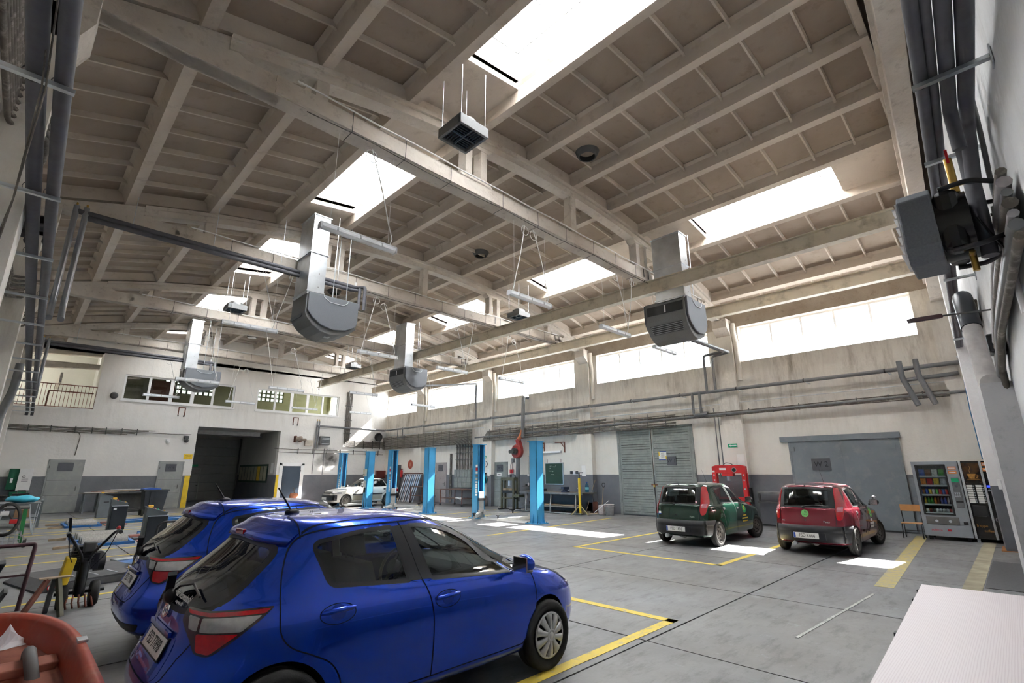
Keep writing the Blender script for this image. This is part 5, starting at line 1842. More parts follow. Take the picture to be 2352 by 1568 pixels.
# ventilation units on ducts
M_epp = mat('grey_foam_casing', (0.12, 0.13, 0.145), 0.75, var=0.12, scale=60, bump=0.15)
M_epp2 = mat('grey_casing_side', (0.17, 0.175, 0.18), 0.7, var=0.08, scale=30)
M_eppl = mat('light_casing_line', (0.42, 0.44, 0.46), 0.6, var=0)
M_mesh = mat('dark_grille', (0.03, 0.032, 0.035), 0.6, var=0.1)
def vent_unit(label, x, y, ztop_duct, w, d, zt_, h, grille):
 """origin: near lower-left-top corner of the casing"""
 t = thing('ventilation_unit', label, 'ventilation unit', (x, y, zt_), 0, 'ventilation units hanging on galvanised ducts')
 prof = [(0, 0), (w, 0.0), (w, -h * 0.58), (w * 0.97, -h * 0.74), (w * 0.86, -h * 0.87), (w * 0.68, -h * 0.96), (w * 0.50, -h), (w * 0.32, -h * 0.95), (w * 0.15, -h * 0.82), (w * 0.03, -h * 0.64), (0, -h * 0.5)]
 MB().prism(prof, 'y', 0.07, d - 0.07).build('casing', M_epp2, t, 0.02)
 MB().prism([(0.03, 0), (w - 0.02, 0), (w - 0.02, -h * 0.56), (w * 0.93, -h * 0.70), (w * 0.76, -h * 0.83), (w * 0.52, -h * 0.87), (w * 0.30, -h * 0.80), (w * 0.12, -h * 0.64), (0.03, -h * 0.47)], 'y', 0.0, 0.07).build('end_cover', M_epp, t, 0.02)
 MB().prism([(0.03, 0), (w - 0.02, 0), (w - 0.02, -h * 0.56), (w * 0.93, -h * 0.70), (w * 0.76, -h * 0.83), (w * 0.52, -h * 0.87), (w * 0.30, -h * 0.80), (w * 0.12, -h * 0.64), (0.03, -h * 0.47)], 'y', d - 0.07, d).build('end_cover', M_epp, t, 0.02)
 MB().tube(roundpath([(w * 0.30, -0.004, -0.02), (w * 0.30, -0.004, -h * 0.06), (w * 0.42, -0.004, -h * 0.16), (w * 0.68, -0.004, -h * 0.17), (w * 0.76, -0.004, -h * 0.08), (w * 0.76, -0.004, -0.02)], 0.04), 0.014, 6).build('cover_line', M_eppl, t)
 MB().box((w * 0.46, 0.3, -h - 0.006), (w * 0.56, 0.42, -h + 0.03)).build('logo_badge', M_eppl, t)
 if grille:
  MB().box((-0.02, 0.14, -h * 0.33), (0.03, d - 0.14, -h * 0.10)).build('outlet_slot', M_mesh, t)
  MB().box((-0.03, d * 0.47, -h * 0.31), (0.0, d * 0.5, -h * 0.12)).build('slot_divider', M_white, t)
  g = MB()
  nx_ = 5
  p0, p1 = Vector((w * 0.012, 0, -h * 0.60)), Vector((w * 0.125, 0, -h * 0.805))
  n_ = Vector((-(p1.z - p0.z), 0, (p1.x - p0.x))).normalized() * -1
  g.add([p0 + n_ * .01 + Vector((0, .2, 0)), p0 + n_ * .01 + Vector((0, d - .2, 0)), p1 + n_ * .01 + Vector((0, d - .25, 0)), p1 + n_ * .01 + Vector((0, .25, 0))], [(0, 1, 2, 3)])
  gr = g.build('inlet_grille', M_mesh, t)
  for i in range(nx_):
   q = p0.lerp(p1, (i + .5) / nx_) + n_ * .016
   MB().bar(q + Vector((0, .22, 0)), q + Vector((0, d - .22, 0)), .012, .012).build('grille_bar', M_eppl, gr)
 else:
  MB().prism([(0.28, -h * 0.52), (d - 0.1, -h * 0.52), (d - 0.1, -h * 0.60), (0.36, -h * 0.60), (0.28, -h * 0.56)], 'x', -0.012, 0.02).build('side_panel', M_epp, t)
 dx0, dx1, dy0, dy1 = -0.02 if not grille else 0.0, 0.46, 0.05, 0.98
 hh = ztop_duct - zt_
 du = MB().box((dx0, dy0, -0.05), (dx1, dy1, hh)).build('duct', M_steel, t)
 for z in (0.03, hh * 0.5, hh - 0.02):
  MB().box((dx0 - 0.03, dy0 - 0.03, z - 0.014), (dx1 + 0.03, dy1 + 0.03, z + 0.014)).build('duct_flange', M_steel, du)
 for i in range(6):
  z = 0.2 + (hh - 0.4) * i / 5
  MB().cyl((dx0 + 0.30, dy0 - 0.006, z), (dx0 + 0.30, dy0, z), 0.012, 6).build('rivet', M_dsteel, du)
 for (rx, ry) in ((0.75, 0.1), (w - 0.2, 0.5), (w - 0.3, d - 0.15)):
  MB().cyl((rx, ry, -0.02), (rx, ry, hh + 0.15), 0.012, 6).build('hanger_rod', M_steel, t)
 return t
vent_unit('large grey ventilation unit on a duct, nearest one left of the middle', 4.96, 13.0, 9.12, 1.55, 1.15, 6.7, 1.12, False)
vent_unit('grey ventilation unit with slot and honeycomb grille, on a duct at the right', 13.3, 6.0, 9.0, 1.33, 1.45, 6.88, 1.22, True)
vent_unit('small far ventilation unit on a duct in front of the left office windows', 5.0, 27.0, 9.1, 1.55, 1.15, 6.68, 1.0, False)
vent_unit('far grey ventilation unit with grille behind the runway beam, on a duct', 12.55, 19.9, 9.0, 1.33, 1.45, 6.78, 1.12, True)
# square roof fans on rods
M_blueg = mat('fan_louvre_blue', (0.03, 0.06, 0.09), 0.5, var=0.1)  # even bluish tone of the louvres and cross bars
def roof_fan():
 t = thing('air_mixing_fan', 'square grey fan with louvres', 'fan', (0, 0, 7.75), 0, 'square fans hung under the skylight slabs')
 f = MB()
 s, w = 0.33, 0.05
 for a, b in (((-s, -s, 0), (s, -s + w, .2)), ((-s, s - w, 0), (s, s, .2)), ((-s, -s + w, 0), (-s + w, s - w, .2)), ((s - w, -s + w, 0), (s, s - w, .2))):
  f.box(a, b)
 f.box((-s + w, -s + w, .17), (s - w, s - w, .19))
 f.build('housing', M_epp2, t, 0.006)
 MB().lathe([(0.27, .19), (0.26, .30), (0.22, .33), (0.001, .33)], n=24).build('fan_drum', M_dsteel, t)
 for i in range(4):
  for k in range(5):
   u = -0.23 + 0.115 * k * 0.5 * 2 / 2
   c = (-0.13 if i in (0, 3) else 0.13, -0.13 if i in (0, 1) else 0.13)
   q = -0.11 + 0.055 * k
   if i % 2 == 0:
    MB().bar((c[0] - .125, c[1] + q, .05), (c[0] + .125, c[1] + q, .05), 0.008, 0.06, up=(0, .5, 1)).build('louvre', M_blueg, t)
   else:
    MB().bar((c[0] + q, c[1] - .125, .05), (c[0] + q, c[1] + .125, .05), 0.008, 0.06, up=(.5, 0, 1)).build('louvre', M_blueg, t)
 MB().box((-.012, -s + w, .02), (.012, s - w, .10)).build('cross_bar', M_blueg, t)
 MB().box((-s + w, -.012, .02), (s - w, .012, .10)).build('cross_bar', M_blueg, t)
 for x, y in ((-.28, -.28), (.28, -.28), (-.28, .28), (.28, .28)):
  MB().cyl((x, y, .18), (x, y, 1.42), 0.008, 6).build('hanger_rod', M_steel, t)
 return t
fan = roof_fan()
fan['label'] = 'square grey louvred fan nearest the viewer, under the front skylight left of centre'
fan.location = (4.81, 6.08, 7.75)
dup(fan, (4.97, 20.0, 7.8), 0, 'square grey fan hung in the left skylight row beyond two trusses')
dup(fan, (13.5, 13.15, 7.85), 0, 'square grey fan hung over the runway beam, right skylight row')
dup(fan, (13.4, 26.9, 7.85), 0, 'farthest small square fan hung over the far runway beam end')
# fluorescent battens on wires
M_tube = mat('lamp_diffuser', (0.88, 0.91, 0.94), 0.25, var=0.05)
M_lampb = mat('lamp_body', (0.60, 0.62, 0.64), 0.5, var=0.05)
M_wire = mat('white_wire', (0.75, 0.75, 0.73), 0.6, var=0)
def batten():
 t = thing('fluorescent_batten', 'x', 'lamp', (0, 0, 0), 0, 'fluorescent battens hung on wires')
 MB().box((0, -.06, .03), (1.45, .06, .075)).build('body', M_lampb, t, 0.01)
 d = MB()
 d.prism([(-.065, .04), (.065, .04), (.06, -.01), (.03, -.045), (-.03, -.045), (-.06, -.01)], 'x', 0.03, 1.42)
 d.build('diffuser', M_tube, t, 0.01)
 for x in (0.0, 1.42):
  MB().box((x, -.066, -.047), (x + .03, .066, .05)).build('end_cap', M_lampb, t, 0.006)
 for k in range(3):
  x = .3 + .42 * k
  MB().box((x - .012, -.072, -.01), (x + .012, .072, .05)).build('clip', M_eppl, t)
 for x in (0.18, 1.28):
  MB().cyl((x, 0, .07), (x, 0, 1.95), 0.004, 4).build('wire', M_wire, t)
 return t
LAMPS = [
 (2.88, 7.4, 5.76, 'nearest fluorescent batten, hanging left of centre before the large duct'),
 (7.27, 7.4, 5.73, 'fluorescent batten hanging under the nearest truss, above the middle of the hall'),
 (10.84, 7.4, 5.68, 'fluorescent batten hanging left of the ventilation unit with honeycomb grille'),
 (14.45, 7.8, 5.82, 'fluorescent batten silhouetted against the second strip window'),
 (3.28, 14.35, 5.73, 'fluorescent batten hanging low under the second truss at its left end'),
 (7.25, 14.35, 5.6, 'fluorescent batten under the second truss, before the runway beam'),
 (10.39, 14.35, 5.52, 'fluorescent batten under the second truss, right of the runway beam'),
 (13.55, 14.35, 5.53, 'fluorescent batten silhouetted against the third strip window'),
 (3.68, 21.3, 5.18, 'fluorescent batten across the far ventilation unit at the left'),
 (6.97, 21.3, 5.24, 'fluorescent batten over the right office window'),
 (10.52, 21.3, 5.43, 'fluorescent batten by the far vertical cable bundle, upper one'),
 (13.93, 21.3, 5.17, 'fluorescent batten silhouetted against the last strip windows'),
 (3.73, 28.25, 5.38, 'fluorescent batten crossing the left office window at its sill'),
 (7.2, 28.25, 5.4, 'fluorescent batten between the two office windows'),
 (10.6, 28.25, 5.37, 'fluorescent batten crossing the lower edge of the right office window'),
 (14.05, 28.25, 5.4, 'farthest fluorescent batten, by the corner below the vertical cable bundle'),
]
b0 = batten()
for i, (x, y, z, lab) in enumerate(LAMPS):
 o = b0 if i == 0 else dup(b0)
 o.location = (x, y, z)
 o['label'] = lab
 sag = random.uniform(.15, .5)
 cx = x + (1.3 if i % 2 == 0 else .1)
 tx = cx + random.choice((-.5, .4, .25))
 pts = [(cx, y - .02, z + .06), (cx + .03, y - .05, z + .2)] + [(cx + (tx - cx) * k / 6, y - .05 - .05 * math.sin(PI * k / 6), z + .2 + (7.6 - z - .2) * k / 6) for k in range(1, 7)]
 w = MB().tube([(p[0] - x, p[1] - y, p[2] - z) for p in pts], 0.011, 5).build('feed_cable', M_wire, o)
 if i < 8:
  lp = [(tx - x + .12 * math.cos(a), -.06, 7.45 - z + .12 * math.sin(a)) for a in np.linspace(0, 4 * PI, 24)]
  MB().tube(lp, 0.009, 4).build('cable_coil', M_wire, w)
# round vents through the roof
for (x, y, lab, closed) in ((9.0, 6.28, 'round black roof vent hole nearest the viewer', 0), (10.93, 12.6, 'round black roof vent hole above the middle lamp', 0), (8.85, 20.2, 'round black roof vent hole partly behind the large duct', 0), (8.7, 30.6, 'round pale covered roof vent near the back wall', 1)):
 z = zt(x) + 0.34
 t = thing('roof_vent', lab, 'vent', (x, y, z), 0, 'round roof vents')
 c = MB()
 c.lathe([(0.33, 0.02), (0.30, -0.02), (0.24, -0.14), (0.21, -0.16), (0.20, -0.14)], n=24)
 c.build('collar', M_dsteel, t)
 MB().lathe([(0.21, -0.15), (0.19, 0.10), (0.001, 0.10)] if not closed else [(0.24, -.15), (.23, -.17), (.001, -.175)], n=24).build('flue', M_black if not closed else M_white, t)
# pipes
def pipe_thing(name, label, cat, runs, m, n=10, group=None):
 t = thing(name, label, cat, runs[0][0][0], 0, group)
 b = Vector(runs[0][0][0])
 for pts, r in runs:
  MB().tube([Vector(p) - b for p in pts], r, n).build('pipe', m, t)
 return t, b
t, b = pipe_thing('heating_pipe', 'pair of thick grey lagged pipes running along the left wall under the roof', 'pipe', [
 ([(-.475, -.6, 4.65), (.04, 32.3, 4.65), ], .062), ([(-.33, -.6, 4.63), (.22, 32.3, 4.63)], .055),
 (roundpath([(.03, 32.35, 4.65), (.03, 32.6, 4.65), (.03, 32.6, 4.5)], .1), .06), (roundpath([(.22, 32.3, 4.63), (.22, 32.6, 4.63), (.22, 32.6, 4.5)], .1), .055),
 (roundpath([(-.36, 8.3, 4.66), (-.36, 8.6, 4.86), (-1.0, 8.75, 4.86)], .1), .06), (roundpath([(-.2, 8.2, 4.66), (-.2, 8.5, 4.96), (-1.0, 8.6, 4.9)], .1), .055)], M_grey, 14)
for k in range(14):
 y = 4.45 + 2.05 * k
 xo = -.48 + .0157 * y
 br = MB().box((XC - b.x, y - .022 - b.y, 4.53 - b.z), (xo + .24 - b.x, y + .022 - b.y, 4.565 - b.z)).build('bracket', M_steel, t)
 for dx, rr in ((.0, .066), (.152, .058)):
  MB().lathe([(rr, -.012), (rr + .004, 0), (rr, .012)], (xo + dx - b.x, y - b.y + .12, 4.65 - b.z), 'y', 14).build('clip_ring', M_black, br)
for (yy, lab, xend, zz) in ((13.75, 'pair of grey pipes crossing under the second truss to the nearest ventilation unit', 6.75, 7.48), (27.7, 'pair of grey pipes crossing to the far left ventilation unit', 6.2, 7.2)):
 runs = []
 for q, (dx, dz) in enumerate(((0, 0), (.17, -.11))):
  runs.append((roundpath([(-.02 + dx, yy - 1.2, 4.7), (-.02 + dx, yy - .25, 5.2), (-.02 + dx, yy, zz + .12)], .2), .055))
  runs.append(([(-.02 + dx, yy, zz + dz), (xend - dx, yy, zz + dz)], .06))
  runs.append((roundpath([(xend - dx, yy, zz + dz), (xend + .05, yy - .1, zz + dz), (xend + .05 - dx, yy - .45, zz + dz - .1), (xend + .05 - dx, yy - .45, zz - .85)], .08), .05))
 t, b = pipe_thing('supply_pipe', lab, 'pipe', runs, M_grey, 12)
 for ch in list(t.children):
  if ch.data.vertices and max(v.co.z for v in ch.data.vertices) - min(v.co.z for v in ch.data.vertices) > 2:
   ch.data.materials[0] = mat('foil_lagging', (0.30, 0.32, 0.36), 0.3, 0.6, var=0.1)
 for q in (0, .17):
  MB().cyl(Vector((-.02 + q, yy, zz + .10)) - b, Vector((-.02 + q, yy, zz + .2)) - b, .02, 8).build('air_valve', M_brass, t)
 MB().cyl(Vector((xend - .05, yy, zz + .03)) - b, Vector((xend - .05, yy, zz + .16)) - b, .04, 8).build('valve_head', M_white, t)
 for x in (1.0, 2.7, 4.4):
  if yy > 20 and x > 1:
   continue
  MB().cyl(Vector((x, yy, zz + .05)) - b, Vector((x, yy, zt(x))) - b, .008, 5).build('hanger_rod', M_steel, t)
t, b = pipe_thing('heating_main', 'long dark grey heating pipe under the strip windows of the right wall', 'pipe', [
 (roundpath([(19.05, .62, 4.86), (19.05, 32.55, 4.82), (14.05, 32.6, 4.86)], .1), .065)], M_greylt, 12)
for k in range(14):
 y = 2.3 + 2.3 * k
 MB().box(Vector((18.95, y - .02, 4.755)) - b, Vector((19.4, y + .02, 4.785)) - b).build('bracket', M_steel, t)
 MB().lathe([(.068, -.02), (.074, 0), (.068, .02)], Vector((19.05, y + .1, 4.86)) - b, 'y', 12).build('clip_ring', M_black, t)
t, b = pipe_thing('return_pipe', 'thinner dark pipe along the right wall above the louvred gate', 'pipe', [(roundpath([(19.1, .5, 4.02), (19.1, 22.3, 3.80), (19.3, 22.5, 3.8)], .1), .045), ], M_greylt, 10)
t, b = pipe_thing('thin_conduit', 'thin pale conduit running just below the long heating pipe', 'pipe', [([(19.25, 8.4, 4.28), (19.25, 32.0, 4.42)], .022), ([(19.3, .9, 4.38), (19.3, 8.4, 4.36)], .012)], M_steel, 6)
for (y, lab) in ((8.35, 'pair of vertical grey pipes beside the pilaster right of the louvred gate'),):
 t, b = pipe_thing('pipe_drop', lab, 'pipe', [
  (roundpath([(14.6, 7.3, 6.25), (18.95, 7.3, 6.35), (18.95, 8.1, 6.3), (18.95, 8.1, 4.86)], .12), .05),
  (roundpath([(14.6, 7.1, 6.2), (19.05, 7.1, 6.3), (19.05, 7.8, 6.25), (19.05, 7.8, 4.86)], .12), .05),
  (roundpath([(19.0, 8.75, 4.86), (19.0, 8.75, 4.0), (19.0, 8.2, 4.0)], .06), .05), (roundpath([(19.0, 8.45, 4.86), (19.0, 8.45, 4.05), (19.1, 8.2, 4.05)], .06), .05),
  ([(19.13, 8.0, 4.2), (19.13, 8.0, 1.6)], .022), ([(19.13, 7.85, 4.0), (19.13, 7.85, 1.6)], .022)], M_greylt, 10)
t, b = pipe_thing('pipe_drop', 'single grey pipe from the far ventilation unit down across a strip window', 'pipe', [
 (roundpath([(13.9, 20.6, 6.05), (18.9, 22.0, 6.95), (19.0, 22.15, 6.9), (19.0, 22.15, 4.86)], .12), .05)], M_greylt, 10)
t, b = pipe_thing('pipe_drop', 'two short grey pipe loops hanging from the main at the far corner', 'pipe', [
 (roundpath([(19.0, 30.6, 4.82), (19.0, 30.6, 4.2), (19.0, 29.8, 4.2)], .05), .04), (roundpath([(19.0, 30.0, 4.82), (19.0, 30.0, 4.25), (19.0, 29.6, 4.25)], .05), .04)], M_greylt, 10)
t, b = pipe_thing('pipe_drop', 'two thick grey pipe drops on the right wall near the front corner', 'pipe', [
 (roundpath([(19.0, 2.0, 5.1), (19.0, 2.0, 4.6), (19.0, 1.75, 3.7)], .1), .075), (roundpath([(19.0, 1.6, 5.1), (19.0, 1.6, 4.6), (19.0, 1.35, 3.7)], .1), .075), (roundpath([(19.05, 2.05, 4.5), (19.05, .7, 4.55)], .1), .06)], M_greylt, 12)
t, b = pipe_thing('extraction_pipe', 'grey extraction pipe rising to the strip window above the red fan', 'pipe', [
 (roundpath([(19.3, 18.15, 5.75), (18.95, 18.15, 5.75), (18.95, 18.25, 3.6)], .12), .10), ([(18.95, 18.6, 2.6), (18.95, 18.65, .35)], .11)], M_greylt, 14)
t = thing('extraction_fan', 'red exhaust fan with an orange bent hose on the right wall', 'fan', (18.9, 18.6, 2.88))
v = MB()
v.lathe([(0.30, -.12), (.36, -.10), (.36, .10), (.30, .12)], axis='x', n=24)
v.add([(-.12, .30 * math.cos(a), .30 * math.sin(a)) for a in np.linspace(0, 2 * PI, 24)[:-1]], [list(range(23))])
v.bar((0, -.25, .1), (0, -.05, .62), .2, .22, up=(1, 0, 0))
v.build('scroll_housing', mat('dull_red_enamel', (0.30, 0.03, 0.025), 0.5, var=0.2), t)
MB().cyl((-.30, -.02, 0), (-.1, 0, 0), .17, 16).cyl((-.42, -.02, 0), (-.28, -.02, 0), .11, 14).build('motor', M_dsteel, t)
MB().cyl((-.05, .30, .0), (-.05, .52, .0), .10, 14).build('inlet_stub', M_dsteel, t)
MB().tube(roundpath([(.0, -.02, .50), (0, -.12, .66), (.03, -.28, .85), (.05, -.35, 1.1)], .12), .105, 14).build('elbow_hose', mat('orange_pvc', (0.42, 0.13, 0.05), 0.5, var=0.1), t)
# cable bundles
t = thing('cable_bundle', 'wide bundle of dirty grey cables fixed along the right wall towards the far corner', 'cable', (19.3, 17.0, 3.9))
for k in range(17):
 z0 = 3.46 - 3.9 + .052 * k
 pts = [(-.19 - .012 * (k % 3), 0 + (y - 17.0), z0 + (.12 if y < 20 else 0) * (1 if y < 22 else 0) + random.uniform(-.012, .012)) for y in np.linspace(22.6, 32.7, 14)]
 MB().tube(pts, .021, 5).build('cable', M_cable, t)
for y in np.linspace(23.0, 32.4, 12):
 MB().box((-.235, y - 17 - .014, -.47), (-.215, y - 17 + .014, .45)).build('clamp', M_dsteel, t)
t = thing('cable_bundle', 'bundle of dirty grey cables on the right wall above the blackboard and louvred gate', 'cable', (19.3, 12.0, 3.9))
for k in range(12):
 yend = (21.6, 21.6, 21.6, 21.6, 21.5, 21.5, 21.4, 21.4, 21.3, 21.3, 21.2, 21.2)[k]
 ys_ = 1.0 if k in (4, 5, 6, 7) else (9.6 if k < 10 else 13.0)
 pts = [(-.19 - .012 * (k % 3), y - 12, -.33 + .05 * k + .16 * (1 - (y - 1) / 21) * (1 if k in (4, 5, 6, 7) else .6) - (.0 if y > 9 else .0) + random.uniform(-.014, .014)) for y in np.linspace(ys_, yend, 16)]
 MB().tube(pts, .021, 5).build('cable', M_cable, t)
for y in np.linspace(1.6, 21.0, 24):
 zc_ = .12 - .085 * (y - 1) / 9 if y < 9.6 else 0
 MB().box((-.235, y - 12 - .014, zc_ - .11 if y < 9.6 else -.27), (-.215, y - 12 + .014, zc_ + .11 if y < 9.6 else .30)).build('clamp', M_dsteel, t)
t = thing('cable_bundle', 'dark cable bundle turning from vertical to horizontal on the back wall near the corner', 'cable', (16.3, YB - .03, 4.0))
for k in range(8):
 o_ = .055 * k
 MB().tube(roundpath([(-.22 + o_, -.02, 3.4), (-.22 + o_, -.02, -.42 + o_), (3.0, -.02, -.42 + o_)], .35 - .03 * k), .022, 5).build('cable', M_cable, t)
for x in (.6, 1.3, 2.0, 2.6):
 MB().box((x - .02, -.06, -.52), (x + .02, 0, .05)).build('clamp', M_dsteel, t)
for z in (.5, 1.4, 2.4):
 MB().box((-.3, -.06, z - .02), (.24, 0, z + .02)).build('clamp', M_dsteel, t)
t = thing('cable_bundle', 'thin dark cable run across the left half of the back wall', 'cable', (0, YB - .03, 3.95))
for k in range(5):
 z = .12 - .06 * k
 x1 = 6.9 if k == 2 else (5.2 - .3 * k)
 MB().tube([(-.9 + (x1 + .9) * i / 8, -.02, z - .02 * i / 8 + random.uniform(-.012, .012)) for i in range(9)], .017, 5).build('cable', M_cable, t)
MB().tube(roundpath([(1.6, -.02, -.1), (2.05, -.02, -.12), (2.15, -.02, -.3), (2.1, -.02, -1.25)], .15), .022, 6).build('cable', M_cable, t)
for x in (.2, 1.0, 1.9, 2.55, 3.1, 3.75, 4.4):
 MB().box((x - .02, -.05, -.17), (x + .02, 0, .17)).build('clamp', M_dsteel, t)
t = thing('cable_bundle', 'thin cables with clips across the back wall right of the gate', 'cable', (12.0, YB - .03, 3.2))
for k in range(2):
 MB().tube([(-.3, -.02, .12 - .2 * k)] + [(x, -.02, .10 - .2 * k + random.uniform(-.01, .01)) for x in np.linspace(.5, 7.2, 12)], .016, 5).build('cable', M_cable, t)
for x in np.linspace(1.0, 6.8, 7):
 MB().box((x - .015, -.05, -.16), (x + .015, 0, .18)).build('clamp', M_dsteel, t)
MB().tube([(-.3, .0, .12), (-.15, 1.2, .2), (-.1, 2.6, .28)], .02, 5).build('cable', M_cable, t)
# gates and doors
g = sroot('door_2', (XA, 9.09, 0))
GW, GH = 3.5, 3.62
fr = MB()
fr.box((-.07, -.03, 0), (.02, .09, GH + .05)).box((-.07, GW - .06, 0), (.02, GW + .06, GH + .05)).box((-.07, -.03, GH - .02), (.02, GW + .06, GH + .07))
fr.build('frame', M_greysheet, g)
for leaf, (y0, y1) in enumerate(((.10, 1.80), (1.86, GW - .07))):
 lf = MB().box((-.035, y0, .06), (-.02, y1, GH - .03)).build('leaf', mat('slat_backing', (0.03, 0.03, 0.03), 0.8, var=0), g)  # near-black sheet seen through the gaps between the slats
 st = MB()
 st.box((-.06, y0, .04), (-.03, y0 + .06, GH - .02)).box((-.06, y1 - .06, .04), (-.03, y1, GH - .02))
 st.build('stile', M_greysheet, lf)
 n = 34
 for k in range(n):
  z0 = .05 + (GH - .08) * k / n
  hh = (GH - .08) / n
  a, b_ = random.uniform(-.004, .004), random.uniform(.008, .015)
  if leaf == 1 and k in (17, 21, 27) or leaf == 0 and k in (21,):
   b_ = .03
  MB().box((-.055 + random.uniform(0, .006), y0 + .05, z0 + b_ / 2 + a), (-.035, y1 - .05, z0 + hh - b_ / 2 + a)).build('slat', M_greysheet, lf)
MB().box((-.075, 1.70, 1.25), (-.05, 1.98, 1.30)).build('bolt', M_rust, g)
MB().box((-.09, 1.80, 1.18), (-.06, 1.88, 1.28)).build('padlock', M_brass, g)
for z in (.5, 1.6, 2.9):
 for y in (.02, GW):
  MB().cyl((-.08, y, z), (-.08, y, z + .16), .022, 8).build('hinge', M_greysheet, g)
M_dkletter = mat('dark_lettering', (0.012, 0.013, 0.02), 0.5, var=0)
def number_sign(x, y0, y1, z0, z1, label, txt):
 s = MB().box((x - .012, y0, z0), (x, y1, z1)).build('number_sign', M_slate)
 tag(s, label, 'sign')
 if txt:
  text('lettering', txt, (z1 - z0) * .62, M_dkletter, s, frame_m((x - .013, (y0 + y1) / 2, (z0 + z1) / 2), (0, -1, 0), (0, 0, 1)), sx=.95)
 return s
number_sign(XA - .062, 9.86, 10.26, 2.06, 2.42, 'slate number plate W 1 on the louvred gate leaf', 'W 1')
s = MB().box((XA - .07, 10.27, 2.28), (XA - .062, 10.62, 2.64)).build('notice', M_paper)
tag(s, 'white notice with blue and yellow border on the louvred gate', 'notice')
for (a, b_, m) in (((10.27, 2.28), (10.62, 2.31), M_eu), ((10.27, 2.61), (10.62, 2.64), M_eu), ((10.27, 2.28), (10.31, 2.45), M_yellow), ((10.58, 2.45), (10.62, 2.64), M_yellow)):
 MB().box((XA - .073, a[0], a[1]), (XA - .07, b_[0], b_[1])).build('border', m, s)
for k in range(6):
 MB().box((XA - .072, 10.36, 2.36 + .04 * k), (XA - .07, 10.54 - .03 * (k % 2), 2.372 + .04 * k)).build('print_line', M_dkletter, s)
g = sroot('door_3', (XA, 2.44, 0))
MB().box((-.08, 0, .05), (-.02, 3.13, 2.93)).build('leaf', M_gatep, g, 0.004)
MB().box((-.12, -.05, 2.80), (-.01, 3.38, 2.98)).build('top_rail', M_gatep, g)
for y in (0.0, 1.55, 3.07):
 MB().box((-.092, y, .05), (-.078, y + .06, 2.8)).build('rib', M_gatep, g)
for y in (.1, 2.95):
 MB().box((-.13, y, 2.48), (-.08, y + .12, 2.62)).build('bracket', M_gatep, g)
MB().box((-.06, -.55, .0), (-.02, -.05, 1.6)).build('side_plate', M_gatep, g)
number_sign(XA - .10, 4.36, 4.92, 1.83, 2.22, 'slate number plate W 2 on the big grey gate', 'W 2')
def steel_door(idx, origin, along, w, h, m, sign=None, frame=None, handle_side=1, two=True, label=None):
 """along: unit vector along the wall, seen left to right; door faces the hall"""
 a = Vector(along)
 n = a.cross(Vector((0, 0, 1)))      # towards the hall
 M = Matrix((a, -n, Vector((0, 0, 1)))).transposed().to_4x4()
 M.translation = Vector(origin)
 d = sroot('door_%d' % idx)
 d.matrix_world = M
 f = MB()
 f.box((-.06, -.03, 0), (0, .02, h + .06)).box((w, -.03, 0), (w + .06, .02, h + .06)).box((-.06, -.03, h), (w + .06, .02, h + .06))
 f.build('frame', frame or m, d)
 MB().box((0.004, -.035, .02), (w - .004, .01, h - .004)).build('leaf', m, d, 0.004)
 if two:
  for z in (h * .33, h * .62):
   MB().box((.01, -.038, z), (w - .01, -.034, z + .012)).build('seam', M_dsteel, d)
 hx = w - .1 if handle_side > 0 else .1
 MB().box((hx - .02, -.045, 1.02), (hx + .02, -.035, 1.22)).build('lock_plate', M_dsteel, d)
 MB().bar((hx, -.07, 1.15), (hx - .13 * handle_side, -.07, 1.15), .018, .018).build('handle', M_dsteel, d)
 for z in (.3, h - .35):
  MB().cyl((w if handle_side < 0 else 0, -.045, z), (w if handle_side < 0 else 0, -.045, z + .12), .014, 6).build('hinge', M_dsteel, d)
 if sign is not None:
  s = MB().box((w * .24, -.048, h * .80), (w * .72, -.036, h * .965)).build('number_plate', M_slate, d)
  if sign:
   text('lettering', sign, h * .075, M_dkletter, s, frame_m((w * .48, -.049, h * .882), (1, 0, 0), (0, 0, 1)), sx=.95)
 return d
M_doorg = mat('pale_grey_door', (0.30, 0.315, 0.31), 0.5, var=0.1, scale=1.4, dirt=(0.38, 0.38, 0.36))
M_doorv = mat('mauve_grey_door', (0.37, 0.345, 0.35), 0.55, var=0.1, scale=2, dirt=(0.28, 0.26, 0.25))
M_doorb = mat('dark_blue_door', (0.045, 0.065, 0.095), 0.5, var=0.06)
steel_door(4, (1.27, YB, 0), (1, 0, 0), 1.22, 2.43, M_doorg, '')
steel_door(5, (5.69, YB, 0), (1, 0, 0), 1.05, 2.40, M_doorg, 'W 9')
steel_door(6, (12.18, YB, 0), (1, 0, 0), 1.13, 2.25, M_doorb, None, M_white, -1, False)
fr = MB()
fr.box((11.98, YB - .025, 0), (12.12, YB + .01, 2.42)).box((13.37, YB - .025, 0), (13.52, YB + .01, 2.42)).box((11.98, YB - .025, 2.31), (13.52, YB + .01, 2.46))
struct(fr.build('trim_5', M_white))
steel_door(7, (XA, 26.4, 0), (0, -1, 0), 1.02, 2.37, M_doorv, 'W 6')
steel_door(8, (XA, 20.94, 0), (0, -1, 0), 1.06, 2.31, M_greysheet, 'W 5')
s = MB().box((XA - .05, 20.30, 1.60), (XA - .04, 20.66, 1.78)).build('notice', M_paper)
tag(s, 'small white notice on the grey door W 5', 'notice')
MB().box((XA - .053, 20.36, 1.67), (XA - .05, 20.60, 1.71)).build('print_line', M_dkletter, s)
def wallbox(name, label, cat, a, b_, m, group=None, bevel=0.0):
 o = MB().box(a, b_).build(name, m, None, bevel)
 tag(o, label, cat, group)
 return o
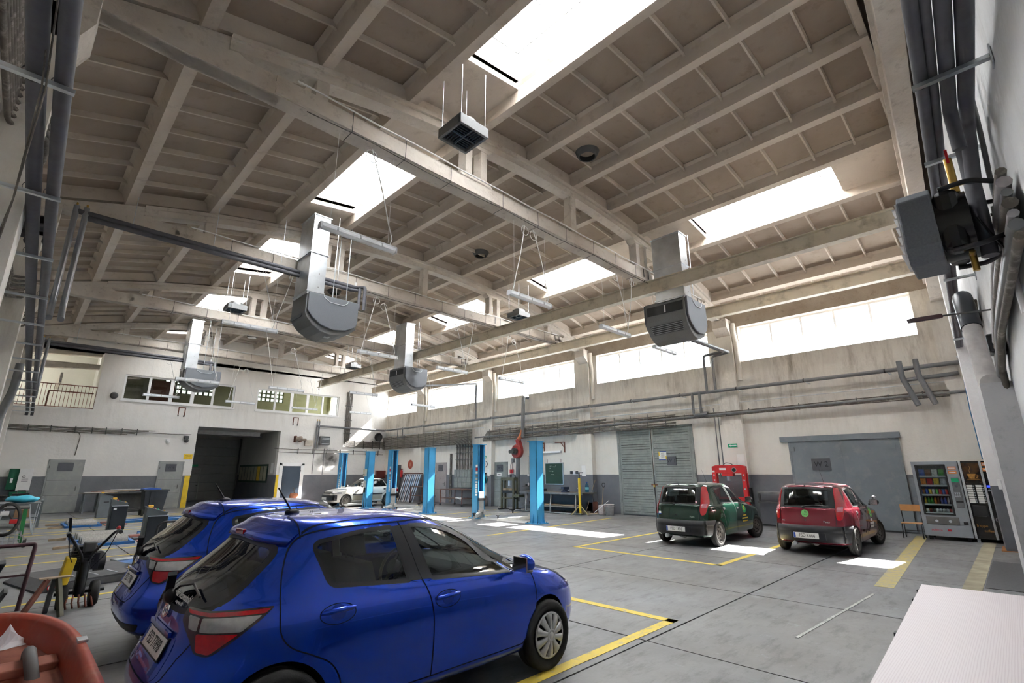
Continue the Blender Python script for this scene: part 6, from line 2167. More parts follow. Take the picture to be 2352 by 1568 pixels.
def exit_sign(y, z, w, h, x, label):
 s = MB().box((x - .008, y - w / 2, z - h / 2), (x, y + w / 2, z + h / 2)).build('exit_sign', M_green)
 tag(s, label, 'sign')
 ar = MB()
 ar.prism([(w * .40, 0), (w * .22, h * .34), (w * .22, h * .12), (-w * .42, h * .12), (-w * .42, -h * .12), (w * .22, -h * .12), (w * .22, -h * .34)], 'x', 0, .003)
 q = ar.build('arrow', M_white, s)
 q.location = (x - .011, y, z)
 return s
exit_sign(7.42, 2.75, .34, .13, XA - .29, 'green exit sign with white arrow on the pilaster above the red press')
exit_sign(21.45, 2.66, .34, .15, XA - .29, 'small green exit sign on the pilaster above the clock')
t = thing('wall_clock', 'round white wall clock on the pilaster under the green sign', 'clock', (XA - .285, 21.35, 2.27))
MB().lathe([(.17, 0), (.17, -.04), (.15, -.05), (.14, -.035)], axis='x', n=28).build('case', M_epp2, t)
MB().cyl((-.02, 0, 0), (-.036, 0, 0), .145, 28).build('dial', M_white, t)
MB().bar((-.04, 0, -.01), (-.04, .0, .10), .008, .004, up=(1, 0, 0)).build('hand', M_black, t)
MB().bar((-.04, 0, .0), (-.04, -.03, -.06), .008, .004, up=(1, 0, 0)).build('hand', M_black, t)
wallbox('alarm_box', 'small red alarm box on the pilaster below the clock', 'alarm', (XA - .35, 21.45, 1.86), (XA - .285, 21.62, 2.06), M_red, None, .008)
t = thing('wall_sockets', 'row of black sockets on the pilaster above the hose reel', 'socket', (XA - .285, 21.5, 1.75))
for k in range(3):
 MB().box((-.05, -.24 + .13 * k, -.05), (0, -.14 + .13 * k, .05)).build('socket', M_black if k != 1 else M_greylt, t, .006)
wallbox('notice', 'white paper sheet pinned to the pilaster right of the clock', 'notice', (XA - .292, 21.0, 1.62), (XA - .285, 21.18, 2.0), M_paper)
t = thing('hose_reel', 'teal air hose coiled on a black reel on the pilaster', 'hose reel', (XA - .3, 21.35, 1.42))
MB().cyl((-.12, 0, 0), (-.14, 0, 0), .19, 24).cyl((0, 0, 0), (-.02, 0, 0), .19, 24).cyl((0, 0, 0), (-.14, 0, 0), .09, 16).build('reel', M_black, t)
for k in range(3):
 MB().lathe([(.20 - .03 * k, -.03), (.225 - .03 * k, 0), (.20 - .03 * k, .03)], (-.07, 0, 0), 'x', 24).build('hose_turn', mat('teal_hose', (0.02, 0.26, 0.32), 0.45, var=0.05), t)
MB().tube(roundpath([(-.07, .2, -.05), (-.07, .24, -.3), (-.07, .1, -.4), (-.07, -.02, -.3)], .1), .014, 6).tube([(-.07, .05, -.36), (-.07, .06, -.62)], .014, 6).build('hose_tail', _mats['teal_hose'], t)
MB().box((XA - .286, 21.28, .05), (XA - .279, 21.5, 1.22)).build('bare_patch', mat('flaked_plaster', (0.62, 0.60, 0.55), 0.9, var=0.12, scale=6), wA)
t = thing('electrical_cabinets', 'block of grey green electrical boxes under vertical conduits', 'electrical box', (XA, 23.5, 1.0))
for r_, (z0, z1, n) in enumerate(((.55, .98, 6), (.27, .53, 4), (-.05, .25, 4))):
 for k in range(n):
  y0 = .78 - 1.56 * (k + 1) / n
  b = MB().box((-.24, y0 + .01, z0), (-.02, y0 + 1.56 / n - .01, z1)).build('box', M_greysheet, t, .01)
  if r_ == 0:
   MB().box((-.255, y0 + .06, z0 + .34), (-.24, y0 + .18, z0 + .37)).build('catch', M_dsteel, b)
for k in range(6):
 y = .64 - .26 * k
 for q in range(3):
  yy = y + .045 * q
  MB().tube(roundpath([(-.06 - .02 * q, yy, .97), (-.06 - .02 * q, yy, 1.15), (-.06, yy + .05, 1.4), (-.06, yy + .05, 2.45 + .05 * k), (-.06, yy + .45, 2.62 + .05 * k)], .16, 4), .02, 5).build('conduit', M_cable, t)
MB().tube([(-.05, 1.35, -.95), (-.05, 1.35, 1.95)], .03, 6).tube([(-.05, 1.28, -.95), (-.05, 1.28, 1.95)], .03, 6).tube([(-.05, 1.42, -.95), (-.05, 1.42, 1.95)], .03, 6).build('conduit', M_cable, t)
for z in (1.55, 1.95, 2.3):
 MB().box((-.1, -.75, z), (-.03, .85, z + .03)).build('clamp_rail', M_dsteel, t)
t = thing('plug_sockets', 'pair of red plug connectors hanging beside the extraction pipe', 'socket', (XA, 19.4, 1.95))
for k in range(2):
 MB().cyl((-.12, -.05 + .14 * k, .0), (-.12, -.05 + .14 * k, -.2), .055, 10).build('plug', M_red, t)
 MB().tube(roundpath([(-.12, -.05 + .14 * k, .0), (-.12, -.05 + .14 * k, .3), (-.03, .0, .42)], .1), .014, 6).build('lead', M_black, t)
MB().box((-.07, -.09, .38), (0, .09, .60)).build('junction', M_greylt, t)
t = thing('wall_conduit', 'thin conduits with switches between the extraction pipe and blackboard', 'cable', (XA, 18.0, 1.7))
MB().tube(roundpath([(-.03, .1, .0), (-.03, .1, .95), (-.03, -.35, .95), (-.03, -.35, 1.9)], .06), .012, 5).build('conduit', M_eppl, t)
MB().tube(roundpath([(-.03, .1, .95), (-.03, .25, .95), (-.03, .25, .0)], .06), .012, 5).build('conduit', M_eppl, t)
for y, z in ((.1, 0), (.25, .0), (-.35, .0)):
 MB().box((-.06, y - .05, z - .1), (0, y + .05, z + .02)).build('switch', M_black if y < 0 else M_white, t, .006)
wallbox('notice', 'white paper sheet on the wall left of the nearest lift post', 'notice', (XA - .006, 17.62, 1.78), (XA, 17.85, 2.18), M_paper)
t = thing('blackboard', 'green chalkboard with metal frame on the right wall over the workbench', 'board', (XA, 16.48, 1.24))
MB().box((-.03, -.58, 0), (-.005, .58, 1.0)).build('board', mat('chalkboard_green', (0.018, 0.060, 0.042), 0.6, var=0.12, scale=3), t)
f = MB()
f.box((-.045, -.60, -.02), (-.0, -.565, 1.02)).box((-.045, .565, -.02), (0, .60, 1.02)).box((-.045, -.6, -.03), (0, .6, .01)).box((-.045, -.6, .99), (0, .6, 1.03))
f.build('frame', M_steel, t)
chalk = mat('chalk', (0.55, 0.58, 0.55), 0.9, var=0.1)
for k, (y, z, w) in enumerate(((.28, .86, .12), (.06, .83, .18), (-.10, .90, .05), (.35, .62, .2), (.1, .60, .05), (.2, .45, .15), (.06, .45, .06), (.3, .75, .1))):
 MB().tube([(-.032, y - w * i / 6, z + .02 * math.sin(i * 2.4 + k)) for i in range(7)], .006, 4).build('chalk_stroke', chalk, t)
for y in (-.45, .45):
 MB().cyl((-.01, y, 1.02), (-.01, y, 1.2), .01, 5).build('hook', M_rust, t)
for i, (y, lab) in enumerate(((17.1, 'rusty angle bracket on the wall behind the nearest lift post'), (15.75, 'rusty angle bracket on the wall above the chalkboard right edge'))):
 t = thing('wall_bracket', lab, 'bracket', (XA, y, 3.25))
 MB().bar((0, 0, 0), (-.0, .62, .0), .04, .04).bar((0, .0, .02), (0, 0, -.5), .04, .04).bar((0, .25, 0), (0, .02, -.25), .03, .03).build('frame', M_rust, t)
 t.location.x = XA - .03
t = thing('fluorescent_batten', 'single wall lamp on the right wall above the chalkboard', 'lamp', (XA - .03, 15.95, 2.80))
MB().box((-.03, 0, -.05), (.03, 1.5, .05)).build('body', M_lampb, t, .01)
MB().box((-.07, .03, -.045), (-.03, 1.47, .045)).build('diffuser', M_tube, t, .012)
t = thing('wall_sockets', 'black and white double socket on the wall right of the chalkboard', 'socket', (XA, 15.1, 1.78))
for k, m in enumerate((M_black, M_white, M_black)):
 MB().box((-.07, -.05 - .17 * k + .25, -.06), (0, .08 - .17 * k + .25, .07)).build('socket', m, t, .008)
wallbox('notice', 'white paper list on the pilaster left of the louvred gate', 'notice', (XA - .287, 14.3, 1.62), (XA - .28, 14.55, 2.1), M_paper)
wallbox('notice', 'white paper sheet on the pilaster right above the red press', 'notice', (XA - .287, 7.05, 2.05), (XA - .28, 7.32, 2.42), M_paper)
t = thing('fire_sign', 'round dull red fire sign on the right wall by the far lift', 'sign', (XA - .01, 29.4, 2.36))
MB().cyl((-.02, 0, 0), (0, 0, 0), .30, 26).build('disc', mat('faded_red_sign', (0.42, 0.09, 0.055), 0.6, var=0.06), t)
MB().prism([(-.05, -.12), (.05, -.12), (.05, .05), (.0, .15), (-.05, .05)], 'x', -.026, -.02).build('symbol', mat('faded_red_symbol', (0.62, 0.28, 0.2), 0.6, var=0), t)
t = thing('fire_extinguisher', 'red fire extinguisher on the right wall by the dark narrow door', 'extinguisher', (XA - .12, 30.3, 1.5))
MB().lathe([(.001, 0), (.085, 0), (.09, .03), (.09, .40), (.06, .48), (.03, .50), (.03, .54), (.001, .54)], n=16).build('cylinder', M_red, t)
MB().box((-.03, -.02, .53), (.1, .02, .58)).build('valve', M_black, t)
MB().tube(roundpath([(.0, .05, .53), (0, .13, .45), (0, .11, .15)], .05), .012, 6).build('hose', M_black, t)
wallbox('dark_panel', 'dark narrow cabinet door on the right wall beside the fire extinguisher', 'cabinet', (XA - .06, 30.55, .1), (XA, 31.2, 2.35), M_slate)
t = thing('wall_cabinet', 'dark red double cabinet hung on the back wall in the far corner', 'cabinet', (18.7, YB, 1.45))
MB().box((0, -.25, 0), (.95, -.005, .52)).build('body', M_rust, t, .01)
for k in range(2):
 MB().box((.01 + .47 * k, -.27, .01), (.465 + .47 * k, -.25, .51)).build('door', mat('dark_red_door', (0.13, 0.025, 0.02), 0.5, var=0.15), t, .005)
t = thing('section_rack', 'rack of leaning aluminium window sections by the right wall', 'rack', (18.4, 27.9, 0))
MB().bar((.3, 1.15, 1.75), (.3, -1.0, 1.75), .06, .06).bar((.35, 1.1, 0), (.35, 1.1, 1.75), .05, .05).bar((.35, -.95, 0), (.35, -.95, 1.75), .05, .05).build('frame', M_rust, t)
for k in range(9):
 y = .95 - .21 * k
 MB().bar((-.15 + .02 * (k % 3), y - .1 + .25, .02), (.24, y - .25 + .12, 1.72), .10 if k % 2 else .05, .05).build('section', M_steel if k % 3 else M_white, t)
# trolleys, benches and tools by the right wall
def trolley(name, label, x0, x1, y0, y1, h, lower, m, rag=False):
 t = thing(name, label, 'trolley', ((x0 + x1) / 2, (y0 + y1) / 2, 0), 0, 'rusty red workshop trolleys')
 hx, hy = (x1 - x0) / 2, (y1 - y0) / 2
 MB().box((-hx, -hy, h - .04), (hx, hy, h)).build('top', mat('oily_top', (0.16, 0.09, 0.07), 0.6, var=0.3), t)
 MB().box((-hx + .02, -hy + .02, lower - .03), (hx - .02, hy - .02, lower)).build('shelf', _mats['oily_top'], t)
 for sx in (-1, 1):
  for sy in (-1, 1):
   x, y = sx * (hx - .025), sy * (hy - .025)
   MB().box((x - .02, y - .02, .12), (x + .02, y + .02, h - .04)).build('leg', m, t)
   w = MB().cyl((x - .02, y, .06), (x + .02, y, .06), .06, 12)
   w.box((x - .03, y - .02, .06), (x + .03, y + .02, .13))
   w.build('castor', M_black, t)
 return t
tr = trolley('trolley', 'rusty red two-shelf trolley in front of the electrical boxes', 17.75, 18.85, 21.75, 23.75, .90, .42, M_rust)
t = MB()
ctr = Vector((18.0, 22.1, .44))
pts, fs = [], []
for i in range(6):
 for j in range(6):
  pts.append((17.85 + .09 * i, 21.95 + .12 * j, .425 + .05 * random.random() - (.12 if i == 0 else 0) * random.random()))
for i in range(5):
 for j in range(5):
  fs.append((i * 6 + j, i * 6 + j + 1, (i + 1) * 6 + j + 1, (i + 1) * 6 + j))
t.add(pts, fs, True)
tag(t.build('rag', M_paper), 'white rag lying on the lower shelf of the trolley by the electrical boxes', 'rag')
trolley('trolley', 'rusty trolley with shelf, left of the door W 6', 18.0, 18.9, 25.9, 27.2, .98, .45, M_rust)
t = thing('bench_press', 'olive green hydraulic shop press left of the workbench', 'press', (18.15, 18.45, 0))
M_olive = mat('olive_paint', (0.10, 0.095, 0.06), 0.55, var=0.2)
for y in (-.42, .42):
 for x in (-.12, .12):
  MB().box((x - .04, y - .05, 0), (x + .04, y + .05, 1.5)).build('post', M_olive, t)
 MB().box((-.35, y - .06, 0), (.35, y + .06, .05)).build('foot', M_black, t)
MB().box((-.14, -.48, 1.40), (.14, .48, 1.56)).build('head_beam', M_olive, t, .008)
MB().box((-.15, -.46, .80), (.15, .46, .92)).build('bed', M_black, t)
MB().box((-.14, -.46, .52), (.14, .46, .58)).build('lower_beam', M_olive, t)
for y in (-.2, .2):
 MB().box((-.14, y - .12, .92), (.14, y + .12, 1.02)).build('block', M_wood, t)
MB().cyl((0, 0, 1.15), (0, 0, 1.42), .06, 12).build('ram', M_steel, t)
MB().cyl((0, -.1, 1.56), (0, -.1, 1.72), .05, 10).build('pump', M_black, t)
MB().tube(roundpath([(0, -.1, 1.70), (0, -.35, 1.72), (0, -.5, 1.5)], .1), .014, 6).build('hose', M_black, t)
MB().box((-.3, -.98, .62), (.1, -.5, .74)).build('tray', M_olive, t)
t = thing('workbench', 'long dark steel workbench with bent tube legs along the right wall', 'workbench', (18.35, 15.75, 0))
M_bench = mat('bench_grey_steel', (0.20, 0.205, 0.205), 0.5, 0.3, var=0.25, scale=6)
MB().box((-.42, -2.1, .86), (.62, 1.75, .92)).build('worktop', mat('oily_worktop', (0.12, 0.11, 0.095), 0.6, var=0.3, scale=3), t)
MB().box((-.44, -2.1, .83), (-.40, 1.75, .90)).build('edge_strip', M_bench, t)
for y in (-1.7, -.25, 1.3):
 MB().tube([(-.38, y, .83), (-.40, y, .62), (-.58, y - .12, .5), (-.60, y - .12, .0)], .04, 8).build('leg', M_bench, t)
 MB().box((.5, y - .03, 0), (.56, y + .03, .86)).build('rear_leg', M_bench, t)
MB().tube([(-.60, -2.15, .04), (-.60, 1.9, .04)], .035, 8).build('foot_rail', M_bench, t)
MB().tube([(-.59, -1.85, .30), (-.59, 1.3, .30)], .03, 8).build('mid_rail', M_bench, t)
MB().bar((-.5, 1.2, .3), (-.3, 1.75, .2), .04, .04).bar((.45, -1.6, .1), (.45, -.4, .8), .05, .03).bar((.45, 1.2, .8), (.45, -.1, .1), .05, .03).build('brace', M_bench, t)
MB().box((.40, -2.0, .06), (.46, 1.7, .84)).build('back_sheet', M_slate, t)
MB().box((-.3, -1.5, .33), (.3, 1.2, .37)).build('lower_boards', M_wood, t)
t = thing('bench_vice', 'dark blue vice on the right end of the workbench', 'vice', (18.1, 14.75, .92))
M_vice = mat('vice_blue', (0.02, 0.03, 0.07), 0.5, var=0.2)
MB().box((-.12, -.16, 0), (.12, .16, .05)).box((-.09, -.06, .05), (.09, .10, .16)).build('base', M_vice, t, .01)
MB().box((-.22, -.08, .12), (.18, .08, .24)).build('jaws', M_vice, t, .015)
MB().cyl((-.34, 0, .14), (-.2, 0, .14), .018, 8).bar((-.33, -.12, .14), (-.33, .12, .14), .016, .016).build('spindle', M_dsteel, t)
t = thing('wall_shelf', 'narrow dark wall shelf with small pots left of the workbench', 'shelf', (XA - .15, 17.9, 1.12))
MB().box((-.1, -.7, -.03), (.15, .6, 0)).build('board', M_dsteel, t)
for k in range(7):
 o = tag(MB().lathe([(.001, 0), (.04, 0), (.045, .08 + .03 * (k % 3)), (.03, .1 + .03 * (k % 3)), (.001, .1 + .03 * (k % 3))], n=10).build('pot', (M_black, M_steel, M_white)[k % 3]), ('small black pot', 'small metal pot', 'small white pot')[k % 3] + ' on the narrow wall shelf, %s from its right end' % ('first', 'second', 'third', 'fourth', 'fifth', 'sixth', 'seventh')[k], 'pot', 'pots on the narrow wall shelf')
 o.location = (XA - .14, 17.35 + .16 * k, 1.12)
wallbox('tool_case', 'flat black tool case on the workbench behind the nearest lift post', 'case', (18.6, 16.6, .92), (18.95, 17.2, 1.02), M_black, None, .01)
wallbox('wood_block', 'pale wooden block on the workbench beside the tool case', 'block', (18.25, 16.6, .92), (18.4, 17.1, .97), mat('pale_timber', (0.62, 0.52, 0.32), 0.7, var=0.1), None, .005)
t = thing('water_bottle', 'blue plastic water bottle at the right end of the workbench', 'bottle', (18.8, 14.05, .92))
MB().lathe([(.001, 0), (.08, 0), (.085, .03), (.085, .26), (.07, .32), (.03, .38), (.03, .41)], n=14).build('body', glass_mat('blue_bottle', (0.35, 0.7, 0.85), 0.06), t)
MB().lathe([(.087, .12), (.087, .22)], n=14).build('label', mat('bottle_label', (0.15, 0.45, 0.5), 0.6), t)
MB().cyl((0, 0, .41), (0, 0, .45), .032, 10).build('cap', M_eu, t)
t = thing('gearbox_jack', 'tall yellow pole jack on three feet at the right end of the workbench', 'jack', (17.85, 13.75, 0))
MB().cyl((0, 0, .35), (0, 0, 1.55), .055, 14).build('tube', M_yellow, t)
MB().cyl((0, 0, 1.55), (0, 0, 1.76), .035, 12).build('ram', M_dsteel, t)
MB().box((-.05, -.19, 1.76), (.05, .19, 1.80)).build('saddle', M_dsteel, t)
MB().cyl((0, 0, .08), (0, 0, .35), .05, 12).build('foot_tube', M_yellow, t)
for k in range(3):
 a = 2 * PI * k / 3 + .5
 MB().bar((.04 * math.cos(a), .04 * math.sin(a), .38), (.42 * math.cos(a), .42 * math.sin(a), .02), .03, .03).build('leg', mat('dull_yellow', (0.40, 0.31, 0.12), 0.6, var=0.15), t)
t = thing('broom', 'wooden broom leaning on the wall right of the yellow jack', 'broom', (18.7, 13.9, 0))
MB().cyl((-.1, .1, .1), (.38, -.12, 1.45), .014, 8).build('handle', M_wood, t)
MB().box((-.15, -.15, .06), (-.05, .3, .12)).box((-.15, -.15, 0), (-.06, .3, .06)).build('brush_head', M_wood, t)
t = thing('shovel', 'grey shovel with black D grip standing by the louvred gate', 'shovel', (18.85, 13.3, 0))
MB().cyl((0, 0, .35), (.1, -.05, 1.15), .018, 8).build('shaft', M_wood, t)
MB().tube(roundpath([(.1, -.05, 1.12), (.1, .02, 1.22), (.11, .02, 1.32), (.11, -.13, 1.32), (.1, -.13, 1.22), (.1, -.05, 1.12)], .04), .016, 6).build('grip', M_black, t)
MB().prism([(-.16, .02), (.16, .02), (.15, .36), (.04, .42), (-.04, .42), (-.15, .36)], 'x', -.01, .0).build('blade', mat('pale_plastic', (0.55, 0.53, 0.48), 0.6, var=0.1), t)
t = thing('push_broom', 'small push broom tilted on the floor before the white buckets', 'broom', (18.1, 13.1, 0))
MB().cyl((.0, .1, .12), (.35, -.45, .62), .012, 8).build('handle', M_white, t)
MB().bar((-.05, .38, .05), (.0, -.1, .10), .09, .05).build('brush_head', M_wood, t)
t = thing('bucket', 'dirty white plastic bucket by the foot of the louvred gate', 'bucket', (18.6, 12.75, 0))
MB().lathe([(.001, 0), (.17, 0), (.205, .46), (.215, .46), (.215, .43), (.19, .44), (.165, .03), (.001, .03)], n=22).build('pail', mat('dirty_white_plastic', (0.55, 0.52, 0.5), 0.55, var=0.2, scale=8), t)
MB().lathe([(.207, .36), (.218, .37), (.207, .38)], n=22).build('ridge', _mats['dirty_white_plastic'], t)
wallbox('canister', 'white canister with dark stains left of the dirty white bucket', 'canister', (18.55, 13.05, 0), (18.75, 13.3, .40), mat('stained_canister', (0.6, 0.55, 0.53), 0.6, var=0.15, scale=9, dirt=(0.25, 0.08, 0.07)), None, .03)
wallbox('crate', 'rusty brown box under the right end of the workbench', 'box', (18.75, 13.75, 0), (19.15, 14.1, .5), M_rust, None, .01)
wallbox('sack', 'grey sack standing against the pilaster behind the lift', 'sack', (18.85, 21.1, 0), (19.1, 21.6, .55), mat('grey_sack', (0.17, 0.14, 0.14), 0.9, var=0.2), None, .09)
# two-post lifts
M_lblue = mat('lift_blue', (0.05, 0.30, 0.58), 0.4, var=0.07, scale=2)
M_lblue2 = mat('lift_dark_blue', (0.012, 0.085, 0.25), 0.45, var=0.08)
M_arm = mat('lift_arm_grey', (0.48, 0.49, 0.48), 0.45, 0.2, var=0.15, scale=6)
def lift_post(label, y, side, carriage_z, box):
 """side +1: open channel faces +y"""
 t = thing('lift_post', label, 'car lift', (13.95, y, 0), 0, 'blue two-post car lift columns')
 s = side
 H_ = 2.93
 MB().box((-.30, -.30, 0), (.30, .30, .03)).build('base_plate', M_lblue, t)
 c = MB()
 c.box((-.19, -.20, .03), (.19, -.185, H_)) if s > 0 else c.box((-.19, .185, .03), (.19, .20, H_))
 c.box((-.19, -.20, .03), (-.175, .16, H_)) if s > 0 else c.box((-.19, -.16, .03), (-.175, .20, H_))
 c.box((.175, -.20, .03), (.19, .16, H_)) if s > 0 else c.box((.175, -.16, .03), (.19, .20, H_))
 yy = .16 * s
 for x in (-1, 1):
  a, b_ = sorted((x * .19, x * .11))
  e, f_ = sorted((yy, yy - .015 * s))
  c.box((a, e, .03), (b_, f_, H_))
 c.build('column', M_lblue, t)
 MB().box((-.16, -.10 if s > 0 else .07, .05), (.16, -.07 if s > 0 else .10, H_ - .03)).build('inner_channel', M_lblue2, t)
 MB().box((-.23, -.23, H_), (.23, .23, H_ + .025)).build('top_plate', M_lblue, t)
 MB().cyl((0, 0, .1), (0, 0, H_ - .05), .022, 8).build('lead_screw', M_steel, t)
 for x in (-1, 1):
  MB().prism([(x * .19, .03), (x * .29, .03), (x * .19, .34)], 'y', -.02, .02).build('gusset', M_lblue, t)
  MB().prism([(-.2 * s, .03), (-.29 * s, .03), (-.2 * s, .34)], 'x', x * .12 - .01, x * .12 + .01).build('gusset', M_lblue, t)
  for q in (-.25, .25):
   MB().cyl((x * .25, q, .03), (x * .25, q, .07), .018, 6).build('anchor_bolt', M_dsteel, t)
 cr = MB().box((-.13, .02 * s if s > 0 else -.19, carriage_z - .12), (.13, .19 if s > 0 else -.02, carriage_z + .9)).build('carriage', M_arm, t, .01)
 MB().box((-.16, .17 * s if s > 0 else -.24, carriage_z + .55), (.16, .24 if s > 0 else -.17, carriage_z + .65)).build('carriage_pad', M_black, cr)
 for x in (-1, 1):
  p = Vector((x * .1, .2 * s, carriage_z + .06))
  q = Vector((x * .75, .72 * s, carriage_z + .02))
  ar = MB().bar(p, q, .14, .11).build('arm', M_arm, t, .008)
  MB().bar(q - (q - p) * .15, q + (q - p).normalized() * .42, .09, .08).build('arm_extension', M_arm, ar)
  e = q + (q - p).normalized() * .38
  MB().cyl(e + Vector((0, 0, .03)), e + Vector((0, 0, .13)), .03, 8).cyl(e + Vector((0, 0, .13)), e + Vector((0, 0, .16)), .075, 12).build('lifting_pad', M_black, ar)
  MB().box(p + Vector((-.07, -.09, .05)), p + Vector((.07, .09, .13))).build('arm_joint', M_arm, ar)
 if box:
  b = MB().box((-.30, -.13, 1.62), (-.19, .10, 2.02)).build('control_box', mat('control_box_grey', (0.45, 0.47, 0.42), 0.5, var=0.08), t, .01)
  for k, m in enumerate((M_red, M_green, M_black)):
   MB().cyl((-.30, -.06 + .06 * k, 1.72), (-.325, -.06 + .06 * k, 1.72), .022, 10).build('button', m, b)
  MB().prism([(-.05, 1.88), (.05, 1.88), (0, 1.97)], 'x', -.308, -.30).build('warning_mark', M_yellow, b)
  MB().box((-.28, -.10, 1.05), (-.19, .06, 1.4)).build('motor_cover', M_arm, t, .02)
  MB().box((-.27, -.09, .78), (-.19, .05, 1.05)).build('motor', M_black, t, .02)
  MB().cyl((-.21, -.02, .05), (-.21, -.02, .8), .02, 6).build('motor_cable', M_dsteel, t)
 return t
lift_post('nearest blue lift post with a plain flat back, in front of the workbench', 12.75, 1, .14, False)
a = lift_post('blue lift post with stickers down its side, facing the nearest post across the lift arms', 16.0, -1, .14, False)
b_ = lift_post('plain blue lift post in front of the door W 6', 19.55, 1, .14, False)
c_ = lift_post('blue lift post with stickers, in front of the white car tail', 22.75, -1, .14, False)
lift_post('blue lift post with grey control box, in front of the white car door', 25.15, 1, .14, True)
d_ = lift_post('farthest blue lift post, behind the white car', 28.3, -1, .14, False)
for q in (a, c_, d_):
 for k, (z, h, m) in enumerate(((2.02, .10, M_white), (1.88, .12, M_red), (1.76, .08, M_white), (1.62, .1, M_epp2), (1.50, .09, _mats['control_box_grey'])) + tuple((1.38 - .1 * i, .07, M_white) for i in range(6))):
  MB().box((-.194, -.14, z), (-.19, -.02, z + h)).build('sticker', m, q)
t = thing('lift_crossrail', 'low grey cover rail on the floor between the two nearest lift posts', 'rail', (13.95, 14.4, 0))
MB().prism([(-.2, 0), (.2, 0), (.12, .05), (-.12, .05)], 'y', -1.3, 1.25).build('cover', M_arm, t)
t = thing('lift_crossrail', 'low grey cover rail on the floor between the middle pair of lift posts', 'rail', (13.95, 21.15, 0))
MB().prism([(-.2, 0), (.2, 0), (.12, .05), (-.12, .05)], 'y', -1.25, 1.25).build('cover', M_arm, t)
# back wall fittings
t = thing('unit_heater', 'small grey wall heater with louvres on the back wall right of the gate', 'heater', (14.6, YB, 3.9))
MB().box((-.34, -.42, -.28), (.34, -.12, .30)).build('casing', M_epp2, t, .03)
for k in range(5):
 MB().box((-.25, -.445, -.2 + .09 * k), (.27, -.41, -.165 + .09 * k)).build('louvre', M_eppl, t)
MB().box((-.27, -.425, -.23), (.29, -.415, .26)).build('dark_opening', M_mesh, t)
MB().bar((-.3, -.06, .1), (.3, -.06, .1), .12, .1).build('wall_bracket', M_dsteel, t)
t, b = pipe_thing('heater_pipe', 'pair of grey riser pipes left of the small wall heater', 'pipe', [([(14.05, YB - .15, 3.4), (14.05, YB - .15, 5.2)], .05), ([(14.2, YB - .15, 3.4), (14.2, YB - .15, 5.2)], .05), ([(14.05, YB - .08, 1.75), (14.05, YB - .08, 3.3)], .02), ([(14.75, YB - .05, 1.3), (14.75, YB - .05, 3.4)], .025)], M_greylt, 8)
for x in (14.05, 14.2):
 MB().cyl(Vector((x, YB - .15, 5.2)) - b, Vector((x, YB - .15, 5.32)) - b, .02, 6).build('air_valve', M_brass, t)
t = thing('gate_motor', 'dirty electric motor on the back wall right of the gate', 'motor', (13.0, YB, 3.95))
MB().cyl((-.32, -.2, 0), (.1, -.2, 0), .16, 14).cyl((.1, -.2, -.03), (.38, -.2, -.03), .09, 12).build('motor', mat('dirty_motor', (0.2, 0.16, 0.13), 0.7, var=0.3, scale=10), t)
MB().box((-.34, -.28, -.2), (-.26, 0, .2)).box((-.02, -.26, -.18), (.06, 0, .18)).build('mount', M_rust, t)
wallbox('switch_box', 'beige metal switch box beside the dirty motor on the back wall', 'box', (13.35, YB - .22, 3.55), (13.85, YB - .005, 3.92), mat('beige_metal', (0.42, 0.38, 0.32), 0.6, var=0.15), None, .01)
t = thing('duct_outlet', 'round black duct hole on the back wall near the far corner', 'vent', (18.75, YB - .02, 4.35))
MB().lathe([(.30, .0), (.30, -.1), (.25, -.1), (.24, 0.0), (.001, 0.0)], axis='y', n=22).build('ring', M_black, t)
s = MB().box((6.72, YB - .012, 2.58), (7.14, YB, 2.86)).build('warning_sign', M_yellow)
tag(s, 'yellow warning sign on the back wall left of the gate', 'sign')
text('lettering', 'PRZEJAZD', .085, M_dkletter, s, frame_m((6.93, YB - .013, 2.77), (1, 0, 0), (0, 0, 1)), sx=.75)
text('lettering', 'ZAMYKAĆ BRAMĘ', .06, M_dkletter, s, frame_m((6.93, YB - .013, 2.66), (1, 0, 0), (0, 0, 1)), sx=.65)
t = thing('bulkhead_lamp', 'small round wall lamp at the gate upper left corner', 'lamp', (6.7, YB, 3.72))
MB().sph((0, -.1, -.12), .12, 10).build('globe', M_dsteel, t)
MB().box((-.1, -.12, -.02), (.1, 0, .14)).build('mount', M_dsteel, t)
t = thing('bulkhead_lamp', 'small white wall lamp left of the gate under the cables', 'lamp', (5.85, YB, 3.55))
MB().sph((0, -.08, -.05), .09, 10).build('globe', M_white, t)
MB().box((-.06, -.1, .0), (.06, 0, .1)).build('mount', M_white, t)
t = thing('wall_plug', 'rusty round wall hole fitting left of the office window', 'fitting', (3.13, YB, 5.79))
MB().lathe([(.001, -.08), (.12, -.1), (.17, -.04), (.18, 0)], axis='y', n=14).build('boss', M_dsteel, t)
for (x, z, lab) in ((6.26, 5.2, 'small broken wall frame under the left office window'), (12.66, 5.1, 'small broken wall frame under the right office window')):
 t = thing('wall_frame', lab, 'frame', (x, YB, z))
 f = MB()
 f.box((-.18, -.02, -.25), (-.13, 0, .25)).box((.13, -.02, -.25), (.18, 0, .25)).box((-.18, -.02, .21), (.18, 0, .25))
 f.build('strips', M_rust, t)
 MB().sph((.13, -.03, -.24), .05, 8).sph((-.15, -.03, -.24), .04, 8).build('studs', M_dsteel, t)
t = thing('notice_board', 'long dark framed notice board with paper sheets inside the gate passage', 'board', (11.8, 37.1, 1.8))
MB().box((-.05, -2.8, -.58), (0, 2.8, .58)).build('frame', mat('dark_green_frame', (0.015, 0.05, 0.035), 0.5, var=0.1), t)
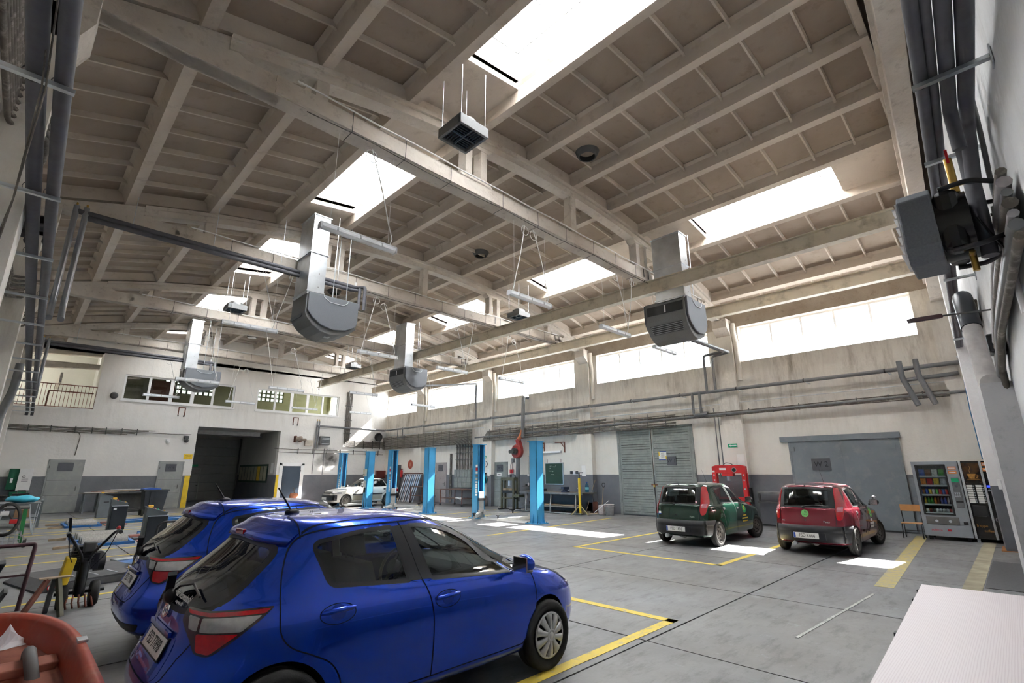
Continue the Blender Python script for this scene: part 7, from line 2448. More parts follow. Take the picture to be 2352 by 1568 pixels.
for k in range(9):
 y = 2.45 - .61 * k
 MB().box((-.06, y - .25, -.46), (-.05, y + .25, .46)).build('sheet', mat('old_paper', (0.45, 0.43, 0.33), 0.8, var=0.12) if k != 6 else M_yellow, t)
wallbox('notice', 'white paper sheets at the right jamb inside the gate passage', 'notice', (11.78, 33.35, 1.8), (11.798, 33.8, 2.45), M_paper)
t = thing('boiler_stub', 'rusty orange drum on the floor at the bonnet of the white car', 'drum', (12.55, 31.6, 0))
MB().lathe([(.001, 0), (.24, 0), (.26, .1), (.25, .5), (.2, .62), (.001, .66)], n=18).build('body', mat('rusty_orange', (0.42, 0.16, 0.08), 0.7, var=0.25), t)
MB().cyl((.0, -.1, .62), (-.12, -.2, .95), .04, 8).build('spout', M_dsteel, t)
for (x, lab) in ((13.3, 'small yellow axle stand left behind the white car'), (17.3, 'yellow axle stand seen over the roof of the white car')):
 t = thing('axle_stand', lab, 'axle stand', (x + 1.5, 30.2, 0))
 hgt = .75 if x < 14 else 1.9
 MB().cyl((0, 0, .1), (0, 0, hgt), .05, 8).build('post', M_yellow, t)
 for k in range(3):
  a_ = 2.1 * k
  MB().bar((0, 0, .45), (.28 * math.cos(a_), .28 * math.sin(a_), .0), .04, .04).build('leg', M_yellow, t)
# brake-test bays at the left
M_cons = mat('console_grey', (0.13, 0.15, 0.165), 0.5, var=0.08)
M_consd = mat('console_dark', (0.018, 0.022, 0.028), 0.45, var=0.1)
M_amber = mat('amber_beacon', (0.75, 0.42, 0.04), 0.4, var=0)
def console(label, x, y, dark):
 t = thing('test_console', label, 'console', (x, y, 0), R(-4), 'sloping-top test consoles at the left')
 MB().prism([(-.22, 0), (.22, 0), (.22, .86), (-.22, 1.0)], 'y', -.20, .30).build('cabinet', M_cons, t, .012)
 MB().prism([(-.23, .99), (.23, .85), (.23, .875), (-.23, 1.02)], 'y', -.22, .31).build('sloping_lid', M_cons, t)
 MB().box((-.19, -.10, .99), (-.08, .02, 1.05)).build('beacon', M_amber, t, .01)
 if dark:
  MB().box((-.17, -.27, .06), (.24, -.20, .80)).build('front_panel', M_consd, t, .01)
  MB().box((-.18, -.28, .79), (.25, -.20, .81)).build('panel_rim', M_steel, t)
  for k in range(4):
   MB().cyl((-.05 + .07 * k, -.05, .95 - .022 * k), (-.05 + .07 * k, -.05, .985 - .022 * k), .018, 8).build('button', (M_red, M_green, M_black, M_amber)[k], t)
 else:
  MB().box((-.06, -.208, .62), (.12, -.2, .66)).build('handle_slot', M_black, t)
 return t
a = console('pale grey sloping test console, farthest of three, beside the table of boards', 3.12, 28.1, False)
a.rotation_euler = (0, 0, 0)
c_ = console('test console with a dark front panel and white sticker, middle of the three', 2.72, 21.1, True)
MB().box((-.13, -.275, .68), (-.05, -.27, .74)).build('sticker', M_white, c_)
console('test console with dark front panel, nearest of three, beside the wheelie bin', 2.76, 15.4, True)
t = thing('wheelie_bin', 'dark wheelie bin with a blue lid behind the nearest test console', 'bin', (4.86, 28.2, 0))
t.scale = (.86, .86, 1.0)
M_bin = mat('bin_plastic', (0.03, 0.035, 0.045), 0.5, var=0.15)
b = MB()
bt, tp_ = .40, .52
vs = [(-bt, -bt, .08), (bt, -bt, .08), (bt, bt, .08), (-bt, bt, .08), (-tp_, -tp_, 1.08), (tp_, -tp_, 1.08), (tp_, tp_, 1.08), (-tp_, tp_, 1.08)]
b.add(vs, [(0, 3, 2, 1), (4, 5, 6, 7), (0, 1, 5, 4), (1, 2, 6, 5), (2, 3, 7, 6), (3, 0, 4, 7)])
b.build('body', M_bin, t, .02)
MB().box((-.57, -.57, 1.05), (.57, .57, 1.11)).build('rim', M_bin, t, .015)
MB().prism([(-.56, 1.11), (.2, 1.11), (.16, 1.16), (-.2, 1.19), (-.54, 1.16)], 'y', -.56, .56).build('lid', mat('bin_lid_blue', (0.02, 0.09, 0.42), 0.45, var=0.05), t, .01)
MB().box((-.24, -.53, .12), (-.10, -.46, 1.0)).build('rib', M_bin, t)
for s in (-1, 1):
 MB().cyl((-.48, s * .34, .13), (-.40, s * .34, .13), .13, 16).build('wheel', M_rubber, t)
 MB().cyl((.40, s * .3, .05), (.46, s * .3, .05), .05, 10).build('castor', M_rubber, t)
t = thing('work_table', 'steel table piled with loose boards in front of the back wall', 'table', (4.1, 31.6, 0))
MB().box((-1.5, -.45, .88), (1.6, .5, .92)).build('table_top', M_dsteel, t)
for x in (-1.4, -.9, 1.5):
 for y in (-.4, .45):
  MB().box((x - .03, y - .03, 0), (x + .03, y + .03, .88)).build('leg', M_cons, t)
for z in (.25, .55):
 MB().box((-1.4, -.42, z), (-.9, -.38, z + .04)).build('rung', M_cons, t)
MB().box((-.4, -.3, .1), (1.5, .45, .14)).box((-.9, .40, .05), (1.5, .44, .85)).build('lower_sheet', M_dsteel, t)
for k in range(6):
 x0 = -1.7 + .25 * k
 o = MB().box((0, -.2, 0), (1.5 + .2 * (k % 3), .15, .022)).build('board', (M_wood, M_white, M_rust, M_wood, mat('grey_board', (0.4, 0.39, 0.37), 0.8, var=0.15), M_white)[k])
 o.location = (4.1 + x0, 31.45 + .07 * k, .921 + .024 * k)
 o.rotation_euler = (0, 0, R((-4, 6, 2, -7, 3, -2)[k]))
 tag(o, ('brown board, lowest on the table pile', 'white board, second from the bottom of the table pile', 'rusty sheet in the middle of the table pile', 'brown board above the rusty sheet on the table pile', 'grey board near the top of the table pile', 'white board on top of the table pile')[k] + ' before the back wall', 'board', 'loose boards on the steel table')
M_rbl = mat('tester_blue', (0.015, 0.13, 0.40), 0.5, var=0.15, scale=5, dirt=(0.10, 0.12, 0.16))
M_roll = mat('gritty_roller', (0.30, 0.29, 0.27), 0.85, var=0.25, scale=30)
def roller_bed(label, x, y, w, ln):
 t = thing('brake_roller_bed', label, 'brake tester', (x, y, 0), 0, 'blue brake roller beds in the floor')
 f = MB()
 f.box((0, 0, 0), (w, .10, .07)).box((0, ln - .1, 0), (w, ln, .07)).box((0, .1, 0), (.08, ln - .1, .07)).box((w - .08, .1, 0), (w, ln - .1, .07)).box((0, ln * .46, 0), (w, ln * .54, .075)).box((.08, .1, 0), (w - .08, ln - .1, .015))
 f.build('frame', M_rbl, t)
 for k in range(2):
  y0 = .16 + (ln * .5) * k
  for q in range(2):
   MB().cyl((.12, y0 + ln * .09 + q * ln * .19, .055), (w - .12, y0 + ln * .09 + q * ln * .19, .055), ln * .062, 14).build('roller', M_roll, t)
 for q in (.1, ln - .25):
  MB().prism([(-.05, 0), (-.42, 0), (-.42, .05), (-.05, .07)], 'y', q, q + .12).build('chock', M_wood, t)
 for k in range(3):
  MB().box((w + .1, .15 + ln * .28 * k, 0), (w + .75, .15 + ln * .28 * k + ln * .15, .035 + .012 * k)).build('red_strip', mat('worn_red_strip', (0.32, 0.12, 0.10), 0.7, var=0.25) if k != 1 else M_dsteel, t)
 return t
roller_bed('blue brake roller bed in the floor, farther of the two', 1.65, 23.45, 1.0, 1.9)
roller_bed('blue brake roller bed in the floor, nearer of the two', 1.5, 17.1, 1.2, 2.5)
for (x0, x1, y, lab) in ((3.0, 8.6, 24.2, 'long blue floor rail beyond the middle test console'), (3.1, 7.5, 18.7, 'wide pale blue floor ramp between the two near test consoles')):
 t = thing('floor_rail', lab, 'ramp', (x0, y, 0))
 MB().box((0, 0, 0), (x1 - x0, .12, .09)).build('side_rail', M_rbl, t)
 MB().box((0, .12, 0), (x1 - x0, .75, .06)).build('track', mat('pale_blue_track', (0.30, 0.42, 0.55), 0.5, var=0.15), t)
 MB().box((0, .75, 0), (x1 - x0, .87, .09)).build('side_rail', M_rbl, t)
t = thing('wheel_ramp', 'dark grey tester ramp with slots and a round no-entry sticker, nearest bay', 'ramp', (.62, 11.1, 0), R(14))
M_rampg = mat('ramp_grey', (0.06, 0.06, 0.065), 0.6, var=0.2)
MB().prism([(0, 0), (1.55, 0), (1.55, .15), (.2, .12), (0, .03)], 'y', 0, 1.55).build('ramp_plate', M_rampg, t)
MB().box((0, -.01, .02), (1.55, .0, .10)).build('front_edge', M_dsteel, t)
for k in range(5):
 MB().box((.25 + .27 * k, .1, .148), (.27 + .27 * k, .5, .153)).build('slot', M_steel, t)
MB().box((1.56, .3, 0), (2.05, 1.4, .14)).build('blue_section', M_rbl, t)
MB().box((1.56, 1.4, 0), (2.3, 1.7, .16)).build('rear_plate', M_steel, t)
MB().box((1.2, -.35, 0), (2.6, .0, .05)).build('side_track', M_arm, t)
MB().box((2.06, .2, 0), (2.9, 1.35, .10)).build('end_plate', M_consd, t)
st = MB().cyl((.16, -.012, .07), (.16, -.02, .07), .045, 16).build('sticker', M_white, t)
MB().lathe([(.035, -.021), (.046, -.023), (.05, -.02)], (.16, 0, .07), 'y', 16).build('red_ring', M_red, st)
# two-wheel tiller
t = thing('tiller', 'black two-wheel tiller with upright yellow guard and wide handlebars', 'tiller', (.98, 9.65, 0))
for s in (-1, 1):
 MB().lathe([(.06, -.035), (.15, -.05), (.165, -.03), (.165, .03), (.15, .05), (.06, .035)], (s * .17, 0, .165), 'x', 22).build('wheel', M_rubber, t)
 MB().cyl((s * .14, 0, .165), (s * .2, 0, .165), .062, 12).build('hub', M_dsteel, t)
MB().cyl((-.26, 0, .2), (.28, 0, .2), .022, 8).build('axle', M_black, t)
MB().box((-.06, -.08, .15), (.06, .1, .60)).cyl((0, -.06, .15), (0, -.06, .6), .05, 10).build('gear_case', M_black, t, .01)
e = MB()
e.box((-.10, -.02, .48), (.16, .28, .70)).box((-.14, .0, .70), (.12, .26, .80))
e.cyl((.12, .12, .55), (.24, .12, .55), .11, 16)
for k in range(6):
 e.box((-.17, -.03, .56 + .035 * k), (.10, .27, .572 + .035 * k))
e.build('engine', M_black, t, .008)
MB().cyl((.16, .02, .66), (.16, .26, .66), .06, 12).build('silencer', M_dsteel, t)
MB().box((-.05, -.06, .72), (.10, .08, .86)).build('air_filter', M_dsteel, t, .02)
MB().prism([(-.26, .33), (-.15, .33), (-.10, .66), (-.21, .68)], 'y', -.14, .10).build('yellow_guard', M_yellow, t, .01)
for s in (-1, 1):
 MB().tube(roundpath([(s * .03, -.05, .58), (s * .06, -.1, .70), (s * .25, -.28, 1.0), (s * .27, -.44, 1.02)], .08), .018, 8).build('handlebar', M_black, t)
 MB().cyl((s * .27, -.40, 1.02), (s * .275, -.55, 1.01), .026, 10).build('grip', M_black, t)
 MB().tube(roundpath([(s * .26, -.4, 1.0), (s * .20, -.2, .7), (s * .08, -.05, .5)], .2), .006, 5).build('control_cable', M_black, t)
MB().bar((-.25, -.3, 1.0), (-.28, -.32, 1.22), .05, .03).build('clutch_lever', M_black, t)
MB().sph((.27, -.36, 1.05), .03, 8).build('red_knob', M_red, t)
for k in range(5):
 a = -1.0 + .5 * k
 MB().tube([(-.12 + .06 * k, -.12, .18), (-.14 + .07 * k, -.2, .10), (-.16 + .07 * k + .04, -.18, .03)], .012, 5).build('tine', M_rust, t)
t = thing('trestle', 'low rusty steel trestle standing behind the orange boat', 'trestle', (.68, 9.35, 0))
MB().box((-.16, -.06, .46), (.16, .06, .475)).build('top_plate', M_wood, t)
for (x, y, m) in ((-.30, -.16, M_rust), (.12, -.16, M_olive), (-.02, .22, M_dsteel)):
 MB().bar((x * .25, y * .2, .455), (x, y, .0), .05, .05).build('leg', m, t)
# handle trolley behind the blue cars
t = thing('pump_cart', 'small black cart with a hoop handle between test console and second blue car', 'cart', (2.35, 12.3, 0))
MB().tube(roundpath([(-.12, 0, .25), (-.05, .1, .86), (.35, .1, .86), (.30, 0, .25)], .14), .022, 8).build('hoop_handle', M_black, t)
MB().box((-.2, -.25, .12), (.36, .3, .34)).build('body', M_black, t, .03)
MB().tube(roundpath([(-.2, -.2, .3), (-.34, -.2, .25), (-.34, -.2, .42), (-.05, .05, .6)], .08), .02, 6).build('drawbar', M_black, t)
for s in (-1, 1):
 MB().cyl((s * .2 + .05, -.27, .1), (s * .2 + .1, -.27, .1), .1, 14).build('wheel', M_rubber, t)
# clutter at the left edge
t = thing('steel_bench', 'grey steel bench with black tool boxes at the far left', 'bench', (.50, 25.5, 0))
MB().box((-.75, -.7, .86), (.55, .9, .90)).build('top', M_cons, t)
for x in (-.7, .5):
 for y in (-.65, .85):
  MB().box((x - .03, y - .03, 0), (x + .03, y + .03, .86)).build('leg', M_cons, t)
MB().box((-.7, -.6, .30), (.45, .8, .34)).build('shelf', M_cons, t)
for (x, y, dx, lab) in ((-.1, -.2, .5, 'black tool box with ribbed lid on the far left steel bench'), (-.65, -.3, .4, 'dark tyre-like coil on the far left steel bench'), (.42, -.3, .14, 'small black reel at the right end of the far left steel bench')):
 o = thing('tool_box' if dx > .3 else 'cable_reel', lab, 'tool box' if dx > .3 else 'reel', (.5 + x, 25.5 + y, .90))
 if dx == .5:
  MB().box((-.25, -.2, 0), (.25, .2, .2)).build('case', M_black, o, .03)
  for k in range(4):
   MB().box((-.22, -.17 + .09 * k, .2), (.22, -.12 + .09 * k, .24)).build('lid_rib', M_black, o)
  MB().tube(roundpath([(-.12, 0, .24), (-.12, 0, .34), (.12, 0, .34), (.12, 0, .24)], .04), .015, 6).build('handle', M_dsteel, o)
 elif dx == .4:
  for k in range(4):
   MB().lathe([(.15, .03 + .05 * k), (.19, .0 + .05 * k), (.22, .03 + .05 * k), (.19, .06 + .05 * k), (.15, .03 + .05 * k)], n=18).build('turn', M_rubber, o)
 else:
  MB().cyl((0, 0, 0), (0, 0, .03), .08, 12).cyl((0, 0, .03), (0, 0, .10), .05, 12).cyl((0, 0, .10), (0, 0, .13), .08, 12).build('spool', M_dsteel, o)
wallbox('cardboard_box', 'brown cardboard box on the lower shelf of the far left steel bench', 'box', (.35, 25.0, .34), (.75, 25.5, .60), mat('cardboard', (0.32, 0.19, 0.10), 0.8, var=0.1), None, .005)
t = thing('wire_table', 'thin grey table on wire legs with a bag on top, far left', 'table', (.36, 22.4, 0))
MB().box((-.5, -.75, .92), (.5, .75, .95)).build('top', M_greylt, t)
for x in (-.45, .45):
 for y in (-.7, .7):
  for q in (-.12, .12):
   MB().cyl((x * .8 + q, y, .92), (x, y, 0), .009, 5).build('wire_leg', M_steel, t)
o = MB()
o.sph((0, 0, .10), .5, 14, (.80, .55, .22))
for i, v in enumerate(o.v):
 o.v[i] = (v[0] + .03 * math.sin(v[1] * 21), v[1], max(0, v[2] + .025 * math.sin(v[0] * 17 + v[1] * 9)))
o = o.build('plastic_bag', mat('cyan_plastic_bag', (0.06, 0.48, 0.66), 0.45, var=0.1, scale=9))
o.location = (.42, 22.2, .951)
tag(o, 'bright cyan plastic bag lying on the wire-legged table', 'bag')
t = thing('green_cart', 'green tube-legged cart with wire basket at the left edge', 'cart', (.12, 18.9, 0))
M_grn = mat('cart_green', (0.03, 0.26, 0.07), 0.5, var=0.15)
for (x, y) in ((-.2, -.5), (.34, -.5), (.34, .5)):
 MB().bar((x, y, .95), (x + .03, y, .06), .06, .06).build('leg', M_grn, t)
MB().box((-.4, -.6, .93), (.4, .6, .97)).build('deck', M_dsteel, t)
bk = MB()
for k in range(9):
 bk.bar((-.45 + .1 * k, -.62, .10), (-.45 + .1 * k, -.62, .40), .012, .012)
for z in (.1, .2, .3, .4):
 bk.bar((-.45, -.62, z), (.36, -.62, z), .012, .012)
bk.build('wire_basket', M_steel, t)
MB().cyl((.42, -.55, .10), (.48, -.55, .10), .11, 18).build('castor', M_rubber, t)
MB().bar((-.05, -.62, .95), (.47, -.6, .14), .035, .035).build('silver_strut', M_chrome, t)
for k in range(3):
 pts = [(.02 + (.22 + .015 * k) * math.cos(a), -.66 + .02 * k, .70 + (.36 + .015 * k) * math.sin(a)) for a in np.linspace(0, 2 * PI, 25)[:-1]]
 MB().tube(pts, .025, 6, closed=True).build('hose_loop', M_rubber, t)
MB().box((.08, -.74, .60), (.22, -.66, .70)).build('red_clip', M_red, t, .01)
MB().box((-.12, -.74, .80), (.04, -.66, .90)).build('white_clip', M_white, t, .01)
t = thing('machine_cart', 'dark engine cart with a tall purple-brown push frame at the left edge', 'cart', (.06, 9.75, 0))
M_mar = mat('maroon_tube', (0.075, 0.03, 0.04), 0.5, var=0.2)
MB().tube(roundpath([(-.6, .25, .84), (.37, .35, .84), (.38, .33, .80), (.34, .25, .0)], .03), .026, 8).build('push_frame', M_mar, t)
MB().bar((-.3, .2, .45), (.35, .28, .45), .025, .025).build('cross_tube', M_mar, t)
MB().prism([(-.6, .62), (.12, .66), (.05, .46), (-.6, .40)], 'y', -.05, .35).build('hopper', M_consd, t, .01)
MB().box((-.55, -.1, .2), (.0, .3, .46)).build('engine', M_black, t, .02)
MB().lathe([(.05, -.03), (.11, -.04), (.12, 0), (.11, .04), (.05, .03)], (-.02, -.12, .42), 'y', 18).build('flywheel', M_dsteel, t)
for y in (-.1,):
 MB().lathe([(.05, -.04), (.13, -.05), (.15, 0), (.13, .05), (.05, .04)], (-.03, -.2, .15), 'y', 20).build('wheel', M_rubber, t)
 MB().cyl((-.03, -.26, .15), (-.03, -.22, .15), .06, 12).build('hub', M_steel, t)
MB().prism([(.05, .12), (.16, .30), (.2, .30), (.06, .0)], 'y', -.1, .3).build('side_skid', M_dsteel, t)
t = thing('air_hose', 'thin black hose lying on the floor behind the orange boat', 'hose', (.3, 8.6, 0))
MB().tube([(-.5, .1, .02), (-.2, .3, .02), (.05, .25, .05), (.12, .0, .03), (.1, -.4, .02)], .018, 6).build('hose', M_rubber, t)
t = thing('wall_cupboard', 'green wall cupboard with its white door swung open, far left', 'cupboard', (.05, YB, 1.08))
MB().box((-.1, -.22, .05), (.40, -.005, .98)).build('body', mat('cupboard_green', (0.0, 0.10, 0.045), 0.5, var=0.08), t)
d_ = MB().box((.24, -.30, 0), (.70, -.275, .98)).build('door', M_white, t, .005)
for k in range(3):
 MB().box((.36, -.303, .40 + .05 * k), (.58, -.30, .415 + .05 * k)).build('print_line', M_dkletter, d_)
MB().lathe([(.035, -.302), (.05, -.304), (.052, -.30)], (.42, 0, .62), 'y', 14).build('emblem', M_dkletter, d_)
MB().box((.0, -.24, .35), (.08, -.22, .55)).build('handle', M_white, t)
t = thing('green_funnel', 'green plastic tray hanging under the open wall cupboard', 'tray', (.45, YB - .02, .65))
MB().prism([(-.3, 0), (.15, .1), (.3, .38), (-.35, .38)], 'y', -.25, 0).build('tray', mat('dark_green_plastic', (0.0, 0.13, 0.06), 0.5, var=0.1), t, .02)
# orange boat
M_or = mat('orange_fibreglass', (0.33, 0.045, 0.018), 0.5, var=0.14, scale=2.2, dirt=(0.34, 0.12, 0.075))
M_orl = mat('chalky_orange', (0.33, 0.115, 0.075), 0.75, var=0.15, scale=2.6, dirt=(0.22, 0.07, 0.05))
BX, BY = -.05, 4.88
def bplan(w, ln, n=36):
 """round-ended outline, +y end round, from right near side round to left near side"""
 out = []
 for i in range(n + 1):
  a = PI * i / n
  c, s_ = math.cos(a), math.sin(a)
  out.append((w * math.copysign(abs(c) ** .8, c), ln * abs(s_) ** .8))
 return [(w, -1.9)] + out + [(-w, -1.9)]
t = thing('boat', 'orange round-ended boat hull in the lower left corner', 'boat', (BX, BY, 0))
rows = [(.47, 1.45, .02), (.55, 1.68, .08), (.62, 1.84, .34), (.645, 1.90, .555), (.68, 1.945, .555), (.685, 1.95, .58), (.635, 1.89, .585), (.615, 1.85, .55), (.585, 1.76, .38)]
b = MB()
vs = []
for w, ln, z in rows:
 vs += [(x, y, z) for x, y in bplan(w, ln)]
n_ = len(bplan(1, 1))
b.add(vs, [(k * n_ + i, k * n_ + i + 1, (k + 1) * n_ + i + 1, (k + 1) * n_ + i) for k in range(len(rows) - 1) for i in range(n_ - 1)], True)
b.add([(x, y, .02) for x, y in bplan(.50, 1.45)], [list(range(n_))])
b.build('hull', M_or, t)
b = MB()
o_, i_ = bplan(.60, 1.78), bplan(.38, 1.26)
f_ = bplan(.36, 1.22)
vs = [(x, y, .385) for x, y in o_] + [(x, y, .38) for x, y in i_] + [(x, y, .12) for x, y in f_]
b.add(vs, [(i, i + 1, n_ + i + 1, n_ + i) for i in range(n_ - 1)] + [(n_ + i, n_ + i + 1, 2 * n_ + i + 1, 2 * n_ + i) for i in range(n_ - 1)], True)
b.add([(x, y, .12) for x, y in f_], [list(range(n_))])
b.build('seat_liner', M_orl, t)
MB().prism([(-.55, .37), (.55, .37), (.57, .435), (-.57, .435)], 'y', .52, .76).build('thwart', M_orl, t, .01)
MB().prism([(-.43, .36), (.43, .36), (.45, .425), (-.45, .425)], 'y', -1.1, -.8).build('thwart', M_orl, t, .01)
for (x, y, rz) in ((.662, .35, 0), (.10, 1.91, 90)):
 q = MB().box((-.03, -.06, -.004), (.03, .06, .014)).build('rim_patch', M_steel if rz == 0 else M_rust, t)
 q.location = (x, y, .588 if rz == 0 else .582)
 q.rotation_euler = (0, 0, R(rz))
MB().tube([(.1, 1.86, .60), (.09, 1.80, .52), (.07, 1.74, .40)], .012, 5).build('painter_rope', M_rust, t)
t = thing('grey_hose', 'flat grey hose hung over the thwart of the orange boat', 'hose', (BX + .40, BY + .64, .44))
pts = roundpath([(0.02, .30, -.22), (.0, .16, .045), (0, -.16, .05), (.05, -.28, -.15), (.02, -.55, -.29)], .09)
MB().tube(pts, .042, 10).build('hose', mat('grey_ribbed_hose', (0.12, 0.115, 0.115), 0.6, var=0.15), t)
MB().tube([(.02, .30, -.2), (-.15, .1, -.24), (-.4, -.3, -.27)], .022, 6).build('cable', M_rubber, t)
b = MB()
vs, fs = [], []
random.seed(11)
for i in range(9):
 for j in range(9):
  u, v = i / 8 - .5, j / 8 - .5
  z = max(0, .15 - .45 * (u * u + v * v) ** .5) * (1 + .6 * random.random()) + .02 * random.random()
  vs.append((u * .46 + .02 * random.random(), v * .30 + .03 * random.random(), z if 0 < i < 8 and 0 < j < 8 else 0.004))
for i in range(8):
 for j in range(8):
  fs.append((i * 9 + j, i * 9 + j + 1, (i + 1) * 9 + j + 1))
  fs.append((i * 9 + j, (i + 1) * 9 + j + 1, (i + 1) * 9 + j))
b.add(vs, fs, False)
o = b.build('crumpled_bag', mat('thin_white_plastic', (0.72, 0.70, 0.74), 0.5, var=0.05))
o.location = (.24, 6.36, .386)
o.scale = (.8, .8, .8)
o.rotation_euler = (0, 0, R(20))
tag(o, 'crumpled white plastic bag on the far seat of the orange boat', 'bag')
# cables on the left wall
t = thing('cable_bundle', 'bundle of pale conduits bending round the first left wall pilaster', 'cable', (XC + .05, 9.0, 5.6))
for k in range(8):
 z = .09 * k
 MB().tube(roundpath([(0.0, -4.8, z - .2), (.02, -1.9, z - .1), (.33, -1.75, z), (.33, -1.1, z - .05), (.05, -.7, z - .4 - .04 * k), (.05, -.5 - .07 * k, z - 1.4)], .25, 4), .028, 6).build('conduit', M_cable, t)
t = thing('cable_bundle', 'group of dark conduits low on the left wall by the second pilaster', 'cable', (XC + .05, 15.5, 5.4))
for k in range(6):
 z = .09 * k
 MB().tube(roundpath([(0.0, -4.0, z - .2), (.02, -1.6, z - .1), (.33, -1.45, z), (.33, 1.2, z - .05), (.05, 1.7, z), (.05, 6.0, z - .1)], .25, 4), .026, 6).build('conduit', M_cable, t)
t = thing('wall_cable', 'two thin grey cables hanging down the left wall past the lagged pipes', 'cable', (-.36, 4.2, 4.2))
for k in range(2):
 MB().tube([(.02 * k, -.4, 1.2), (-.02 + .03 * k, -.2, .7), (.03 + .02 * k, .1, .2), (.02, .5, -.5), (-.02 - .03 * k, .7, -1.2)], .006, 5).build('cable', M_cable, t)
t = thing('vent_stack', 'pale vertical pipe with bent elbow on the left wall far down', 'pipe', (XC + .25, 21.0, 0))
MB().tube(roundpath([(0, 0, .2), (0, 0, 3.6), (.15, -.5, 4.2), (.15, -.5, 5.0)], .3), .10, 12).build('pipe', M_greylt, t)
for z in (1.2, 2.6):
 MB().box((-.25, -.14, z), (.12, .14, z + .05)).build('bracket', M_dsteel, t)
# vending machines, chair
t = thing('snack_machine', 'grey snack vending machine with lit shelves of packets', 'vending machine', (18.05, 1.135, 0))
M_vg = mat('vending_grey', (0.33, 0.36, 0.40), 0.4, 0.3, var=0.05)
c = MB()
c.box((0.03, 0, .10), (.06, .99, .50)).box((.03, 0, .50), (.06, .30, 2.05)).box((.03, .88, .50), (.06, .99, 2.05)).box((.03, .30, 1.93), (.06, .88, 2.05)).box((.03, .30, .5), (.06, .88, .68))
c.box((.06, 0, .10), (.85, .03, 2.05)).box((.06, .96, .10), (.85, .99, 2.05)).box((.06, .03, 2.02), (.85, .96, 2.05)).box((.06, .03, .10), (.85, .96, .13)).box((.82, .03, .13), (.85, .96, 2.02))
c.box((.45, .25, .6), (.46, .96, 2.0))
c.build('cabinet', M_vg, t, .008)
MB().box((.035, .29, .67), (.042, .89, 1.94)).build('window', glass_mat('machine_glass', (0.8, 0.84, 0.84), 0.05, .4), t)
f = MB()
f.box((.02, .26, .65), (.035, .30, 1.96)).box((.02, .88, .65), (.035, .92, 1.96)).box((.02, .26, 1.93), (.035, .92, 1.97)).box((.02, .26, .64), (.035, .92, .68))
f.build('window_frame', M_black, t)
MB().box((.45, .28, .62), (.455, .93, 1.98)).build('dark_back', M_black, t)
SH = [.70, .92, 1.17, 1.42, 1.66]
for k, z in enumerate(SH):
 s = MB().box((.07, .27, z - .02), (.44, .93, z)).build('shelf', M_black, t)
 MB().box((.062, .27, z - .03), (.07, .93, z + .012)).build('price_strip', M_steel, s)
MB().box((.018, .04, .85), (.03, .20, 1.62)).build('control_panel', M_greylt, t, .006)
MB().box((.01, .05, 1.50), (.02, .20, 1.60)).build('display', M_green, t)
for i in range(4):
 for j in range(3):
  MB().box((.012, .08 + .04 * j, 1.12 + .035 * i), (.018, .105 + .04 * j, 1.14 + .035 * i)).build('key', M_steel, t)
MB().cyl((.01, .12, 1.40), (.02, .12, 1.40), .03, 12).build('coin_knob', M_chrome, t)
MB().box((.012, .05, .98), (.02, .19, 1.02)).build('note_slot', M_black, t)
for z in (1.72, 1.83):
 b = MB().box((.022, .05, z), (.03, .22, z + .08)).build('price_label', mat('orange_label', (0.72, 0.24, 0.06), 0.5, var=0.05), t)
 MB().box((.02, .07, z + .03), (.022, .2, z + .05)).build('label_band', M_white, b)
MB().box((.02, .22, .40), (.032, .90, .60)).build('delivery_flap', mat('flap_grey', (0.17, 0.165, 0.16), 0.4, 0.5, var=0.1), t, .006)
for y in (.40, .68):
 MB().cyl((.012, y, .49), (.022, y, .49), .035, 12).build('flap_grip', M_steel, t)
MB().box((.02, .05, .42), (.03, .14, .49)).build('coin_return', M_black, t)
text('lettering', 'selecta', .085, mat('selecta_red', (0.55, 0.02, 0.03), 0.5, var=0), t, frame_m((.028, .72, .26), (0, -1, 0), (0, 0, 1)), sx=1.0)
MB().box((.026, .46, .235), (.03, .49, .285)).box((.026, .42, .235), (.03, .45, .285)).build('red_mark', _mats['selecta_red'], t)
for y in (.1, .88):
 MB().box((.08, y - .04, 0), (.16, y + .04, .10)).build('foot', M_black, t)
 MB().box((.7, y - .04, 0), (.78, y + .04, .10)).build('foot', M_black, t)
ORD = ['first', 'second', 'third', 'fourth', 'fifth', 'sixth', 'seventh', 'eighth']
PC = [('red', (.5, .03, .03)), ('yellow', (.7, .5, .05)), ('white', (.7, .7, .7)), ('green', (.1, .4, .06)), ('blue', (.05, .12, .5)), ('orange', (.65, .22, .03)), ('brown', (.18, .08, .04)), ('silver', (.5, .5, .55))]
_meshes = {}
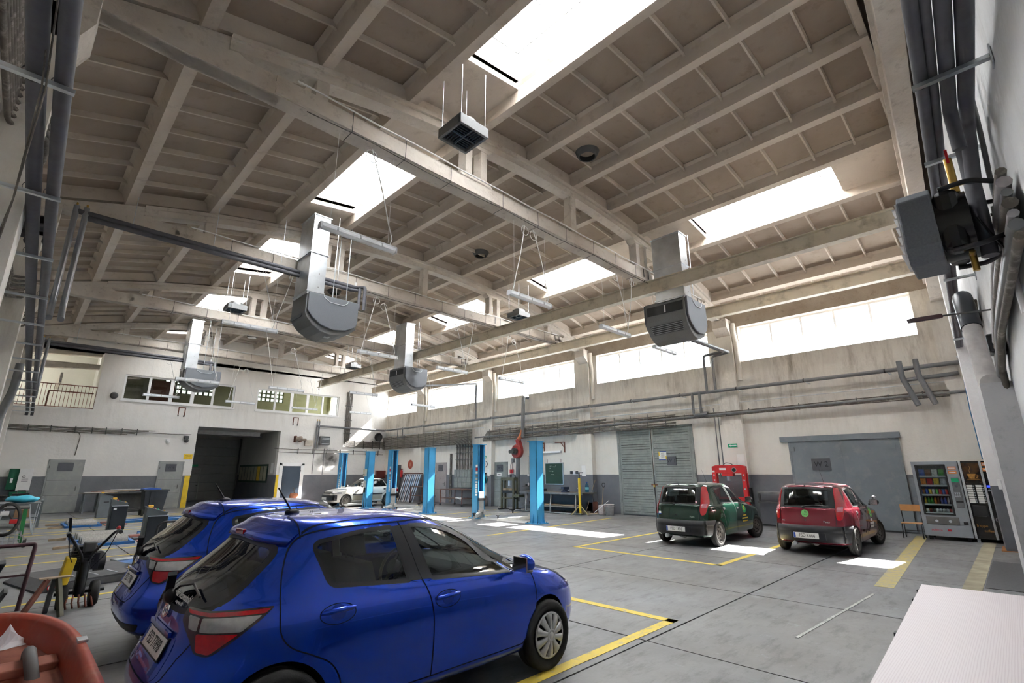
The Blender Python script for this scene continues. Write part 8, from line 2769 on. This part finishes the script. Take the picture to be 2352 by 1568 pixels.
def product(kind, cn, col):
 key = (kind, cn)
 if key in _meshes:
  return _meshes[key]
 m = mat('wrapper_' + cn, col, .3, var=.35, scale=22)
 b = MB()
 if kind == 'bag':
  b.prism([(-.055, 0), (.055, 0), (.065, .02), (.055, .08), (.065, .15), (.06, .18), (-.06, .18), (-.065, .15), (-.055, .08), (-.065, .02)], 'x', -.02, .02)
  b.prism([(-.045, .03), (.045, .03), (.05, .14), (-.05, .14)], 'x', -.038, .038)
 elif kind == 'can':
  b.lathe([(.001, 0), (.028, 0), (.033, .012), (.033, .13), (.028, .145), (.001, .145)], n=12)
 elif kind == 'bottle':
  b.lathe([(.001, 0), (.03, 0), (.033, .02), (.03, .07), (.033, .11), (.015, .16), (.014, .18), (.001, .185)], n=12)
 else:
  b.lathe([(.001, 0), (.028, 0), (.034, .05), (.034, .09), (.001, .11)], n=10)
 _meshes[key] = b.mesh('packet', m)
 bb = bmesh.new()
 bb.from_mesh(_meshes[key])
 bmesh.ops.recalc_face_normals(bb, faces=bb.faces)
 bb.to_mesh(_meshes[key])
 bb.free()
 return _meshes[key]
ROWS = [(4, 'bag', 'crisp_packet', [4, 6, 2, 3], 'top'), (3, 'bag', 'crisp_packet', [5, 0, 1, 7], 'second'), (2, 'can', 'drink_can', [5, 4, 1, 7, 3, 0, 4, 0], 'third'), (1, 'bottle', 'drink_bottle', [1, 3, 3, 5, 6, 4, 4, 7], 'fourth'), (0, 'cup', 'snack_cup', [7, 0, 6, 2, 7, 2, 7, 0], 'bottom')]
for sh_, kind, nm, cols, rn in ROWS:
 n = len(cols)
 for i, ci in enumerate(cols):
  o = link(nm, product(kind, *PC[ci]))
  y = .87 - .56 * (i + .5) / n
  o.location = (18.05 + .12, 1.135 + y, SH[sh_])
  tag(o, '%s %s, %s from the left on the %s shelf of the snack machine' % (PC[ci][0], nm.replace('_', ' '), ORD[i], rn), nm.split('_')[1], '%ss on the %s shelf of the snack machine' % (nm.replace('_', ' '), rn))
t = thing('coffee_machine', 'black coffee vending machine with silver strips beside the snack machine', 'vending machine', (18.05, .455, 0))
M_blk2 = mat('gloss_black', (0.012, 0.011, 0.011), 0.25, var=0.05)
MB().box((.03, 0, .10), (.82, .66, 2.05)).build('cabinet', M_blk2, t, .006)
for y in (.01, .21, .61):
 MB().box((0.0, y, .10), (.035, y + .05, 2.05)).build('silver_strip', M_steel, t, .004)
def coffee_mat():
 m, nt, p = _nt('coffee_print')
 g = nt.nodes.new('ShaderNodeTexCoord').outputs['Object']
 c = mixc(nt, ramp(nt, noise(nt, g, 5, 5), .4, .7), (0.012, 0.007, 0.004), (0.12, 0.05, 0.012))
 L(nt, c, p.inputs['Base Color'])
 p.inputs['Roughness'].default_value = .25
 return m
pic = MB().box((.02, .27, 1.48), (.03, .60, 2.0)).build('picture_panel', coffee_mat(), t)
gold = mat('printed_gold', (0.40, 0.19, 0.03), 0.4, var=0.4, scale=30)
cp = MB()
cp.prism([(.50, 1.60), (.40, 1.60), (.36, 1.72), (.54, 1.72)], 'x', .014, .02)
cp.prism([(.36, 1.70), (.33, 1.70), (.31, 1.66), (.335, 1.62), (.37, 1.62), (.37, 1.64), (.345, 1.64), (.33, 1.665), (.34, 1.68), (.36, 1.68)], 'x', .014, .02)
cp.prism([(.56, 1.575), (.30, 1.575), (.33, 1.59), (.53, 1.59)], 'x', .014, .02)
cp.tube([(.017, .46 + .015 * math.sin(i), 1.74 + .03 * i) for i in range(7)], .005, 4)
cp.build('cup_print', gold, pic)
for col, y in enumerate((.27, .45)):
 for k in range(8):
  MB().box((.02, y + .035, .98 + .058 * k), (.03, y + .15, 1.028 + .058 * k)).build('selection_label', M_paper, t)
  MB().box((.016, y + .002, .985 + .058 * k), (.03, y + .026, 1.018 + .058 * k)).build('button', M_eppl, t)
MB().box((.01, .30, .66), (.03, .58, .92)).build('cup_bay', M_black, t, .01)
MB().box((.012, .34, .65), (.028, .54, .665)).build('bay_lip', M_dsteel, t)
text('lettering', 'frappe', .095, gold, t, frame_m((.028, .47, .42), (0, -1, 0), (0, 0, 1)), sx=.9)
text('lettering', 'coffee', .085, gold, t, frame_m((.028, .36, .30), (0, -1, 0), (0, 0, 1)), sx=.9)
MB().box((.015, .065, 1.38), (.03, .20, 1.43)).build('blue_display', mat('blue_lcd', (0.02, 0.04, 0.9), 0.3, var=0, emit=1.2), t)
for k in range(3):
 MB().cyl((.015, .08 + .045 * k, 1.34), (.03, .08 + .045 * k, 1.34), .012, 8).build('key', M_steel, t)
MB().box((.02, .07, 1.28), (.03, .2, 1.31)).build('coin_strip', M_steel, t)
for z in (1.78, 1.92):
 b = MB().box((.018, .068, z), (.03, .205, z + .09)).build('price_label', _mats['orange_label'], t)
 MB().box((.016, .08, z + .035), (.018, .19, z + .055)).build('label_band', M_white, b)
MB().lathe([(.045, .0), (.055, -.008), (.06, 0.0)], (.028, .13, .58), 'x', 18).build('return_ring', M_chrome, t)
for y in (.05, .6):
 MB().box((.05, y - .03, 0), (.12, y + .03, .10)).build('foot', M_steel, t)
 MB().box((.7, y - .03, 0), (.78, y + .03, .10)).build('foot', M_black, t)
t = thing('school_chair', 'wooden school chair with black tube legs beside the snack machine', 'chair', (18.12, 2.37, 0))
M_ply = mat('varnished_plywood', (0.52, 0.25, 0.09), 0.4, var=0.12, scale=5)
MB().box((-.18, -.23, .385), (.22, .23, .405)).build('seat', M_ply, t, .008)
MB().box((.18, -.235, .70), (.20, .235, .88)).build('backrest', M_ply, t, .008)
for s in (-1, 1):
 MB().tube(roundpath([(-.20, s * .22, 0), (-.16, s * .21, .37), (.20, s * .21, .37)], .04), .013, 7).build('leg', M_black, t)
 MB().tube(roundpath([(.26, s * .22, 0), (.19, s * .21, .40), (.205, s * .225, .86)], .1), .013, 7).build('leg', M_black, t)
MB().bar((.2, -.21, .18), (.2, .21, .18), .02, .02).build('stretcher', M_black, t)
# red shop press
t = thing('shop_press', 'bright red hydraulic shop press behind the green car', 'press', (18.6, 7.45, 0))
MB().prism([(-.60, 1.74), (.60, 1.74), (.60, 1.98), (.45, 2.03), (-.45, 2.03), (-.60, 1.98)], 'x', -.1, .1).build('head_beam', M_red, t, .01)
for s in (-1, 1):
 for q in (-.08, .08):
  MB().box((q - .03, s * .53 - .07, 0), (q + .03, s * .53 + .07, 1.75)).build('post', M_red, t)
 MB().box((-.35, s * .53 - .05, 0), (.35, s * .53 + .05, .08)).build('foot', M_red, t)
 for z in (1.68, 1.5, 1.2):
  MB().cyl((-.115, s * .53, z), (-.11, s * .53, z), .03, 10).build('pin', M_steel, t)
MB().box((-.11, -.46, .75), (.11, .46, .92)).build('bed', M_red, t)
MB().box((-.1, -.15, 1.64), (.1, .25, 1.74)).build('ram_block', M_red, t)
MB().cyl((0, .05, 1.48), (0, .05, 1.64), .06, 12).build('ram', M_steel, t)
MB().cyl((-.13, -.22, 1.86), (-.1, -.22, 1.86), .085, 18).build('gauge_rim', M_chrome, t)
MB().cyl((-.135, -.22, 1.86), (-.13, -.22, 1.86), .07, 18).build('gauge_face', M_black, t)
MB().box((-.104, .08, 1.86), (-.1, .32, 1.93)).build('label', M_white, t)
MB().box((-.104, .50, 1.78), (-.1, .59, 1.84)).build('label', M_white, t)
MB().cyl((-.02, -.68, .7), (-.02, -.68, 1.25), .06, 12).build('pump', M_black, t)
MB().tube(roundpath([(0, .2, 2.03), (0, .1, 2.12), (0, -.1, 2.08), (0, -.15, 2.02)], .05), .012, 6).build('hose', M_black, t)
t = thing('long_cabinet', 'long low dark bench along the wall between the two parked hatchbacks', 'bench', (18.85, 4.7, 0))
MB().box((-.2, 0, 1.06), (.26, 1.9, 1.12)).build('top', M_bench, t)
MB().box((-.15, .02, .05), (.24, 1.88, .78)).build('body', M_slate, t, .01)
MB().box((-.22, 0, .74), (.26, 1.9, .80)).build('shelf', M_dsteel, t)
for y in (.03, 1.85):
 MB().box((-.17, y - .03, .8), (-.11, y + .03, 1.06)).build('support', M_dsteel, t)
# front wall: pipes, hanging heater, cables, door
def P_D(x, off, z):
 return Vector((x, yD(x) + off, z))
t, b = pipe_thing('heating_pipe', 'row of grey lagged pipes along the front wall at the upper right', 'pipe', [
 (roundpath([(.6, -.21, 4.86), (18.95, .60, 4.86)], .1), .046), ([(.6, -.285, 4.87), (18.95, .535, 4.87)], .035),
 (roundpath([(.6, -.375, 4.86), (5.3, -.163, 4.86), (5.35, -.163, 4.5)], .12), .05), (roundpath([(.6, -.485, 4.86), (5.6, -.26, 4.86), (5.65, -.2, 4.3)], .12), .055)], M_grey, 14)
for x in (3.0, 4.62, 6.0, 8.0, 10.2, 12.6, 15.2, 17.6):
 y1 = -.237 + .045 * x + .06
 br = MB().box(Vector((x - .022, yD(x) + .006, 4.765)) - b, Vector((x + .022, y1, 4.80)) - b).build('bracket', M_steel, t)
 MB().box(Vector((x - .05, yD(x) + .002, 4.70)) - b, Vector((x + .05, yD(x) + .012, 4.86)) - b).build('wall_plate', M_steel, br)
 for (dy, rr) in ((-.06, .049), (-.135, .038)):
  MB().lathe([(rr, -.012), (rr + .003, 0), (rr, .012)], Vector((x + .1, y1 + dy + .004, 4.86)) - b, 'x', 12).build('clip_ring', M_black, br)
t = thing('hanging_heater', 'dark grey unit heater hung on the front wall at the upper right', 'heater', (5.3, -.02, 3.92))
M = Matrix.Rotation(.06, 4, 'Z')
cs = MB()
cs.prism([(-.0, -.22), (.0, .24), (.10, .33), (.52, .33), (.62, .24), (.62, -.22), (.52, -.36), (.10, -.36)], 'y', .12, .36)
cs.build('front_casing', M_epp, t, .015)
MB().box((.06, .36, -.28), (.56, .375, .26)).build('outlet_grille', M_white, t)
for k in range(6):
 MB().box((.06, .37, -.25 + .09 * k), (.56, .40, -.235 + .09 * k)).build('louvre', M_white, t)
MB().cyl((.31, -.10, -.02), (.31, .13, -.02), .30, 24).build('fan_drum', M_blk2, t)
MB().box((.02, -.06, -.30), (.60, .12, .26)).build('rear_shroud', M_blk2, t, .06)
for z in (-.31, .27):
 MB().tube(roundpath([(.05, .06, z), (.03, -.14, z), (.12, -.34, z * .75)], .05), .022, 8).build('mounting_frame', M_black, t)
 MB().tube(roundpath([(.57, .06, z), (.6, -.14, z), (.5, -.32, z * .75)], .05), .022, 8).build('mounting_frame', M_black, t)
MB().box((.08, -.345, -.26), (.16, -.325, .24)).box((.46, -.325, -.26), (.54, -.305, .24)).build('wall_rail', M_black, t)
MB().cyl((.2, -.05, .26), (.2, -.05, .60), .03, 10).cyl((.2, -.12, .34), (.2, .04, .34), .024, 8).build('brass_valve', M_brass, t)
MB().bar((.17, -.05, .55), (.05, -.05, .62), .02, .012).build('valve_lever', M_red, t)
MB().cyl((.2, -.05, -.32), (.2, -.05, -.48), .024, 8).cyl((.1, -.05, -.34), (.35, -.05, -.34), .02, 8).build('brass_drain', M_brass, t)
MB().cyl((.45, -.16, -.3), (.5, -.18, .85), .06, 14).build('lagged_riser', M_grey, t)
t = thing('junction_box', 'pale grey junction box with loops of cable beside the hanging heater', 'box', P_D(5.95, 0, 4.0))
MB().box((-.07, .005, -.11), (.08, .09, .12)).build('case', M_epp2, t, .008)
MB().cyl((-.01, .085, .06), (-.01, .10, .06), .016, 10).build('plug', M_black, t)
MB().tube(roundpath([(.02, .03, -.1), (.03, .04, -.3), (-.25, .05, -.42), (-.45, .15, -.25), (-.5, .2, -.12)], .15), .007, 5).tube(roundpath([(.04, .03, -.1), (.06, .04, -.32), (-.25, .05, -.45), (-.48, .15, -.28), (-.52, .2, -.12)], .15), .007, 5).build('cable_loop', M_black, t)
MB().tube(roundpath([(-.02, .04, .12), (-.05, .04, .4), (-.3, .03, .75), (-.5, .03, 1.2)], .2), .02, 8).build('flexible_conduit', M_epp2, t)
MB().tube(roundpath([(.08, .04, .02), (.25, .04, .05), (.35, .04, -.2), (.4, .04, -.8)], .1), .028, 8).build('white_conduit', M_white, t)
t = thing('arm_lamp', 'dark narrow bar lamp on an arm from the front wall', 'lamp', P_D(8.25, 0, 3.72))
p0 = P_D(8.25, 0, 3.72)
MB().bar(Vector((7.51, .61, 3.58)) - p0, Vector((7.78, .32, 3.64)) - p0, .06, .05).build('lamp_bar', M_mar, t, .005)
MB().bar(Vector((7.78, .32, 3.64)) - p0, (0, .0, 0), .018, .018).build('arm', M_dsteel, t)
MB().box((-.04, 0.002, -.08), (.04, .02, .08)).build('wall_plate', M_dsteel, t)
t = thing('soil_pipe', 'thick pale vertical pipe with dark lagged top on the front wall', 'pipe', P_D(10.5, .2, 4.4))
p0 = P_D(10.5, .2, 4.4)
MB().tube(roundpath([P_D(11.3, .12, 4.3) - p0, P_D(10.75, .2, 4.62) - p0, P_D(10.5, .2, 4.4) - p0, P_D(10.25, .2, 3.95) - p0], .15), .13, 14).build('lagged_top', M_consd, t)
MB().tube(roundpath([P_D(10.25, .2, 3.95) - p0, P_D(9.75, .2, 3.05) - p0, P_D(9.6, .2, 2.93) - p0, P_D(9.2, .2, 2.95) - p0], .1), .115, 14).build('pale_pipe', mat('grubby_pale_pipe', (0.40, 0.38, 0.37), 0.7, var=0.2, scale=5), t)
t = thing('cable_bundle', 'tangle of dirty conduits and lagged pipes on the front wall at the right edge', 'cable', P_D(8.0, .04, 3.5))
p0 = P_D(8.0, .04, 3.5)
for k in range(7):
 z = 3.78 - .09 * k
 MB().tube([q - p0 for q in roundpath([P_D(5.0, .08, z + .25), P_D(6.6 + .25 * k, .08, z + .1), P_D(8.2 + .2 * k, .08, z - .25), P_D(8.9 + .16 * k, .08, z - .4 - .05 * k), P_D(9.3 + .16 * k, .06, 2.75)], .3)], .05 if k % 2 else .036, 8).build('conduit', (M_cable, mat('pale_lagging', (0.34, 0.32, 0.33), 0.6, var=0.2, scale=9), M_greylt)[k % 3], t)
for k in range(9):
 x = 11.2 + .17 * k
 MB().tube([q - p0 for q in roundpath([P_D(x - .5, .05, 4.5 - .05 * k), P_D(x, .07, 4.1), P_D(x + .15 * math.sin(k), .07, 3.3), P_D(x + .1, .06, 2.9 - .1 * k)], .2)], .022, 6).build('conduit', M_cable, t)
for k in range(4):
 x = 12.5 + .32 * k
 MB().tube([q - p0 for q in roundpath([P_D(x - .9, .05, 3.05), P_D(x, .06, 3.05), P_D(x, .06, 1.4 - .2 * k)], .12)], .02, 6).build('conduit', M_eppl, t)
MB().box(P_D(8.6, .0, 3.25) - p0, P_D(8.9, .16, 3.5) - p0).build('black_box', M_black, t, .02)
for k in range(12):
 x = 11.0 + .16 * k
 MB().tube([P_D(x + .12 * random.uniform(-1, 1), .08 + .05 * random.random(), z_) - p0 for z_ in np.linspace(4.3, 3.2, 7)], .012, 4).build('loose_cable', M_cable, t)
t = thing('blue_cable', 'thin blue cable hanging down the front corner by the vending machines', 'cable', (18.9, .62, 4.0))
MB().tube([(.1, .0, .4), (.06, .03, -.5), (.0, .02, -1.9)], .012, 5).build('cable', mat('blue_cable_sheath', (0.05, 0.2, 0.42), 0.5, var=0), t)
M = frame_m
d = sroot('door_9', P_D(13.6, 0.0, 0))
d.rotation_euler = (0, 0, math.atan(.06))
f = MB()
f.box((-.1, .0, 0), (0.0, .06, 2.3)).box((1.2, .0, 0), (1.3, .06, 2.3)).box((-.1, 0, 2.2), (1.3, .06, 2.3))
f.build('frame', M_epp2, d)
MB().box((.005, .012, .02), (1.195, .04, 2.195)).build('leaf', mat('glossy_pale_door', (0.36, 0.38, 0.42), 0.3, var=0.05), d)
MB().bar((.12, .09, 1.05), (.28, .09, 1.05), .022, .022).build('handle', M_chrome, d)
wallbox('light_switch', 'white light switch on the bare grey pillar at the right edge', 'switch', (9.7, yD(9.7) + .33, 1.55), (9.82, yD(9.7) + .37, 1.68), M_white, None, .006)
MB().box((11.3, .22, 0.0), (14.6, .72, .008)).build('cover_plate', mat('chequer_plate', (0.09, 0.09, 0.095), 0.5, 0.5, var=0.2, scale=30), fl)
MB().box((9.6, .74, 0.0), (18.4, .98, .004)).build('rough_strip', mat('rough_yellowed_concrete', (0.30, 0.27, 0.19), 0.9, var=0.25, scale=3), fl)
o = MB().box((16.55, .26, .0), (17.5, .62, .015)).build('doormat_board', mat('orange_board', (0.40, 0.17, 0.05), 0.7, var=0.12, scale=3))
tag(o, 'flat orange-brown board on the floor before the coffee machine', 'board')
# pale table in the right foreground
def laminate():
 m, nt, p = _nt('pale_wood_laminate')
 g = nt.nodes.new('ShaderNodeTexCoord').outputs['Object']
 w = nt.nodes.new('ShaderNodeTexWave')
 w.bands_direction = 'Y'
 w.inputs['Scale'].default_value = 9.0
 w.inputs['Distortion'].default_value = 6.0
 w.inputs['Detail'].default_value = 4.0
 w.inputs['Detail Scale'].default_value = .6
 L(nt, scalev(nt, g, (.22, 3.2, 1.0)), w.inputs['Vector'])
 c = mixc(nt, ramp(nt, w.outputs[1], .55, .95), (0.74, 0.67, 0.69), (0.66, 0.58, 0.605))
 L(nt, c, p.inputs['Base Color'])
 p.inputs['Roughness'].default_value = .38
 return m
t = thing('laminate_table', 'pale pinkish laminate table in the right foreground', 'table', (4.15, .18, 0))
M_lam = laminate()
MB().prism([(1.68, -.60), (1.64, .60), (-1.95, .46), (-1.95, -.66)], 'z', .818, .85).build('table_top', M_lam, t, .004)
MB().prism([(1.60, -.56), (1.56, .54), (-1.9, .40), (-1.9, -.6)], 'z', .72, .818).build('apron', mat('dark_table_frame', (0.10, 0.085, 0.085), 0.6, var=0.1), t)
for (x, y) in ((1.5, -.5), (1.46, .48), (-1.8, .34), (-1.8, -.52)):
 MB().box((x - .03, y - .03, 0), (x + .03, y + .03, .72)).build('leg', M_dsteel, t)
for x in (1.48, 1.08, -.05):
 y = .60 - .14 * (1.64 - x) / 3.59
 MB().box((x - .03, y - .01, .775), (x + .03, y + .022, .83)).build('latch', M_black, t)
